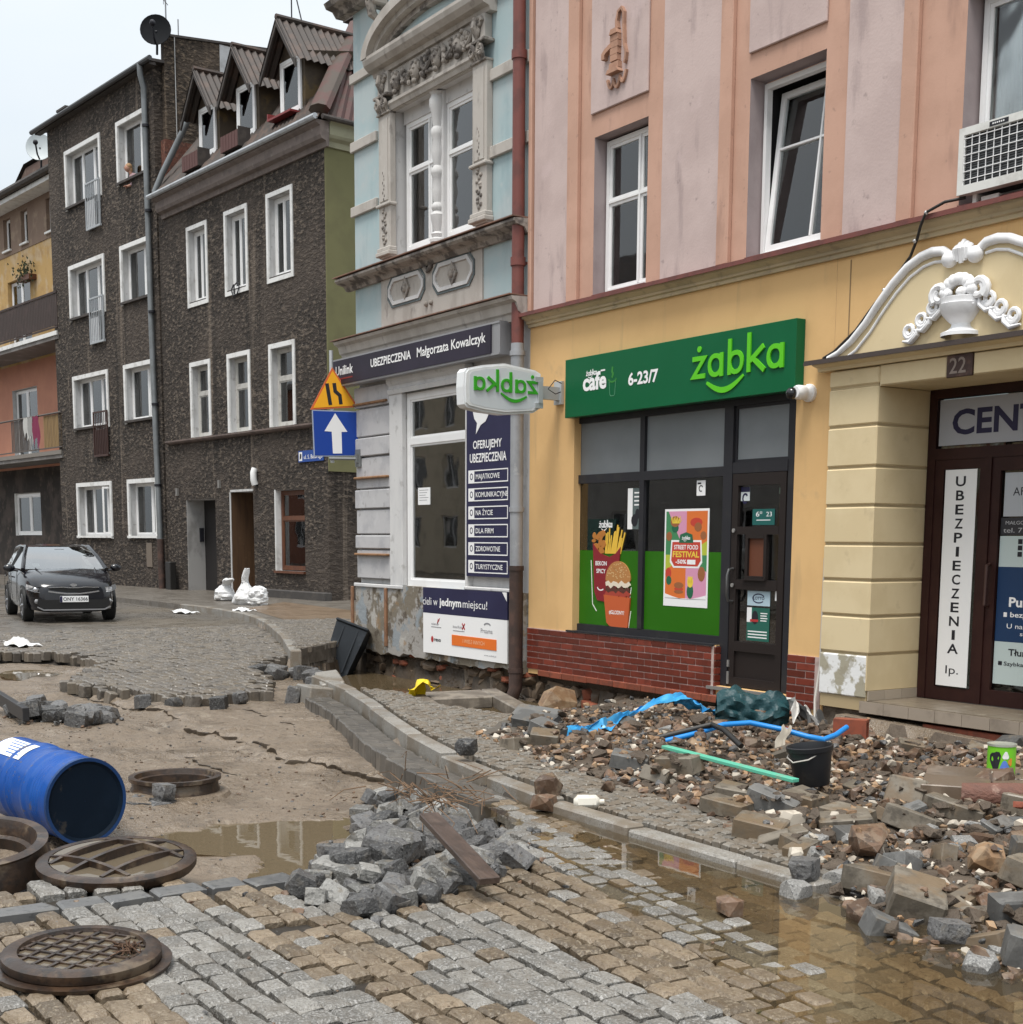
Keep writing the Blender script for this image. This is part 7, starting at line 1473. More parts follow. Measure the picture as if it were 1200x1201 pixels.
CONC = M('concrete_paver', (.130, .110, .084), .6, [((.20, .175, .14), 7, .46, .62, .7), ((.065, .055, .043), 13, .54, .66, .7), ((.16, .115, .072), 4, .48, .60, .8)], [(40, .5, .004), (6, .3, .01)], tone=.3, rough2=.35)
CONG = M('grey_concrete_block', (.105, .104, .10), .6, [((.165, .163, .155), 8, .46, .62, .7), ((.05, .05, .048), 16, .54, .66, .7), ((.15, .125, .095), 5, .55, .65, .7)], [(40, .5, .004)], tone=.3, rough2=.38)
SPECK = M('speckled_granite', (.20, .195, .185), .6, [((.32, .315, .30), 110, .52, .60, .8), ((.07, .07, .07), 80, .55, .62, .8)], [(50, .5, .005)], tone=.18)
def rm(name, cnt_, mats, seed, **kw): return [rock_mesh(name, seed+i, 1, 1, 1, mats=mats, **kw) for i in range(cnt_)]
r_brown = rm('field_stone', 8, [ROCKB], 400, n=22, box=.38); r_och = rm('field_stone', 4, [ROCKO], 420, n=22, box=.3); r_white = rm('field_stone', 3, [ROCKW], 430, n=26, box=.15)
r_dark = rm('granite_block', 10, [DKGR], 440, n=46, box=.93); r_conc = rm('paving_block', 6, [CONC], 460, n=40, box=.97); r_cong = rm('paving_block', 4, [CONG], 470, n=40, box=.97); r_spk = rm('granite_sett', 5, [SPECK], 480, n=34, box=.85); r_brk = rm('brick_fragment', 4, [BRICKO], 490, n=30, box=.85)
def block_mesh(name, seed, mats, ch=.07):
    """sharp-edged cast block with small chamfers and one knocked corner"""
    r = random.Random(seed); o = MB().box(-.5, .5, -.5, .5, -.5, .5, 0, ch).build('tmp', mats, None, (0, 0, 0)); me = o.data; bpy.data.objects.remove(o); me.name = name
    for v in me.vertices:
        v.co += Vector((r.uniform(-.02, .02), r.uniform(-.02, .02), r.uniform(-.02, .02)))
        if v.co.x > .3 and v.co.y > .3 and v.co.z > .2 and seed % 2: v.co *= .9
    return me
b_conc = [block_mesh('paving_block', i, [CONC], .05) for i in range(4)]; b_cong = [block_mesh('paving_block', i+10, [CONG], .05) for i in range(3)]
def stone(name, md, x, y, sx, sy, sz, rot=None, label=None, cat='stone', group=None, sink=.12, z=None, pct=45, cap=None):
    zc = deposit(x, y, sx, sy, sz, sink, pct, cap) if z is None else z
    o = place(name, md, x, y, zc, sx, sy, sz, rot or (rk.uniform(-.25, .25), rk.uniform(-.25, .25), rk.uniform(0, 6.28)))
    return props(o, label, cat, group)
HERO = []
def rnd_free(P, size):
    for _ in range(40):
        x, y = rnd_in(P)
        if size < .075 or all(hypot(x-a, y-b) > c+size*.35 for a, b, c in HERO): return x, y
    return x, y
def rnd_in(P, r=rk):
    xs_, ys_ = [p[0] for p in P], [p[1] for p in P]
    while True:
        x, y = r.uniform(min(xs_), max(xs_)), r.uniform(min(ys_), max(ys_))
        if ip1(P, x, y): return x, y
MARKS = [(-6.30, 6.46, 'the black bucket'), (-6.8, 6.16, 'the mint green strip'), (-7.45, 6.16, 'the left end of the mint green strip'), (-5.58, 7.42, 'the green paint can'), (-8.42, 7.9, 'the teal sack'), (-8.85, 6.4, 'the near end of the blue tarp'), (-8.95, 7.6, 'the far end of the blue tarp'), (-7.6, 7.5, 'the blue pipe'), (-7.5, 8.1, 'the hollow red brick'), (-4.0, 4.78, 'the tipped tan paving block'), (-3.2, 4.6, 'the lower right puddle corner'), (-4.28, 5.62, 'the rounded orange boulder'), (-4.85, 5.42, 'the large brown boulder'), (-5.1, 6.6, 'the weathered log'), (-9.25, 6.3, 'the tipped dark slabs'), (-6.3, 9.2, 'the entrance step'), (-8.0, 5.6, 'the mosaic strip at left'), (-6.0, 5.5, 'the kerb below the bucket'), (-7.0, 5.5, 'the kerb below the green strip'), (-3.4, 6.4, 'the right frame edge')]
HMARKS = [(-6.6, 3.5, 'the biggest boulder of the heap'), (-5.55, 3.3, 'the plank'), (-5.5, 2.65, 'the front tip of the heap'), (-6.2, 2.85, 'the puddle side of the heap'), (-7.4, 4.2, 'the root tangle'), (-8.2, 4.4, 'the far end of the heap'), (-5.9, 4.0, 'the kerb side of the heap')]
def where(x, y, marks): return min(marks, key=lambda m: hypot(m[0]-x, m[1]-y))[2]
def sized(s_, lo, hi): return 'small' if s_ < lo+(hi-lo)*.33 else 'large' if s_ > lo+(hi-lo)*.67 else 'middling'
# ---- heap of dark granite blocks in the middle, biggest first
P_HEAP = [(-5.95, 2.55), (-6.55, 3.1), (-7.4, 3.75), (-8.6, 4.3), (-8.4, 4.6), (-7.5, 4.62), (-6.6, 4.35), (-6.14, 4.24), (-5.85, 4.0), (-5.38, 3.2), (-5.26, 2.7), (-5.6, 2.45)]
for (x, y, sx, sy, sz, rz, lab) in ((-6.60, 3.52, .33, .28, .20, .4, 'biggest dark granite boulder in the middle of the block heap'), (-6.45, 3.18, .24, .18, .15, .1, 'dark granite block with pale flat top at the puddle edge'), (-6.86, 4.03, .28, .24, .20, .8, 'dark earthy boulder with roots behind the plank'), (-5.72, 2.78, .13, .13, .11, .3, 'squarish granite cube at the front of the heap'), (-5.85, 3.40, .26, .12, .12, .5, 'long pale grey block beside the dark plank')):
    stone('granite_block', rk.choice(r_dark), x, y, sx, sy, sz, (rk.uniform(-.2, .2), rk.uniform(-.2, .2), rz), lab)
r_dark += [stone_mesh('granite_block', 600+i, [DKGR], dome=.03, rnd_c=.07, jit=.11, irr=.04) for i in range(6)]
for me_ in r_dark[10:]:
    for v in me_.vertices: v.co.z -= .5
PALG = M('pale_granite', (.185, .180, .168), .55, [((.30, .295, .28), 70, .54, .62, .7), ((.09, .088, .082), 40, .54, .64, .8), ((.16, .135, .10), 12, .54, .64, .6)], [(60, .9, .006), (20, .8, .015)], tone=.4, rough2=.4, spec=.35)
r_pale = [stone_mesh('granite_block', 640+i, [PALG], dome=.03, rnd_c=.07, jit=.11, irr=.04) for i in range(5)]
for me_ in r_pale:
    for v in me_.vertices: v.co.z -= .5
LH = 'dark grey granite block loose in the heap by the dark plank'
n = 0
while n < 175:
    x, y = rnd_in(P_HEAP)
    mid_ = max(0, 1-hypot((x+6.25)/1.1, (y-3.4)/.75))
    s_ = rk.uniform(.095, .15)
    pal = rk.random() < .36
    stone('granite_block', rk.choice(r_pale if pal else r_dark), x, y, s_*rk.uniform(.9, 1.35), s_*rk.uniform(.8, 1.05), s_*rk.uniform(.6, .85), (rk.gauss(0, .28), rk.gauss(0, .28), rk.uniform(0, 6.28)), sized(s_, .095, .15)+(' pale' if pal else ' dark')+' grey granite block loose in the heap near '+where(x, y, HMARKS), 'stone', 'granite blocks heaped by the plank', sink=.2, pct=35, cap=-.11+.09*mid_+(.10 if x > -5.9 else 0))
    n += 1
# setts pulled out at the left edge
P_LS = [(-15.2, 3.75), (-13.5, 3.0), (-12.8, 3.2), (-12.75, 3.75), (-13.4, 4.05)]
for i in range(34):
    x, y = rnd_in(P_LS); s_ = rk.uniform(.13, .20); o = stone('granite_block', rk.choice(r_dark), x, y, s_*1.15, s_, s_*.8, None, sized(s_, .13, .20)+' dark sett in the low pile behind the drum, '+where(x, y, [(-14.6, 3.5, 'at its left end'), (-13.9, 3.4, 'in its middle'), (-13.1, 3.2, 'at its near right end'), (-13.3, 3.9, 'at its far edge')]), 'stone', 'setts piled behind the blue drum')
    o.location.z = HT(x, y)+s_*(.3+.35*(i % 3 == 0)*rk.random())
for (x, y, lab) in ((-14.02, 4.55, 'lone sett fallen on the mud below the tongue of street setts'), (-13.75, 4.78, 'single tipped sett nearest the right end of the setts tongue'), (-13.45, 5.15, 'loose sett just off the corner of the setts tongue'), (-13.6, 5.45, 'dark sett leaning at the right tip of the setts tongue')):
    stone('granite_block', rk.choice(r_dark), x, y, .16, .14, .14, None, lab).location.z = HT(x, y)+.06
for i in range(16):
    u = i/15; x, y = -16.6+2.8*u+rk.uniform(-.1, .1), 6.95+.4*sin(u*3)-1.4*u*u*.6+rk.uniform(-.12, .12)
    stone('granite_block', rk.choice(r_dark), x, y, rk.uniform(.15, .32), rk.uniform(.14, .24), rk.uniform(.12, .2), None, 'dark stone tumbled below the broken pavement, '+where(x, y, [(-16.4, 7, 'nearest the pavement kerb'), (-15.4, 6.9, 'midway to the kerb blocks'), (-14.4, 6.4, 'closest to the pale kerb blocks')]), 'stone', 'stones below the broken pavement').location.z = HT(x, y)+.07
# ---- displaced kerbstones at the broken end
for (x, y, z, L2, rz, ry, lab) in ((-13.85, 6.62, .02, .85, -.35, .06, 'tilted pale kerb block at the far end of the kerb'), (-13.55, 6.28, -.04, .75, -.22, -.05, 'pale kerb block lying in front of the tilted one')):
    t = thing('kerb_block', lab, 'stone', (x, y, z)); t.rotation_euler = (.12 if L2 > .8 else -.1, ry, rz); ORG[t.name] = Vector((0, 0, 0)); MB().box(-L2/2, L2/2, -.13, .13, -.11, .11, 0, .015).build('block', KERBM, t)
# ---- rubble over the washed out pavement
big = [  # x, y, sx, sy, sz, rot, kind, label
 (-4.00, 4.78, .30, .24, .13, (.28, -.22, 2.3), 'c', 'large tan topped paving block tipped up at the puddle edge'),
 (-4.42, 4.98, .28, .22, .12, (-.15, .1, .4), 'c', 'tan paving block with a pale chip behind the tipped one'),
 (-3.95, 5.55, .30, .26, .12, (.3, .1, 2.0), 'c', 'pale topped square block resting high near the right edge'),
 (-3.62, 5.10, .36, .14, .16, (.1, -.05, 1.0), 'g', 'long grey kerb block below the pale square one'),
 (-3.36, 5.0, .32, .14, .13, (.1, .12, .7), 'g', 'grey block leaning toward the lower right edge'),
 (-3.22, 4.66, .36, .14, .14, (.1, .22, .75), 'g', 'longest grey block sloping into the puddle at right'),
 (-4.18, 5.95, .34, .12, .15, (.1, .1, .9), 'g', 'weathered grey block behind the orange boulder'),
 (-5.25, 6.2, .30, .2, .12, (-.2, .25, .4), 'c', 'grey topped paver near the weathered log'),
 (-5.55, 6.0, .28, .22, .10, (.05, .05, .2), 'c', 'brown paver lying flat in front of the grey topped one'),
 (-5.35, 5.75, .3, .22, .09, (.1, -.1, .9), 'c', 'flat brown paver in the middle of the rubble'),
 (-5.9, 5.72, .30, .14, .13, (.1, .3, .5), 'g', 'dark grey paver propped at a slant below the bucket'),
 (-5.95, 6.05, .24, .2, .12, (.1, .1, .1), 'c', 'tan paver right of the bucket foot'),
 (-5.75, 6.75, .26, .20, .12, (1.1, 0, .2), 'c', 'paver standing on edge behind the bucket'),
 (-5.50, 5.25, .28, .24, .11, (.05, .15, .6), 'c', 'dark brown paver left of the white boulder'),
 (-6.05, 5.50, .28, .2, .09, (0, .1, .3), 'c', 'flat wet paver near the kerb left of the bucket'),
 (-6.45, 5.95, .26, .2, .1, (.1, .1, .5), 'c', 'paver at the right end of the green strip'),
 (-7.15, 6.05, .30, .18, .12, (.1, -.1, .3), 'c', 'grey paver lying under the left end of the green strip'),
 (-7.45, 5.85, .26, .2, .1, (.1, .15, .8), 'g', 'dark flat paver left of the green strip'),
 (-8.75, 6.05, .26, .18, .12, (.1, .3, .4), 'g', 'slanted dark paver near the left end of the rubble'),
 (-8.5, 5.85, .22, .18, .12, (.2, .1, .9), 'c', 'brown paver at the left end of the rubble'),
 (-9.35, 6.35, .36, .2, .12, (.35, .1, .6), 'g', 'dark slab tipped against the concrete frame'),
 (-9.15, 6.2, .34, .2, .11, (.3, .1, .5), 'g', 'second dark slab tipped beside the concrete frame'),
 (-4.95, 6.95, .40, .13, .12, (0, .12, .5), 'c', 'long brown block below the paint can'),
 (-5.3, 6.65, .36, .14, .10, (0, .2, .3), 'c', 'weathered plank-like block left of the paint can')]
for (x, y, sx, sy, sz, ro, k_, lab) in big: stone('paving_block', rk.choice(b_conc if k_ == 'c' else b_cong), x, y, sx, sy, sz, ro, lab, 'paving block', sink=.05); HERO.append((x, y, max(sx, sy)*.42))
rocks = [(-4.28, 5.62, .24, .2, .17, r_och, 'rounded orange boulder in the middle of the right rubble'), (-4.85, 5.42, .30, .24, .18, r_brown, 'large brown boulder near the kerb'), (-5.55, 5.5, .26, .16, .15, r_white, 'long whitish stone left of the orange pebbles'), (-4.95, 4.98, .10, .1, .10, r_white, 'small white egg shaped stone on the kerb edge'),
 (-4.46, 4.09, .14, .12, .10, r_brown, 'single reddish rock standing alone on the wet cobbles'), (-4.10, 4.55, .2, .14, .11, r_brown, 'dark red rock half in the puddle'), (-7.0, 4.86, .24, .2, .16, r_brown, 'tall brown rock leaning on the kerb by the canister'), (-6.85, 4.72, .2, .16, .12, r_brown, 'lower brown rock in front of the canister'), (-13.0, 9.12, .85, .55, .50, r_och, 'big ochre boulder under the rusty downpipe foot'), (-8.35, 7.9, .3, .24, .2, r_brown, 'rounded boulder in the foundation hole below the ledge'), (-5.55, 7.35, .26, .24, .2, r_brown, 'pointed brown rock below the entrance step'), (-7.55, 6.55, .4, .22, .14, r_och, 'long tan rock lying by the blue tarp'), (-4.66, 4.74, .14, .14, .12, r_dark, 'dark grey cube stone at the end of the bare kerb'), (-4.55, 4.58, .13, .13, .11, r_spk, 'speckled granite sett at the end of the bare kerb'), (-3.68, 4.62, .17, .15, .12, r_dark, 'smooth dark sett beside the tipped tan block'), (-3.35, 4.40, .15, .13, .10, r_spk, 'speckled sett nearest the puddle at right'), (-6.95, 5.28, .12, .1, .08, r_brown, 'small brown rock alone on the mosaic strip')]
for (x, y, sx, sy, sz, ms, lab) in rocks: stone('field_stone', ms[0] if len(ms) < 4 else rk.choice(ms), x, y, sx, sy, sz, None, lab); HERO.append((x, y, max(sx, sy)*.4))
stone('granite_block', r_dark[3], -8.28, 5.02, .15, .13, .12, (0, 0, .4), 'dark granite cube sitting on the kerb', z=.18)
# graded fill: medium stones as things, the rest as gravel
groups = (('field_stone', r_brown, 'brown fieldstone loose in the rubble before the shops', 'brown stones in the rubble', 'stone', 230, (.07, .17)), ('field_stone', r_och, 'ochre stone loose in the rubble before the shops', 'ochre stones in the rubble', 'stone', 55, (.06, .13)), ('field_stone', r_white, 'whitish stone loose in the rubble before the shops', 'white stones in the rubble', 'stone', 36, (.045, .09)), ('granite_sett', r_spk, 'speckled granite sett loose in the rubble', 'speckled setts in the rubble', 'stone', 36, (.09, .13)), ('paving_block', b_conc, 'brown paving block loose in the rubble', 'brown paving blocks in the rubble', 'paving block', 46, (.14, .22)), ('paving_block', b_cong, 'grey paving block loose in the rubble', 'grey paving blocks in the rubble', 'paving block', 24, (.14, .22)), ('brick_fragment', r_brk, 'orange brick fragment in the rubble before the shops', 'brick fragments in the rubble', 'brick', 9, (.06, .12)))
P_RC = [(-9.2, 5.75), (-9.6, 6.5), (-9.4, 7.4), (-9.2, 8.5), (-8.7, 9.3), (-6.8, 9.4), (-5.4, 9.3), (-4.2, 8.0), (-3.0, 6.4), (-2.5, 4.6), (-3.05, 4.36), (-3.9, 4.42), (-4.55, 4.82), (-5.15, 5.15), (-6.2, 5.45), (-7.07, 5.48), (-7.87, 5.48)]
P_RIGHT = [(-5.6, 5.2), (-4.4, 4.8), (-3.9, 4.42), (-3.05, 4.36), (-2.5, 4.6), (-3.2, 6.6), (-4.6, 7.0), (-5.8, 6.4)]
order = []
for gi, gdef in enumerate(groups):
    for i in range(gdef[5]): order.append((rk.uniform(*gdef[6])*(1.0), gi))
order.sort(reverse=True)
for s_, gi in order:
    nm, ms, lab, grp, cat, cnt, rg_ = groups[gi]
    P_ = P_RIGHT if (gi in (3, 4, 5) and rk.random() < .72) else P_RC
    x, y = rnd_free(P_, s_)
    if nm == 'paving_block': dims = (s_, s_*rk.uniform(.5, .85), rk.uniform(.07, .11))
    else: dims = (s_*rk.uniform(.9, 1.3), s_*rk.uniform(.75, 1), s_*rk.uniform(.5, .8))
    stone(nm, rk.choice(ms), x, y, *dims, (rk.uniform(-.45, .45), rk.uniform(-.45, .45), rk.uniform(0, 6.28)), sized(s_, *rg_)+' '+lab.split(' loose')[0].split(' in the')[0]+' in the rubble near '+where(x, y, MARKS), cat, grp, sink=.26)
def rock_arr(seed):
    me = rock_mesh('t', seed, 1, 1, 1, n=12, box=.25); r = [tuple(v.co) for v in me.vertices], [tuple(p.vertices) for p in me.polygons]; bpy.data.meshes.remove(me); return r
RA = [rock_arr(500+i) for i in range(7)]
it = []
for i in range(8500):
    x, y = rnd_in(P_RC) if i % 3 else rnd_in(P_RUB)
    s_ = .018+.06*rk.random()**2.4; i0, j0 = int((x-DX0)/DS), int((y-DYA)/DS)
    z = DH[min(i0, DH.shape[0]-1), min(j0, DH.shape[1]-1)] if rk.random() < .35 else HT(x, y)
    c = rk.random(); it.append((rk.randrange(7), 0 if c < .50 else 1 if c < .70 else 2 if c < .86 else 3, x, y, z+s_*.25, s_*1.3, s_, s_*.75, (rk.uniform(-.5, .5), rk.uniform(-.5, .5), rk.uniform(0, 6.28))))
for (P_, cnt, mx_) in ((P_HEAP, 500, .05), (P_LS, 120, .06)):
    for i in range(cnt):
        x, y = rnd_in(P_); x += rk.gauss(0, .12); y += rk.gauss(0, .10); s_ = .015+mx_*rk.random()**2
        if y > interp(KERB, x): continue
        z = max(HT(x, y), -.03+float(dip(x, y))) if x > np.interp(y, [p[0] for p in EDGE], [p[1] for p in EDGE]) else HT(x, y)
        it.append((rk.randrange(7), rk.choice((3, 3, 0)), x, y, z+s_*.3, s_*1.3, s_, s_*.8, (0, 0, rk.uniform(0, 6))))
# grit on the mud, by the kerb and among the cobbles
for i in range(700):
    x, y = rk.uniform(-13.5, -4), rk.uniform(1.2, 4.6); s_ = .008+.022*rk.random()**3
    inside = x > np.interp(y, [p[0] for p in EDGE], [p[1] for p in EDGE])
    if inside and rk.random() < .6: continue
    it.append((rk.randrange(7), rk.choice((0, 0, 3)), x, y, (HT(x, y) if not inside else -.012+float(dip(x, y)))+s_*.2, s_*1.3, s_, s_*.6, (0, 0, rk.uniform(0, 6))))
for i in range(2600):      # clods of soil bedding the stones
    x, y = rnd_in(P_RC); s_ = .03+.09*rk.random()**2; i0, j0 = int((x-DX0)/DS), int((y-DYA)/DS); z = DH[min(i0, DH.shape[0]-1), min(j0, DH.shape[1]-1)]
    it.append((rk.randrange(7), 4, x, y, min(z, HT(x, y)+.09)+s_*.05, s_*1.5, s_*1.2, s_*.6, (rk.uniform(-.4, .4), rk.uniform(-.4, .4), rk.uniform(0, 6.28))))
for i in range(1500):
    x, y = rk.uniform(-14, -6.3), rk.uniform(1.2, 5.2); s_ = .006+.018*rk.random()**3
    if x > np.interp(y, [p[0] for p in EDGE], [p[1] for p in EDGE])-.1 or y > interp(KERB, x)-.4: continue
    it.append((rk.randrange(7), rk.choice((0, 3, 4)), x, y, HT(x, y)+s_*.2, s_*1.4, s_, s_*.7, (0, 0, rk.uniform(0, 6))))
gr = stuff_mesh('gravel', it, [ROCKB, ROCKO, ROCKW, DKGR, RUBS], None, RA)
# stones standing in the foundation below the brick ledge
fd2 = MB(FZ).box(-14.3, -6.0, -.5, -.12, -.85, -.03).build('shop_foundation', EARTH, pink)
def fstones(u0, u1, z0, z1, seed, lim):
    r = random.Random(seed); z = z0; k = 0
    while z < z1:
        h = r.uniform(.11, .2); u = u0
        while u < u1 and k < lim:
            w = r.uniform(.16, .42); o = bpy.data.objects.new('foundation_stone', r.choice(fm) if r.random() < .9 else fbm); COL.objects.link(o); o.parent = fd2
            o.location = FZ(u+w/2, -.12+r.uniform(-.06, .05), z+h/2)-root_org(fd2); o.scale = (w, r.uniform(.18, .3), h*1.05); o.rotation_euler = (r.uniform(-.2, .2), r.uniform(-.2, .2), r.uniform(-.2, .2)); u += w*1.02; k += 1
        z += h*.9
fstones(-14.3, -9.2, -.62, -.16, 6, 90)
# fallen rubble along the foot of the walls in the pit
for i in range(46):
    u = rk.uniform(-18.9, -10.2); s_ = rk.uniform(.08, .20); y = DY-.22-abs(rk.gauss(0, .16)); 
    o = stone('field_stone', rk.choice(r_brown), u, y, s_*1.25, s_, s_*.7, None, 'brown stone fallen at the foot of the exposed foundation', 'stone', 'stones at the foot of the foundation', z=max(-.47, HT(u, y))+s_*.2)
# ================================================================ things lying about
# ---- blue drum
t = thing('oil_drum', 'blue steel drum lying on its side in the mud', 'drum', (-8.3, 2.0, -.13))
ax = Vector((.972, .225, -.05)).normalized(); F = Frame((-7.95, 2.22, .120), Vector((-ax.y, ax.x, 0)), ax)      # y axis of the lathe runs out of the visible end
DRB = M('drum_blue', (.002, .055, .26), .3, [((.003, .07, .31), 2, .42, .62, .7), ((.12, .10, .075), 4, .58, .66, .75), ((.10, .085, .06), 30, .62, .70, .8)], [(6, .2, .012), (2.5, .3, .03)], spec=.35)
R0 = .25; L0 = .86; prof = []
for i in range(61):
    h = -L0+L0*i/60; r = R0
    for c in (-.29, -.57): r += .010*math.exp(-((h-c)/.020)**2)
    if -.25 < h < -.04 or -.53 < h < -.33: r += .0028*sin(h*2*pi/.03)
    prof.append((r, h))
MB(F).lathe([(.0005, -L0), (R0, -L0)]+prof[1:-1]+[(R0, 0), (R0-.02, -.02), (.0005, -.03)], (0, 0, 0), 48, axis='y').build('shell', DRB, t)
MB(F).lathe([(R0-.012, .004), (R0+.008, .006), (R0+.009, -.014), (R0-.004, -.016)], (0, 0, 0), 48, axis='y', caps=False).build('chime', M('drum_rim', (.003, .035, .13), .4), t)
MB(F).lathe([(.001, -.012), (R0-.03, -.012), (R0-.012, .002)], (0, 0, 0), 48, axis='y', smooth=False, caps=False).build('end_plate', M('drum_end', (.001, .007, .017), .6, [((.004, .012, .025), 3, .45, .65, .6), ((.05, .045, .04), 9, .62, .7, .7)], [(4, .2, .01)], spec=.15), t)
m = MB(F); A = []
for i in range(9):
    for j in (0, 1): a_ = radians(96+4.5*i); A.append(((R0+.004)*cos(a_), -.84+.36*j, (R0+.004)*sin(a_)))
m.add(A, [(2*i, 2*i+1, 2*i+3, 2*i+2) for i in range(8)], 0, True); m.build('paper_label', WPRINT, t)
m = MB(F)
for k_ in range(5):
    A = []
    for i in range(3):
        for j in (0, 1): a_ = radians(101+6*k_+.9*i); A.append(((R0+.006)*cos(a_), -.76+.16*j+.02*k_, (R0+.006)*sin(a_)))
    m.add(A, [(2*i, 2*i+1, 2*i+3, 2*i+2) for i in range(2)], 0)
m.build('label_print', M('label_blue', (.08, .16, .4), .6), t)
# ---- manhole rings and covers
RUST = M('rusty_cast_iron', (.030, .018, .012), .55, [((.062, .036, .021), 9, .45, .60, .8), ((.016, .012, .010), 14, .5, .62, .8), ((.14, .105, .07), 5, .58, .68, .7)], [(30, .5, .006), (8, .3, .01)], rough2=.3, spec=.5)
LIDW = water('lid_water', (.55, .45, .3), (.135, .108, .075), .9, 1.42, .1)
t = thing('manhole_ring', 'rusty manhole ring standing open out of the mud behind the drum', 'manhole', (-9.3, 3.22, -.13))
c = (-9.28, 3.22, -.13)
MB().lathe([(.30, -.05), (.31, .03), (.30, .05), (.30, .085), (.32, .095), (.32, .12), (.28, .12), (.27, .09), (.25, .085), (.25, -.2)], c, 40).build('ring', RUST, t)
MB().lathe([(.001, 0), (.25, 0)], (c[0], c[1], c[2]-.08), 32).build('dark_shaft', M('shaft', (.02, .014, .01), .8), t)
MB().lathe([(.30, -.08), (.40, -.05), (.37, .005), (.305, .015)], c, 24).build('mud_collar', MUD, t)
stone('granite_block', r_dark[1], -8.92, 3.02, .15, .12, .13, (0, 0, .3), 'pale topped stone leaning on the open manhole ring', z=-.06)
for i in range(7): stone('granite_block', rk.choice(r_dark), -8.9+rk.uniform(-.25, .2), 3.0+rk.uniform(-.2, .1), .14, .1, .05, None, 'flat stone bedded in mud before the open ring', 'stone', 'flat stones by the open ring', z=-.125)
t = thing('rusty_manhole_surround', 'heavy rusty manhole frame lying at the left edge beside the drum', 'manhole', (-7.12, 1.62, 0)); ORG[t.name] = Vector((0, 0, 0)); t.rotation_euler = (radians(4), radians(10), 0); t.location = (-7.22, 1.46, .04)
MB().lathe([(.36, -.09), (.36, -.04), (.345, .0), (.335, .06), (.345, .075), (.29, .08), (.275, .05), (.265, .0), (.24, -.01), (.24, -.09)], (0, 0, 0), 40).build('ring', RUST, t); MB().lathe([(.001, 0), (.25, 0)], (0, 0, -.07), 24).build('silt', MUD, t)
def cover(name, label, loc, rot, R, dome):
    t = thing(name, label, 'manhole cover', loc); ORG[t.name] = Vector((0, 0, 0)); t.rotation_euler = rot
    m = MB().lathe([(R, 0), (R+.015, .02), (R+.015, .05), (R-.01, .062), (R-.045, .062), (R-.055, .03), (R-.06, .012), (.001, .012)], (0, 0, 0), 48); m.build('rim', RUST, t)
    n = 4 if not dome else 3
    for k_ in range(-n+1, n) if not dome else (-1, 0, 1):
        for ax_ in (0, 1) if not dome or k_ else (1,):
            q = k_*(R*2/(2*n)) if not dome else k_*R*.48; hw = sqrt(max(0, (R-.05)**2-q*q))
            pts = []
            for i in range(9):
                s_ = -hw+2*hw*i/8; z = .053 if not dome else .052+.055*(1-(s_*s_+q*q)/(R*R))
                p = (q, s_, z) if ax_ else (s_, q, z); pts.append(p)
            m = MB(); w = .007 if not dome else .012
            P_ = []
            for i, p in enumerate(pts):
                o_ = (w, 0) if ax_ else (0, w)
                P_ += [(p[0]-o_[0], p[1]-o_[1], p[2]), (p[0]+o_[0], p[1]+o_[1], p[2]), (p[0]+o_[0], p[1]+o_[1], .012), (p[0]-o_[0], p[1]-o_[1], .012)]
            m.add(P_, [(4*i+a, 4*i+(a+1) % 4, 4*i+4+(a+1) % 4, 4*i+4+a) for i in range(8) for a in range(4)]); m.build('rib', RUST, t)
    face_up(MB().lathe([(.001, .0), (R-.05, .0)], (0, 0, .045 if not dome else .060), 36).build('water', LIDW, t)); return t
cover('manhole_cover', 'round rusty cover with arched ribs holding muddy water beside the drum', (-6.72, 2.02, .0), (radians(3), radians(3), radians(26)), .375, True)
t = cover('manhole_cover', 'round rusty cover with a square grid holding water, nearest in the foreground', (-5.22, 1.42, .012), (radians(1.5), radians(2.5), radians(38)), .285, False)
MB().lathe([(.335, -.005), (.34, .012), (.30, .014), (.296, .0)], (0, 0, 0), 48).build('base_flange', RUST, t)
m = MB(); rr = random.Random(4)
for i in range(16): m.sweep([(.17+rr.gauss(0, .015), .06+rr.gauss(0, .015), .05), (.17+rr.gauss(0, .03), .06+rr.gauss(0, .03), .075+.02*rr.random()), (.17+rr.gauss(0, .04), .06+rr.gauss(0, .04), .055)], .003, 4)
m.build('root_tuft', M('root_brown', (.09, .05, .03), .9), t)
# ---- plank on the heap
WOOD = M('wet_dark_wood', (.062, .042, .033), .45, [((.10, .07, .055), 5, .45, .62, .7, (.4, 4, 4)), ((.035, .025, .02), 9, .5, .65, .6)], [(12, .5, .006, 4, (.3, 5, 5))], rough2=.3)
a, b = Vector((-5.98, 3.40, .25)), Vector((-5.17, 3.26, .10)); u_ = (b-a); F = Frame(a, u_, Vector((u_.y, -u_.x, 0)), Vector((0, 0, 1)))
t = thing('plank', 'dark wet wooden plank slanting down the granite heap', 'plank', a)
uu = u_.normalized(); vv = Vector((-uu.y, uu.x, 0)).normalized(); F = Frame(a, uu, vv, uu.cross(vv))
MB(F).box(0, u_.length, -.052, .052, -.015, .02, 0, .004).build('board', WOOD, t)
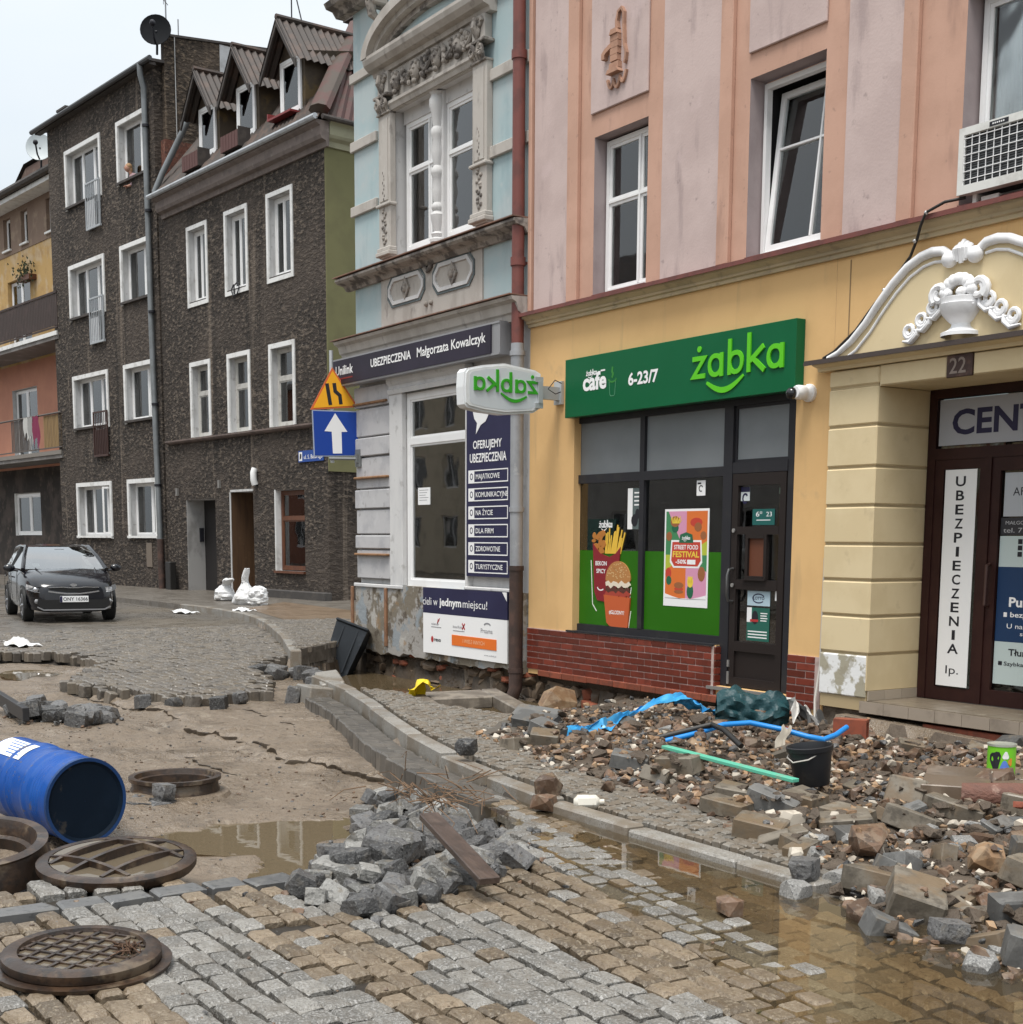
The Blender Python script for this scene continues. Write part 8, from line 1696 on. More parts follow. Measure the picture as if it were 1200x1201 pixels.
# ---- roots tangled in the heap
t = thing('root_tangle', 'tangle of thin brown roots caught behind the plank', 'roots', (-6.9, 4.0, .1)); m = MB()
for i in range(70):
    p = Vector((-6.95+rr.gauss(0, .22), 3.98+rr.gauss(0, .14), .10+abs(rr.gauss(0, .07)))); q = p+Vector((rr.gauss(0, .09), rr.gauss(0, .07), rr.gauss(0, .05))); e = q+Vector((rr.gauss(0, .09), rr.gauss(0, .07), rr.gauss(-.03, .05))); m.sweep([p, q, e], [.004, .003, .002], 4)
m.build('roots', M('root_pale', (.16, .10, .06), .9), t)['kind'] = 'stuff'
t = thing('black_rail', 'flat black rail lying across the setts behind the drum', 'rail', (-13.9, 3.3, 0)); a, b = Vector((-14.6, 3.2, .02)), Vector((-13.05, 3.12, .0)); uu = (b-a).normalized(); MB(Frame(a, uu, Vector((-uu.y, uu.x, 0)))).box(0, (b-a).length, -.03, .03, -.05, .08, 0, .005).build('bar', M('rail_black', (.018, .018, .02), .45), t)
# ---- concrete manhole frame by the wall
CF = M('wet_concrete', (.14, .118, .095), .55, [((.29, .25, .2), 4, .45, .62, .7), ((.11, .09, .07), 7, .52, .66, .7)], [(30, .5, .006), (5, .4, .015)], rough2=.35)
t = thing('chamber_surround', 'rectangular concrete chamber frame lying by the foundation hole', 'frame', (-11.1, 7.05, .0)); ORG[t.name] = Vector((0, 0, 0)); t.rotation_euler = (radians(1), radians(2), radians(-17)); t.location = (-11.5, 7.06, -.03)
m = MB().box(-.95, .95, -.50, -.32, -.06, .07, 0, .015).box(-.95, .95, .32, .50, -.06, .07, 0, .015).box(-.95, -.45, -.32, .32, -.06, .065, 0, .012).box(.62, .95, -.32, .32, -.06, .065, 0, .012); m.build('frame', CF, t)
MB().box(-.45, .62, -.32, .32, -.3, -.28).build('dark_hole', DARK, t)
t = thing('concrete_lump', 'broken concrete edge under the chamber frame', 'concrete', (-11, 6.8, -.2)); MB().box(-12.2, -10.8, 6.80, 7.3, -.4, -.12, 0, .06).build('lump', CF, t)
# ---- yellow rag
def cloth(mb, pts_fn, nu, nv, mi=0):
    P = [pts_fn(i/(nu-1), j/(nv-1)) for i in range(nu) for j in range(nv)]; mb.add(P, [(i*nv+j, i*nv+j+1, i*nv+nv+j+1, i*nv+nv+j) for i in range(nu-1) for j in range(nv-1)], mi, True); return mb
t = thing('yellow_rag', 'crumpled yellow plastic rag beside the concrete frame', 'rag', (-12.35, 6.75, 0))
m = MB(); cloth(m, lambda a, b: (-12.38+.26*a+.05*sin(b*7), 6.72+.18*b+.10*a+.04*sin(a*9), .06+.10*a*(1-a)*3+.05*sin(a*8+b*5)+.10*a-.18*(1-a)**3), 12, 7); m.build('sheet', M('yellow_plastic', (.72, .52, .01), .45), t)
# ---- blue tarp strip
BLT = M('blue_tarp', (.03, .27, .58), .32, [((.06, .38, .68), 4, .45, .62, .7)], [(9, .4, .01)], spec=.5)
t = thing('blue_tarp', 'torn sheet of light blue plastic stretched over the rubble', 'tarp', (-8.8, 7.0, .1))
ctr = [(-8.68, 6.02, .15), (-8.75, 6.18, .19), (-8.85, 6.38, .17), (-8.68, 6.52, .22), (-8.85, 6.8, .23), (-8.95, 7.1, .25), (-9.0, 7.4, .33), (-8.98, 7.6, .36), (-8.95, 7.75, .25), (-8.9, 7.95, .19), (-8.8, 8.15, .20)]
wd = [.06, .13, .12, .14, .06, .035, .09, .11, .10, .04, .07]
def trp(a, b):
    k_ = a*(len(ctr)-1); i = min(int(k_), len(ctr)-2); f = k_-i; p = Vector(ctr[i]).lerp(Vector(ctr[i+1]), f); w = wd[i]*(1-f)+wd[i+1]*f
    q = mnoise.noise((a*22, b*3, 1.5)); q2 = mnoise.noise((a*60, b*7, 4.5)); return (p.x+(b-.5)*w*1.3+.03*q, p.y+(b-.5)*w*.6+.03*q2, p.z-abs(b-.5)*w*.9+.05*q+.025*q2)
m = MB(); cloth(m, trp, 70, 9); m.build('sheet', BLT, t)
# ---- blue water pipe and cables
BLP = M('blue_pipe', (.015, .22, .62), .35)
t = thing('blue_pipe', 'bright blue plastic water pipe running over the rubble', 'pipe', (-7.4, 7.3, .2)); MB().sweep([(-8.0, 6.62, .14), (-7.88, 6.85, .2), (-7.86, 7.08, .25), (-7.78, 7.28, .26), (-7.6, 7.44, .22), (-7.42, 7.53, .18), (-7.33, 7.62, .16), (-7.36, 7.78, .18), (-7.42, 7.96, .22)], .021, 12).build('tube', BLP, t)
t = thing('pipe_rag', 'pale rag hanging over the blue pipe', 'rag', (-7.2, 7.5, .1)); m = MB(); cloth(m, lambda a, b: (-7.56+.07*a+.015*sin(b*9), 7.40+.04*a-.09*b, .25-.2*b+.02*sin(a*9)), 6, 8); m.build('cloth', M('dirty_cloth', (.38, .34, .28), .9), t)
t = thing('black_hose', 'black hose end lying in front of the teal sack', 'hose', (-7.9, 6.9, .1)); MB().sweep([(-8.05, 6.6, .16), (-7.85, 6.95, .26), (-7.6, 6.85, .26), (-7.35, 6.8, .17)], .022, 10).build('tube', M('rubber_black', (.016, .015, .014), .5), t)
t = thing('hanging_wire', 'thin pale wire hanging down the pilaster base into the rubble', 'cable', FZ(-9.34, .05, .5)); MB(FZ).sweep([(-9.335, .02, 1.5), (-9.335, .03, .5), (-9.34, .08, .15), (-9.25, .16, -.12)], .012, 6).build('wire', M('wire_pale', (.5, .47, .43), .6), t)
# ---- teal sack with white cloth
t = thing('teal_sack', 'dark teal bag slumped on the rubble by the shop door', 'bag', (-8.15, 7.8, .15))
TEAL = M('teal_fabric', (.008, .042, .050), .5, [((.012, .058, .066), 4, .45, .62, .7)], [(7, .9, .03, 3)], spec=.4)
m = MB(); c = Vector((-8.42, 7.90, .22)); ux, uy = Vector((.62, .78, 0)), Vector((-.78, .62, 0))
P = []; NU, NV = 40, 36
for i in range(NU):
    a_ = i/(NU-1); x = -.30+.60*a_; r = .19*sqrt(max(0, 1-(abs(x+.03)/.36)**2.6))
    for j in range(NV):
        th = 2*pi*j/NV; k_ = 1+.09*sin(5*th+a_*6)+.08*sin(9*th-a_*11)+.06*sin(13*th+a_*17); k_ += .11*(abs(mnoise.noise((x*7, 2.2*cos(th), 2.2*sin(th))))-.2)+.10*mnoise.noise((x*19, 5*cos(th), 5*sin(th))); P.append(tuple(c+ux*x+uy*(r*1.05*k_*cos(th))+Vector((0, 0, max(-.15, r*.98*k_*sin(th)+.03*sin(a_*9))))))
m.add(P, [(i*NV+j, i*NV+(j+1) % NV, (i+1)*NV+(j+1) % NV, (i+1)*NV+j) for i in range(NU-1) for j in range(NV)], 0, True); m.build('sack', TEAL, t)
t = thing('white_cloth', 'white and grey cloth bundled at the mouth of the teal sack', 'cloth', (-7.9, 8.05, .2)); m = MB()
for k_ in range(4): cloth(m, lambda a, b, k_=k_: tuple(Vector((-8.26, 8.12, .21))+ux*(.02+.09*k_+.05*sin(b*6+k_)+.04*a)+uy*(-.20+.36*b)+Vector((0, 0, .19*cos((b-.45)*2.6)-.045*k_-.02-.10*a+.03*sin(a*7+b*9+k_)))), 8, 16, k_ % 2)
m.build('cloth', [M('white_cloth', (.62, .60, .57), .85), M('grey_foil', (.10, .10, .10), .35)], t)
# ---- green strip, bucket, canister, paint can
t = thing('green_strip', 'mint green painted wooden strip lying across the rubble', 'strip', (-7.3, 6.1, .2)); a, b = Vector((-7.45, 6.16, .20)), Vector((-6.16, 6.17, .15)); uu = (b-a).normalized(); vv = Vector((-uu.y, uu.x, 0)).normalized(); MB(Frame(a, uu, vv, uu.cross(vv))).box(0, (b-a).length, -.03, .03, -.01, .014, 0, .003).build('lath', M('mint_paint', (.10, .42, .29), .55, [((.2, .3, .22), 8, .56, .68, .6)]), t)
t = thing('black_bucket', 'black plastic bucket standing tilted in the rubble', 'bucket', (-6.30, 6.46, .08)); ORG[t.name] = Vector((0, 0, 0)); t.scale = (.95, .95, .95); t.rotation_euler = (radians(5), radians(-3), 0)
BB = M('bucket_black', (.014, .015, .018), .42, [((.035, .033, .03), 5, .55, .68, .6)])
MB().lathe([(.001, 0), (.115, 0), (.12, .01), (.148, .235), (.158, .24), (.162, .27), (.150, .275), (.140, .24), (.112, .02), (.001, .02)], (0, 0, 0), 28).build('body', BB, t)
MB().lathe([(.001, 0), (.138, 0)], (0, 0, .225), 20).build('contents', EARTH, t)
MB().sweep([(-.155, 0, .255), (-.10, -.12, .20), (0, -.165, .18), (.10, -.12, .20), (.155, 0, .255)], .005, 6).build('handle', M('wire_pale', (.5, .47, .43), .6), t)
t = thing('white_canister', 'small white plastic canister lying by the kerb', 'canister', (-6.62, 4.88, .05)); ORG[t.name] = Vector((0, 0, 0)); t.scale = (.8, .8, .8); t.rotation_euler = (radians(75), 0, radians(60)); t.location = (-6.66, 4.90, .06)
MB().box(-.10, .10, -.055, .055, -.045, .045, 0, .03).sweep([(.09, 0, .0), (.135, 0, 0)], .022, 10).build('body', M('canister_white', (.62, .59, .52), .6, [((.36, .30, .22), 9, .5, .64, .7)]), t)
t = thing('paint_can', 'green paint can with colourful splash label on the paving at right', 'can', (-5.58, 7.42, .15))
c = (-5.58, 7.42, .17); R1 = .088
MB().lathe([(.001, 0), (R1, 0), (R1, .19), (.001, .19)], c, 28).build('body', M('can_green', (.16, .52, .02), .35), t)
MB().lathe([(R1-.008, .186), (R1+.004, .186), (R1+.004, .20), (R1-.012, .20), (R1-.02, .194), (.001, .194)], c, 28).build('lid_rim', M('tin', (.5, .52, .45), .35, metal=.6), t)
def patch(mb, a0, z0, ra, rz, mi):
    P = [(c[0]+(R1+.0015+.0004*mi)*cos(a0), c[1]+(R1+.0015+.0004*mi)*sin(a0), c[2]+z0)]
    for i in range(14): th = 2*pi*i/14; k_ = 1+.18*sin(3*th+a0*5); P.append((c[0]+(R1+.0015+.0004*mi)*cos(a0+ra*k_*cos(th)), c[1]+(R1+.0015+.0004*mi)*sin(a0+ra*k_*cos(th)), c[2]+z0+rz*k_*sin(th)))
    mb.add(P, [(0, i+1, (i+1) % 14+1) for i in range(14)], mi)
va = atan2(-7.42, 5.58)
m = MB(); patch(m, va-.45, .10, .42, .06, 0); patch(m, va+.25, .06, .32, .035, 1); patch(m, va+.3, .13, .22, .025, 2); patch(m, va+.65, .09, .16, .025, 3); m.build('label', [KPRINT, M('splash_blue', (.10, .2, .6), .4), M('splash_white', (.7, .72, .7), .4), M('splash_orange', (.6, .25, .03), .4)], t)
# ---- surviving slabs, weathered log, brick box under the step
SLB = M('brown_slab', (.125, .092, .065), .45, [((.14, .10, .07), 1.4, .45, .62, .7), ((.27, .21, .16), 4, .56, .68, .5)], [(25, .3, .005)], tone=.12, rough2=.3)
sp = MB().box(-5.0, -4.9, 7.0, 7.1, .0, .01).build('paved_patch', RUBS, None, (0, 0, 0)); structure(sp)
FP = Frame((-6.15, 7.35, .10), (.83, .556, 0), (-.556, .83, 0))
FP = Frame((-5.62, 6.70, .11), (.80, .60, 0), (-.60, .80, 0))
for i in range(5):
    for j in range(2): MB(FP).box(i*.42, i*.42+.41, .04+j*.42, .04+j*.42+.41, -.06, .045+rk.uniform(-.006, .006), 0, .006).build('slab', SLB, sp)
LOG = M('weathered_log', (.15, .07, .05), .75, [((.12, .06, .045), 5, .45, .62, .8, (.5, 3, 3)), ((.36, .24, .19), 8, .56, .66, .7)], [(14, .8, .02, 4, (.4, 3, 3)), (40, .4, .006)])
t = thing('weathered_log', 'flaking reddish log lying along the edge of the surviving slabs', 'log', (-5.1, 6.6, .1)); MB(FP).sweep([(.25, -.10, .02), (.55, -.10, .03), (.9, -.11, .02), (1.3, -.12, .0), (2.2, -.14, -.02)], [.075, .085, .085, .09, .09], 12).build('trunk', LOG, t)
t = thing('hollow_brick', 'reddish hollow brick lying before the entrance step', 'brick', (-7.15, 8.3, .1)); F = Frame((-7.62, 8.02, .10), (.85, .53, 0), (-.53, .85, 0)); MB(F).box(0, .26, 0, .02, 0, .16).box(0, .26, .10, .12, 0, .16).box(0, .26, .02, .10, .14, .16).box(0, .26, .02, .10, 0, .02).build('body', BRICKO, t)
for (u0, w) in ((-8.08, .9),): 
    t = thing('red_lintel', 'orange red concrete strip showing under the entrance step', 'slab', FZ(u0, 0, -.06)); MB(FZ).box(u0, u0+w, -.2, .03, -.06, .055, 0, .006).build('strip', BRICKO, t)
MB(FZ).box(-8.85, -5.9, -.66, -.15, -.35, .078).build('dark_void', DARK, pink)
MB(FZ).box(-9.4, -8.8, -.5, -.02, -.35, .215, 0, .02).build('pilaster_footing', M('broken_footing', (.16, .13, .10), .9, [((.08, .06, .045), 6, .45, .62, .8)], [(12, .9, .03)]), pink)
for i in range(9):
    u = -8.9+i*.36; stone('field_stone', rk.choice(r_cong), u+rk.uniform(-.05, .05), DY-.02+rk.uniform(-.05, .1), .3, .25, .14, (rk.uniform(-.2, .2), rk.uniform(-.2, .2), rk.uniform(-.3, .3)), 'broken grey lump of concrete bedding under the step edge', 'stone', 'concrete lumps under the step', z=.01 if i > 4 else -.12)
# ---- wheelie bin tipped into the gap beside the blue house
t = thing('wheelie_bin', 'dark blue grey wheelie bin leaning in the gap left of the blue house', 'bin', (-18.5, 9.15, -.45)); ORG[t.name] = Vector((0, 0, 0)); t.rotation_euler = (radians(-14), radians(20), radians(52)); t.scale = (.85, .85, .85); t.location = (-18.72, 9.0, -.46)
BINM = M('bin_plastic', (.012, .016, .021), .5, [((.035, .042, .05), 3, .5, .65, .6)])
m = MB(); m.add([(-.22, -.24, .05), (.22, -.24, .05), (.22, .24, .05), (-.22, .24, .05), (-.29, -.30, .98), (.29, -.30, .98), (.29, .34, .98), (-.29, .34, .98)], [(0, 3, 2, 1), (4, 5, 6, 7), (0, 1, 5, 4), (1, 2, 6, 5), (2, 3, 7, 6), (3, 0, 4, 7)]); m.build('body', BINM, t)
MB().box(-.31, .31, -.33, .38, .985, 1.04, 0, .02).build('lid', BINM, t)
MB().sweep([(-.24, .42, 1.0), (.24, .42, 1.0)], .018, 8).build('handle', BINM, t)
for s_ in (-1, 1): MB().lathe([(.001, -.03), (.10, -.03), (.105, 0), (.10, .03), (.001, .03)], (s_*.26, .24, .10), 18, axis='x').build('wheel', M('rubber_black', (.016, .015, .014), .5), t)
for s_ in (-1, 1): MB().box(s_*.13-.012, s_*.13+.012, -.305, -.245, .15, .95).build('rib', BINM, t)
# ---- sandbags by the brown door
BAGW = M('bag_white', (.66, .66, .66), .75, [((.45, .44, .42), 5, .52, .66, .7), ((.30, .27, .23), 2.2, .58, .68, .6)], [(9, .9, .05, 4), (30, .4, .01)])
def sandbag(label, x, y, w, h, parts, seed):
    """slumped woven sack: a full lower body and, where tied, a limp neck"""
    t = thing('sandbag', label, 'sandbag', (x, y, .125)); m = MB(); P = []; NU, NV = 18, 22
    for i in range(NU):
        a_ = i/(NU-1); k_ = float(np.interp(a_, [0, .05, .2, .45, .65, .8, .92, 1], parts[0])); cx_ = x+float(np.interp(a_, [0, .5, .7, .85, 1], parts[1])); zz = .125+h*float(np.interp(a_, [0, .5, 1], parts[2]))
        for j in range(NV):
            th = 2*pi*j/NV; q = mnoise.noise((3*cos(th)+seed*5, 3*sin(th), a_*6)); q2 = mnoise.noise((7*cos(th)+seed*3, 7*sin(th), a_*13)); r = k_*w/2*(1+.22*q+.16*q2)
            P.append((cx_+r*cos(th), y+r*.8*sin(th), zz+.06*q2*a_*w))
    m.add(P, [(i*NV+j, i*NV+(j+1) % NV, (i+1)*NV+(j+1) % NV, (i+1)*NV+j) for i in range(NU-1) for j in range(NV)], 0, True); m.add([P[(NU-1)*NV+j] for j in range(NV)], [list(range(NV))]); m.build('bag', BAGW, t)
    if seed < 3: MB().lathe([(.001, 0), (.075*w/.5, 0), (.075*w/.5, .03), (.001, .03)], (x+float(np.interp(.62, [0, .5, .7, .85, 1], parts[1])), y, .125+h*float(np.interp(.62, [0, .5, 1], parts[2]))), 10).build('tie', M('string_grey', (.3, .3, .3), .8), t)
sandbag('white sandbag slumped alone left of the brown door', -32.3, 12.60, .56, .56, ([.8, 1.1, 1.15, .9, .42, .50, .62, .34], [0, 0, .10, .24, .34], [0, .55, 1]), 1)
sandbag('white sandbag with a tall twisted neck before the brown door', -30.25, 12.3, .58, .84, ([.95, 1.15, 1.1, .75, .30, .34, .30, .20], [0, 0, .0, .05, .15], [0, .45, 1]), 2)
sandbag('squat white sandbag right of the tall necked one', -29.85, 12.45, .54, .44, ([.9, 1.0, 1.02, 1.05, 1.0, .85, .6, .3], [0, 0, 0, .02, .05], [0, .5, 1]), 3)
for k_, (x, y, w, lab) in enumerate(((-29.6, 10.55, 1.0, 'white rag lying flat on the street by the kerb'), (-27.6, 11.15, .5, 'small white scrap on the pavement before the sandbags'), (-21.8, 5.15, 1.0, 'dirty white bag lying before the car'))):
    t = thing('white_rag', lab, 'rag', (x, y, 0)); m = MB(); zz = .14 if k_ == 1 else .03
    cloth(m, lambda a, b: (x-w/2+w*a+.05*sin(b*9), y-.18+.36*b+.06*sin(a*8), zz+(.05 if k_ < 2 else .09)*sin(pi*a)*sin(pi*b)+.02*sin(a*17+b*13)), 14, 8); m.build('cloth', BAGW, t)
t = thing('grey_post', 'low dark post standing beside the drainpipe foot', 'post', FB(-9.2, .25, .1)); MB(FB).box(-9.3, -8.95, .1, .3, -.05, .95, 0, .02).build('post', M('rubber_black', (.016, .015, .014), .5), t)
# ================================================================ parked car
car = thing('parked_car', 'black hatchback parked facing the camera on the street', 'car', (0, 0, 0))
PAINT = M('black_paint', (.006, .006, .009), .16, spec=.5, coat=.3)
CGL = glass('car_glass', (.25, .28, .28), 1.5, rough=.01)
TRIM = M('black_trim', (.012, .012, .012), .5); TYRE = M('tyre', (.014, .014, .014), .8); CHR = M('chrome', (.6, .6, .62), .18, metal=1.); RIM = M('alloy', (.25, .25, .26), .3, metal=.8)
# car frame: x forward, y left, z up; nose at x=0
def half_w(x): return float(np.interp(x, [-4.05, -3.9, -3.5, -2.8, -1.2, -.6, -.25, -.08, 0], [.60, .72, .80, .86, .86, .83, .76, .66, .55]))
def belt(x): return float(np.interp(x, [-4.05, -3.6, -1.3, -.95, -.35, -.05, 0], [1.02, 1.00, .98, .95, .84, .70, .62]))
def low(x): return float(np.interp(x, [-4.05, -3.7, -.5, 0], [.35, .22, .20, .20]))
xs_ = [-4.05, -3.95, -3.75, -3.4, -3.0, -2.6, -2.2, -1.8, -1.45, -1.2, -.95, -.7, -.45, -.25, -.12, -.04, 0]
P = []; NR = 14
for x in xs_:
    w, b, l = half_w(x), belt(x), low(x)
    sec = [(0, l), (w*.7, l), (w*.93, l+.04), (w*.99, l+.18), (w, (l+b)/2), (w*.985, b-.12), (w*.93, b-.03), (w*.80, b+.015), (w*.4, b+.04), (0, b+.05)]
    ring = [(x, s, z) for s, z in sec]+[(x, -s, z) for s, z in sec[-2:0:-1]]
    P.append(ring)
n = len(P[0]); pts = [q for r in P for q in r]
cm = MB(); cm.add(pts, [(i*n+j, i*n+(j+1) % n, (i+1)*n+(j+1) % n, (i+1)*n+j) for i in range(len(P)-1) for j in range(n)], 0, True); cm.add(P[0], [list(range(n))]); cm.add(P[-1], [list(range(n))])
body = cm.build('body', PAINT, car)
# cabin: glasshouse with roof
def roofz(x): return float(np.interp(x, [-3.95, -3.6, -3.2, -2.4, -1.9, -1.75], [1.12, 1.36, 1.43, 1.45, 1.42, 1.38]))
xr = [-3.75, -3.5, -3.2, -2.8, -2.4, -2.05, -1.85]
m = MB(); rr_ = []
for x in xr: z = roofz(x); w = .60 if x > -3.5 else .56; rr_.append([(x, s*w*k_, z-dz) for s, k_, dz in ((1, 1.0, .06), (1, .93, .015), (1, .5, -.01), (0, 0, -.02), (-1, .5, -.01), (-1, .93, .015), (-1, 1, .06))])
pts = [q for r in rr_ for q in r]; m.add(pts, [(i*7+j, i*7+j+1, i*7+8+j, i*7+7+j) for i in range(len(xr)-1) for j in range(6)], 0, True); m.build('roof', PAINT, car)
# windscreen curved between cowl and roof
m = MB(); W_ = []
for i in range(7):
    a_ = i/6; xb, zb, wb, xt, zt, wt = -1.02, .985, .74, -1.86, 1.40, .57
    for j in range(9): s = -1+2*j/8; bow = .10*(1-s*s); W_.append((xb+(xt-xb)*a_+bow*(1-.4*a_), s*(wb+(wt-wb)*a_), zb+(zt-zb)*a_+.03*sin(pi*a_)))
m.add(W_, [(i*9+j, i*9+j+1, i*9+10+j, i*9+9+j) for i in range(6) for j in range(8)], 0, True); m.build('windscreen', glass('windscreen_glass', (.25, .28, .28), 2.0, ior=2.1, rough=.01), car)
for s in (-1, 1):
    MB().sweep([(-1.0, s*.78, .97), (-1.4, s*.70, 1.20), (-1.86, s*.60, 1.40), (-2.6, s*.60, 1.42), (-3.4, s*.60, 1.37), (-3.75, s*.62, 1.2)], [.045, .04, .04, .035, .035, .04], 8).build('pillar', PAINT, car)
    MB().sweep([(-2.45, s*.60, 1.40), (-2.45, s*.82, .98)], .04, 6).build('pillar', TRIM, car)
    MB().add([(-1.15, s*.80, .985), (-2.43, s*.83, .99), (-2.43, s*.605, 1.38), (-1.85, s*.61, 1.36)], [(0, 1, 2, 3)]).build('side_window', CGL, car)
    MB().add([(-2.48, s*.83, .99), (-3.5, s*.80, 1.02), (-3.55, s*.62, 1.30), (-2.48, s*.605, 1.38)], [(0, 1, 2, 3)]).build('side_window', CGL, car)
    MB().ball((-1.22, s*1.0, 1.0), (.06, .11, .075), 12, 8).sweep([(-1.2, s*.84, .95), (-1.22, s*.95, .97)], .025, 6).build('mirror', PAINT, car)
    hl = MB().add([(-.30, s*.815, .72), (-.10, s*.68, .67), (-.045, s*.44, .665), (-.06, s*.42, .60), (-.045, s*.52, .565), (-.09, s*.70, .575), (-.28, s*.828, .62)], [(0, 1, 2, 3, 4, 5, 6)])
    h_ = hl.build('headlight', M('lamp_glass', (.22, .22, .23), .12, [((.5, .5, .5), 14, .52, .6, .8)], spec=.8, coat=1.), car)
    for v in h_.data.vertices: v.co.x += .025
    MB().ball((-.10, s*.66, .625), (.03, .06, .045), 10, 8).ball((-.075, s*.53, .615), (.02, .045, .035), 10, 8).build('projector', CHR, h_)
    MB().box(-.075, -.035, s*.46-.035, s*.46+.035, .60, .655).build('indicator', M('amber', (.4, .12, .05), .3), h_)
    MB().ball((-.085, s*.66, .40), (.03, .045, .045), 10, 8).build('fog_lamp', M('lamp_glass', (.22, .22, .23), .12), car)
    for x in (-.78, -3.35):
        w = MB(Frame((x, s*.755, .315), (1, 0, 0), (0, s, 0))).lathe([(.001, .03), (.19, .03), (.205, .09), (.29, .10), (.315, .07), (.315, -.09), (.001, -.09)], (0, 0, 0), 26, axis='y').build('wheel', TYRE, car)
        m = MB(Frame((x, s*.755, .315), (1, 0, 0), (0, s, 0)))
        for k_ in range(5): a_ = 2*pi*k_/5; m.sweep([(.03*cos(a_), .085, .03*sin(a_)), (.19*cos(a_), .075, .19*sin(a_))], [.035, .025], 6)
        m.lathe([(.18, .05), (.20, .095), (.21, .09)], (0, 0, 0), 24, axis='y'); m.build('rim', RIM, w)
        a = MB(Frame((x, s*(half_w(x)-.03), .315), (1, 0, 0), (0, s, 0))).lathe([(.335, .035), (.375, .037), (.375, .0), (.335, .0)], (0, 0, 0), 24, axis='y', arc=(-.15, pi+.15)).build('wheel_arch', TRIM, car)
# grille, bumper intake, plate, badge, lip
def fx(y, z): return -.02-.35*max(0, abs(y)-.35)**2+(.0)
m = MB(); gp = [(-.44, .625), (-.30, .60), (-.12, .575), (.12, .575), (.30, .60), (.44, .625), (.42, .66), (.2, .655), (.08, .64), (-.08, .64), (-.2, .655), (-.42, .66)]
FN = Frame((0, 0, 0), (0, 1, 0), (1, 0, 0))
m = MB(FN).prism(gp, .0, .012); m.build('grille', TRIM, car)
m = MB(FN); stroke(m, [(-.46, .66), (-.2, .668), (-.08, .655), (.08, .655), (.2, .668), (.46, .66)], .014, .0, .02); m.build('grille_trim', CHR, car)
m = MB(FN); stroke(m, [(-.46, .59), (-.30, .565), (-.12, .545), (.12, .545), (.30, .565), (.46, .59)], .025, .0, .018); m.build('bumper_trim', CHR, car)
MB(FN).prism([(-.58, .27), (.58, .27), (.66, .36), (.64, .47), (.5, .43), (-.5, .43), (-.64, .47), (-.66, .36)], -.03, .010).build('lower_intake', TRIM, car)
m = MB(FN); stroke(m, [(-.66, .30), (-.55, .245), (.55, .245), (.66, .30)], .022, -.02, .02); m.build('splitter', M('satin_silver', (.35, .35, .36), .35, metal=.6), car)
pl_ = MB(FN).box(-.26, .26, .014, .026, .385, .50, 0, .004).build('number_plate', WPRINT, car)
m = MB(FN); text(m, 'ONY 16366', .225, -.20, .413, .065, .028, bold=.01) if False else text(m, 'ONY 16366', -.20, .245, .413, .065, .028, bold=.01); m.build('plate_lettering', KPRINT, pl_)
MB(FN).box(-.26, -.215, .0262, .0275, .387, .498).build('plate_band', NAVY, pl_)
m = MB(FN).prism(ell(0, .705, .06, .03, 14), -.02, .012); m.build('badge', CHR, car)
MB().box(-3.6, -.9, -.7, .7, .22, .95).build('cabin_dark', DARK, car)
for s in (-1, 1): MB().box(-2.2, -1.95, s*.35-.13, s*.35+.13, .9, 1.28, 0, .05).build('seat', TRIM, car)
MB().box(-1.72, -1.68, -.09, .09, 1.30, 1.36).build('rear_mirror', TRIM, car); MB().add([(-1.10, -.58, 1.03), (-1.10, -.45, 1.03), (-1.22, -.45, 1.09), (-1.22, -.58, 1.09)], [(0, 1, 2, 3)]).build('paper_slip', WPRINT, car)
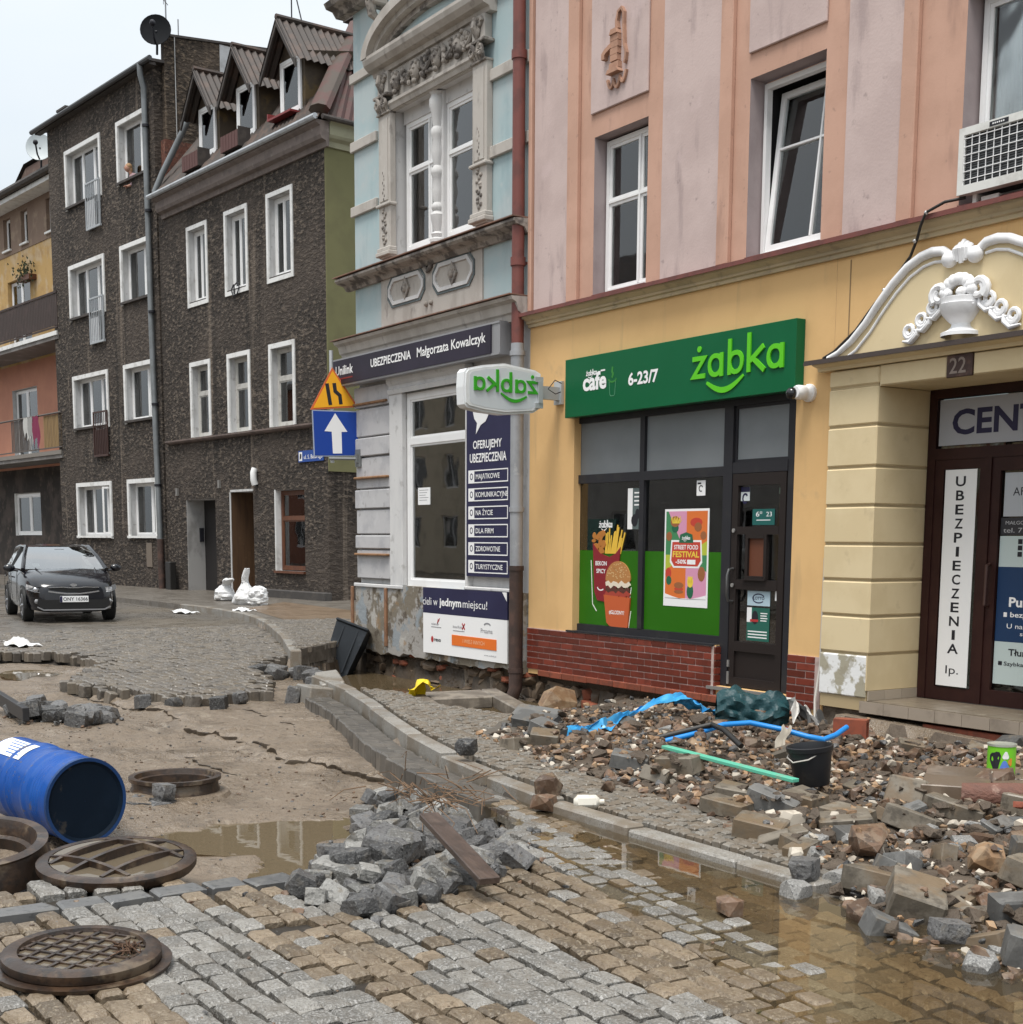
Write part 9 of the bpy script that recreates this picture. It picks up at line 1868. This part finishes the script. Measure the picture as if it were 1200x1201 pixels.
# bonnet crease lines and door seams
for s in (-1, 1): MB().sweep([(-.98, s*.55, 1.0), (-.5, s*.50, .885), (-.12, s*.36, .755)], .012, 6).build('bonnet_crease', PAINT, car)
for s in (-1, 1):
    for x in (-1.35, -2.45, -3.35): MB().sweep([(x, s*.867, .35), (x, s*.87, .7), (x, s*.845, .96)], .005, 4).build('door_seam', TRIM, car)
    for x in (-2.2, -3.2): MB().box(x, x+.2, s*.872-.012, s*.872+.012, .80, .83).build('door_handle', PAINT, car)
car.rotation_euler = (0, 0, radians(-7)); car.scale = (1.04, 1.04, 1.04); car.location = (-27.17, 7.50, 0)
# ================================================================ houses across the street, added out of view for the shop glass to mirror
for (x0, x1, hgt, col, lab) in ((-84, -67, 11.5, (.34, .15, .10), 'unseen brick red house across the street mirrored in the shop glass'), (-67, -53, 10.2, (.58, .50, .38), 'unseen beige house across the street mirrored in the shop glass'), (-53, -38, 12.0, (.40, .38, .35), 'unseen grey house across the street mirrored in the shop glass'), (-38, -24, 10.5, (.50, .36, .22), 'unseen ochre house across the street mirrored in the shop glass')):
    FO_ = Frame((0, -17, 0), (1, 0, 0), (0, 1, 0)); t = thing('unseen_street_house', lab, 'building', ((x0+x1)/2, -17, 0)); n_ = 4; wd_ = (x1-x0)/n_
    hs_ = [(x0+wd_*(i+.3), x0+wd_*(i+.7), 1.2+3.1*j, 2.9+3.1*j, .2) for i in range(n_) for j in range(3)]
    mb = MB(FO_); wall(mb, x0, x1, -.1, hgt, hs_, 0, 0); mb.quad((x0, 0, -.1), (x0, -8, -.1), (x0, -8, hgt), (x0, 0, hgt)); mb.quad((x1, 0, -.1), (x1, -8, -.1), (x1, -8, hgt), (x1, 0, hgt)); mb.build('wall', M('far_wall_%d' % x0, col, .85, [(tuple(c*.7 for c in col), 1.2, .45, .65, .6)]), t)
    mb = MB(FO_).profile([(.4, hgt), (-4, hgt+2.8), (-8.4, hgt)], x0, x1); mb.build('roof', CORRU, t)
    for h in hs_: window(t, FO_, h[0], h[1], h[2], h[3], -.12, .09, [((h[0]+h[1])/2, .04)], [], WHITE, GLASSD, None, sash=0)
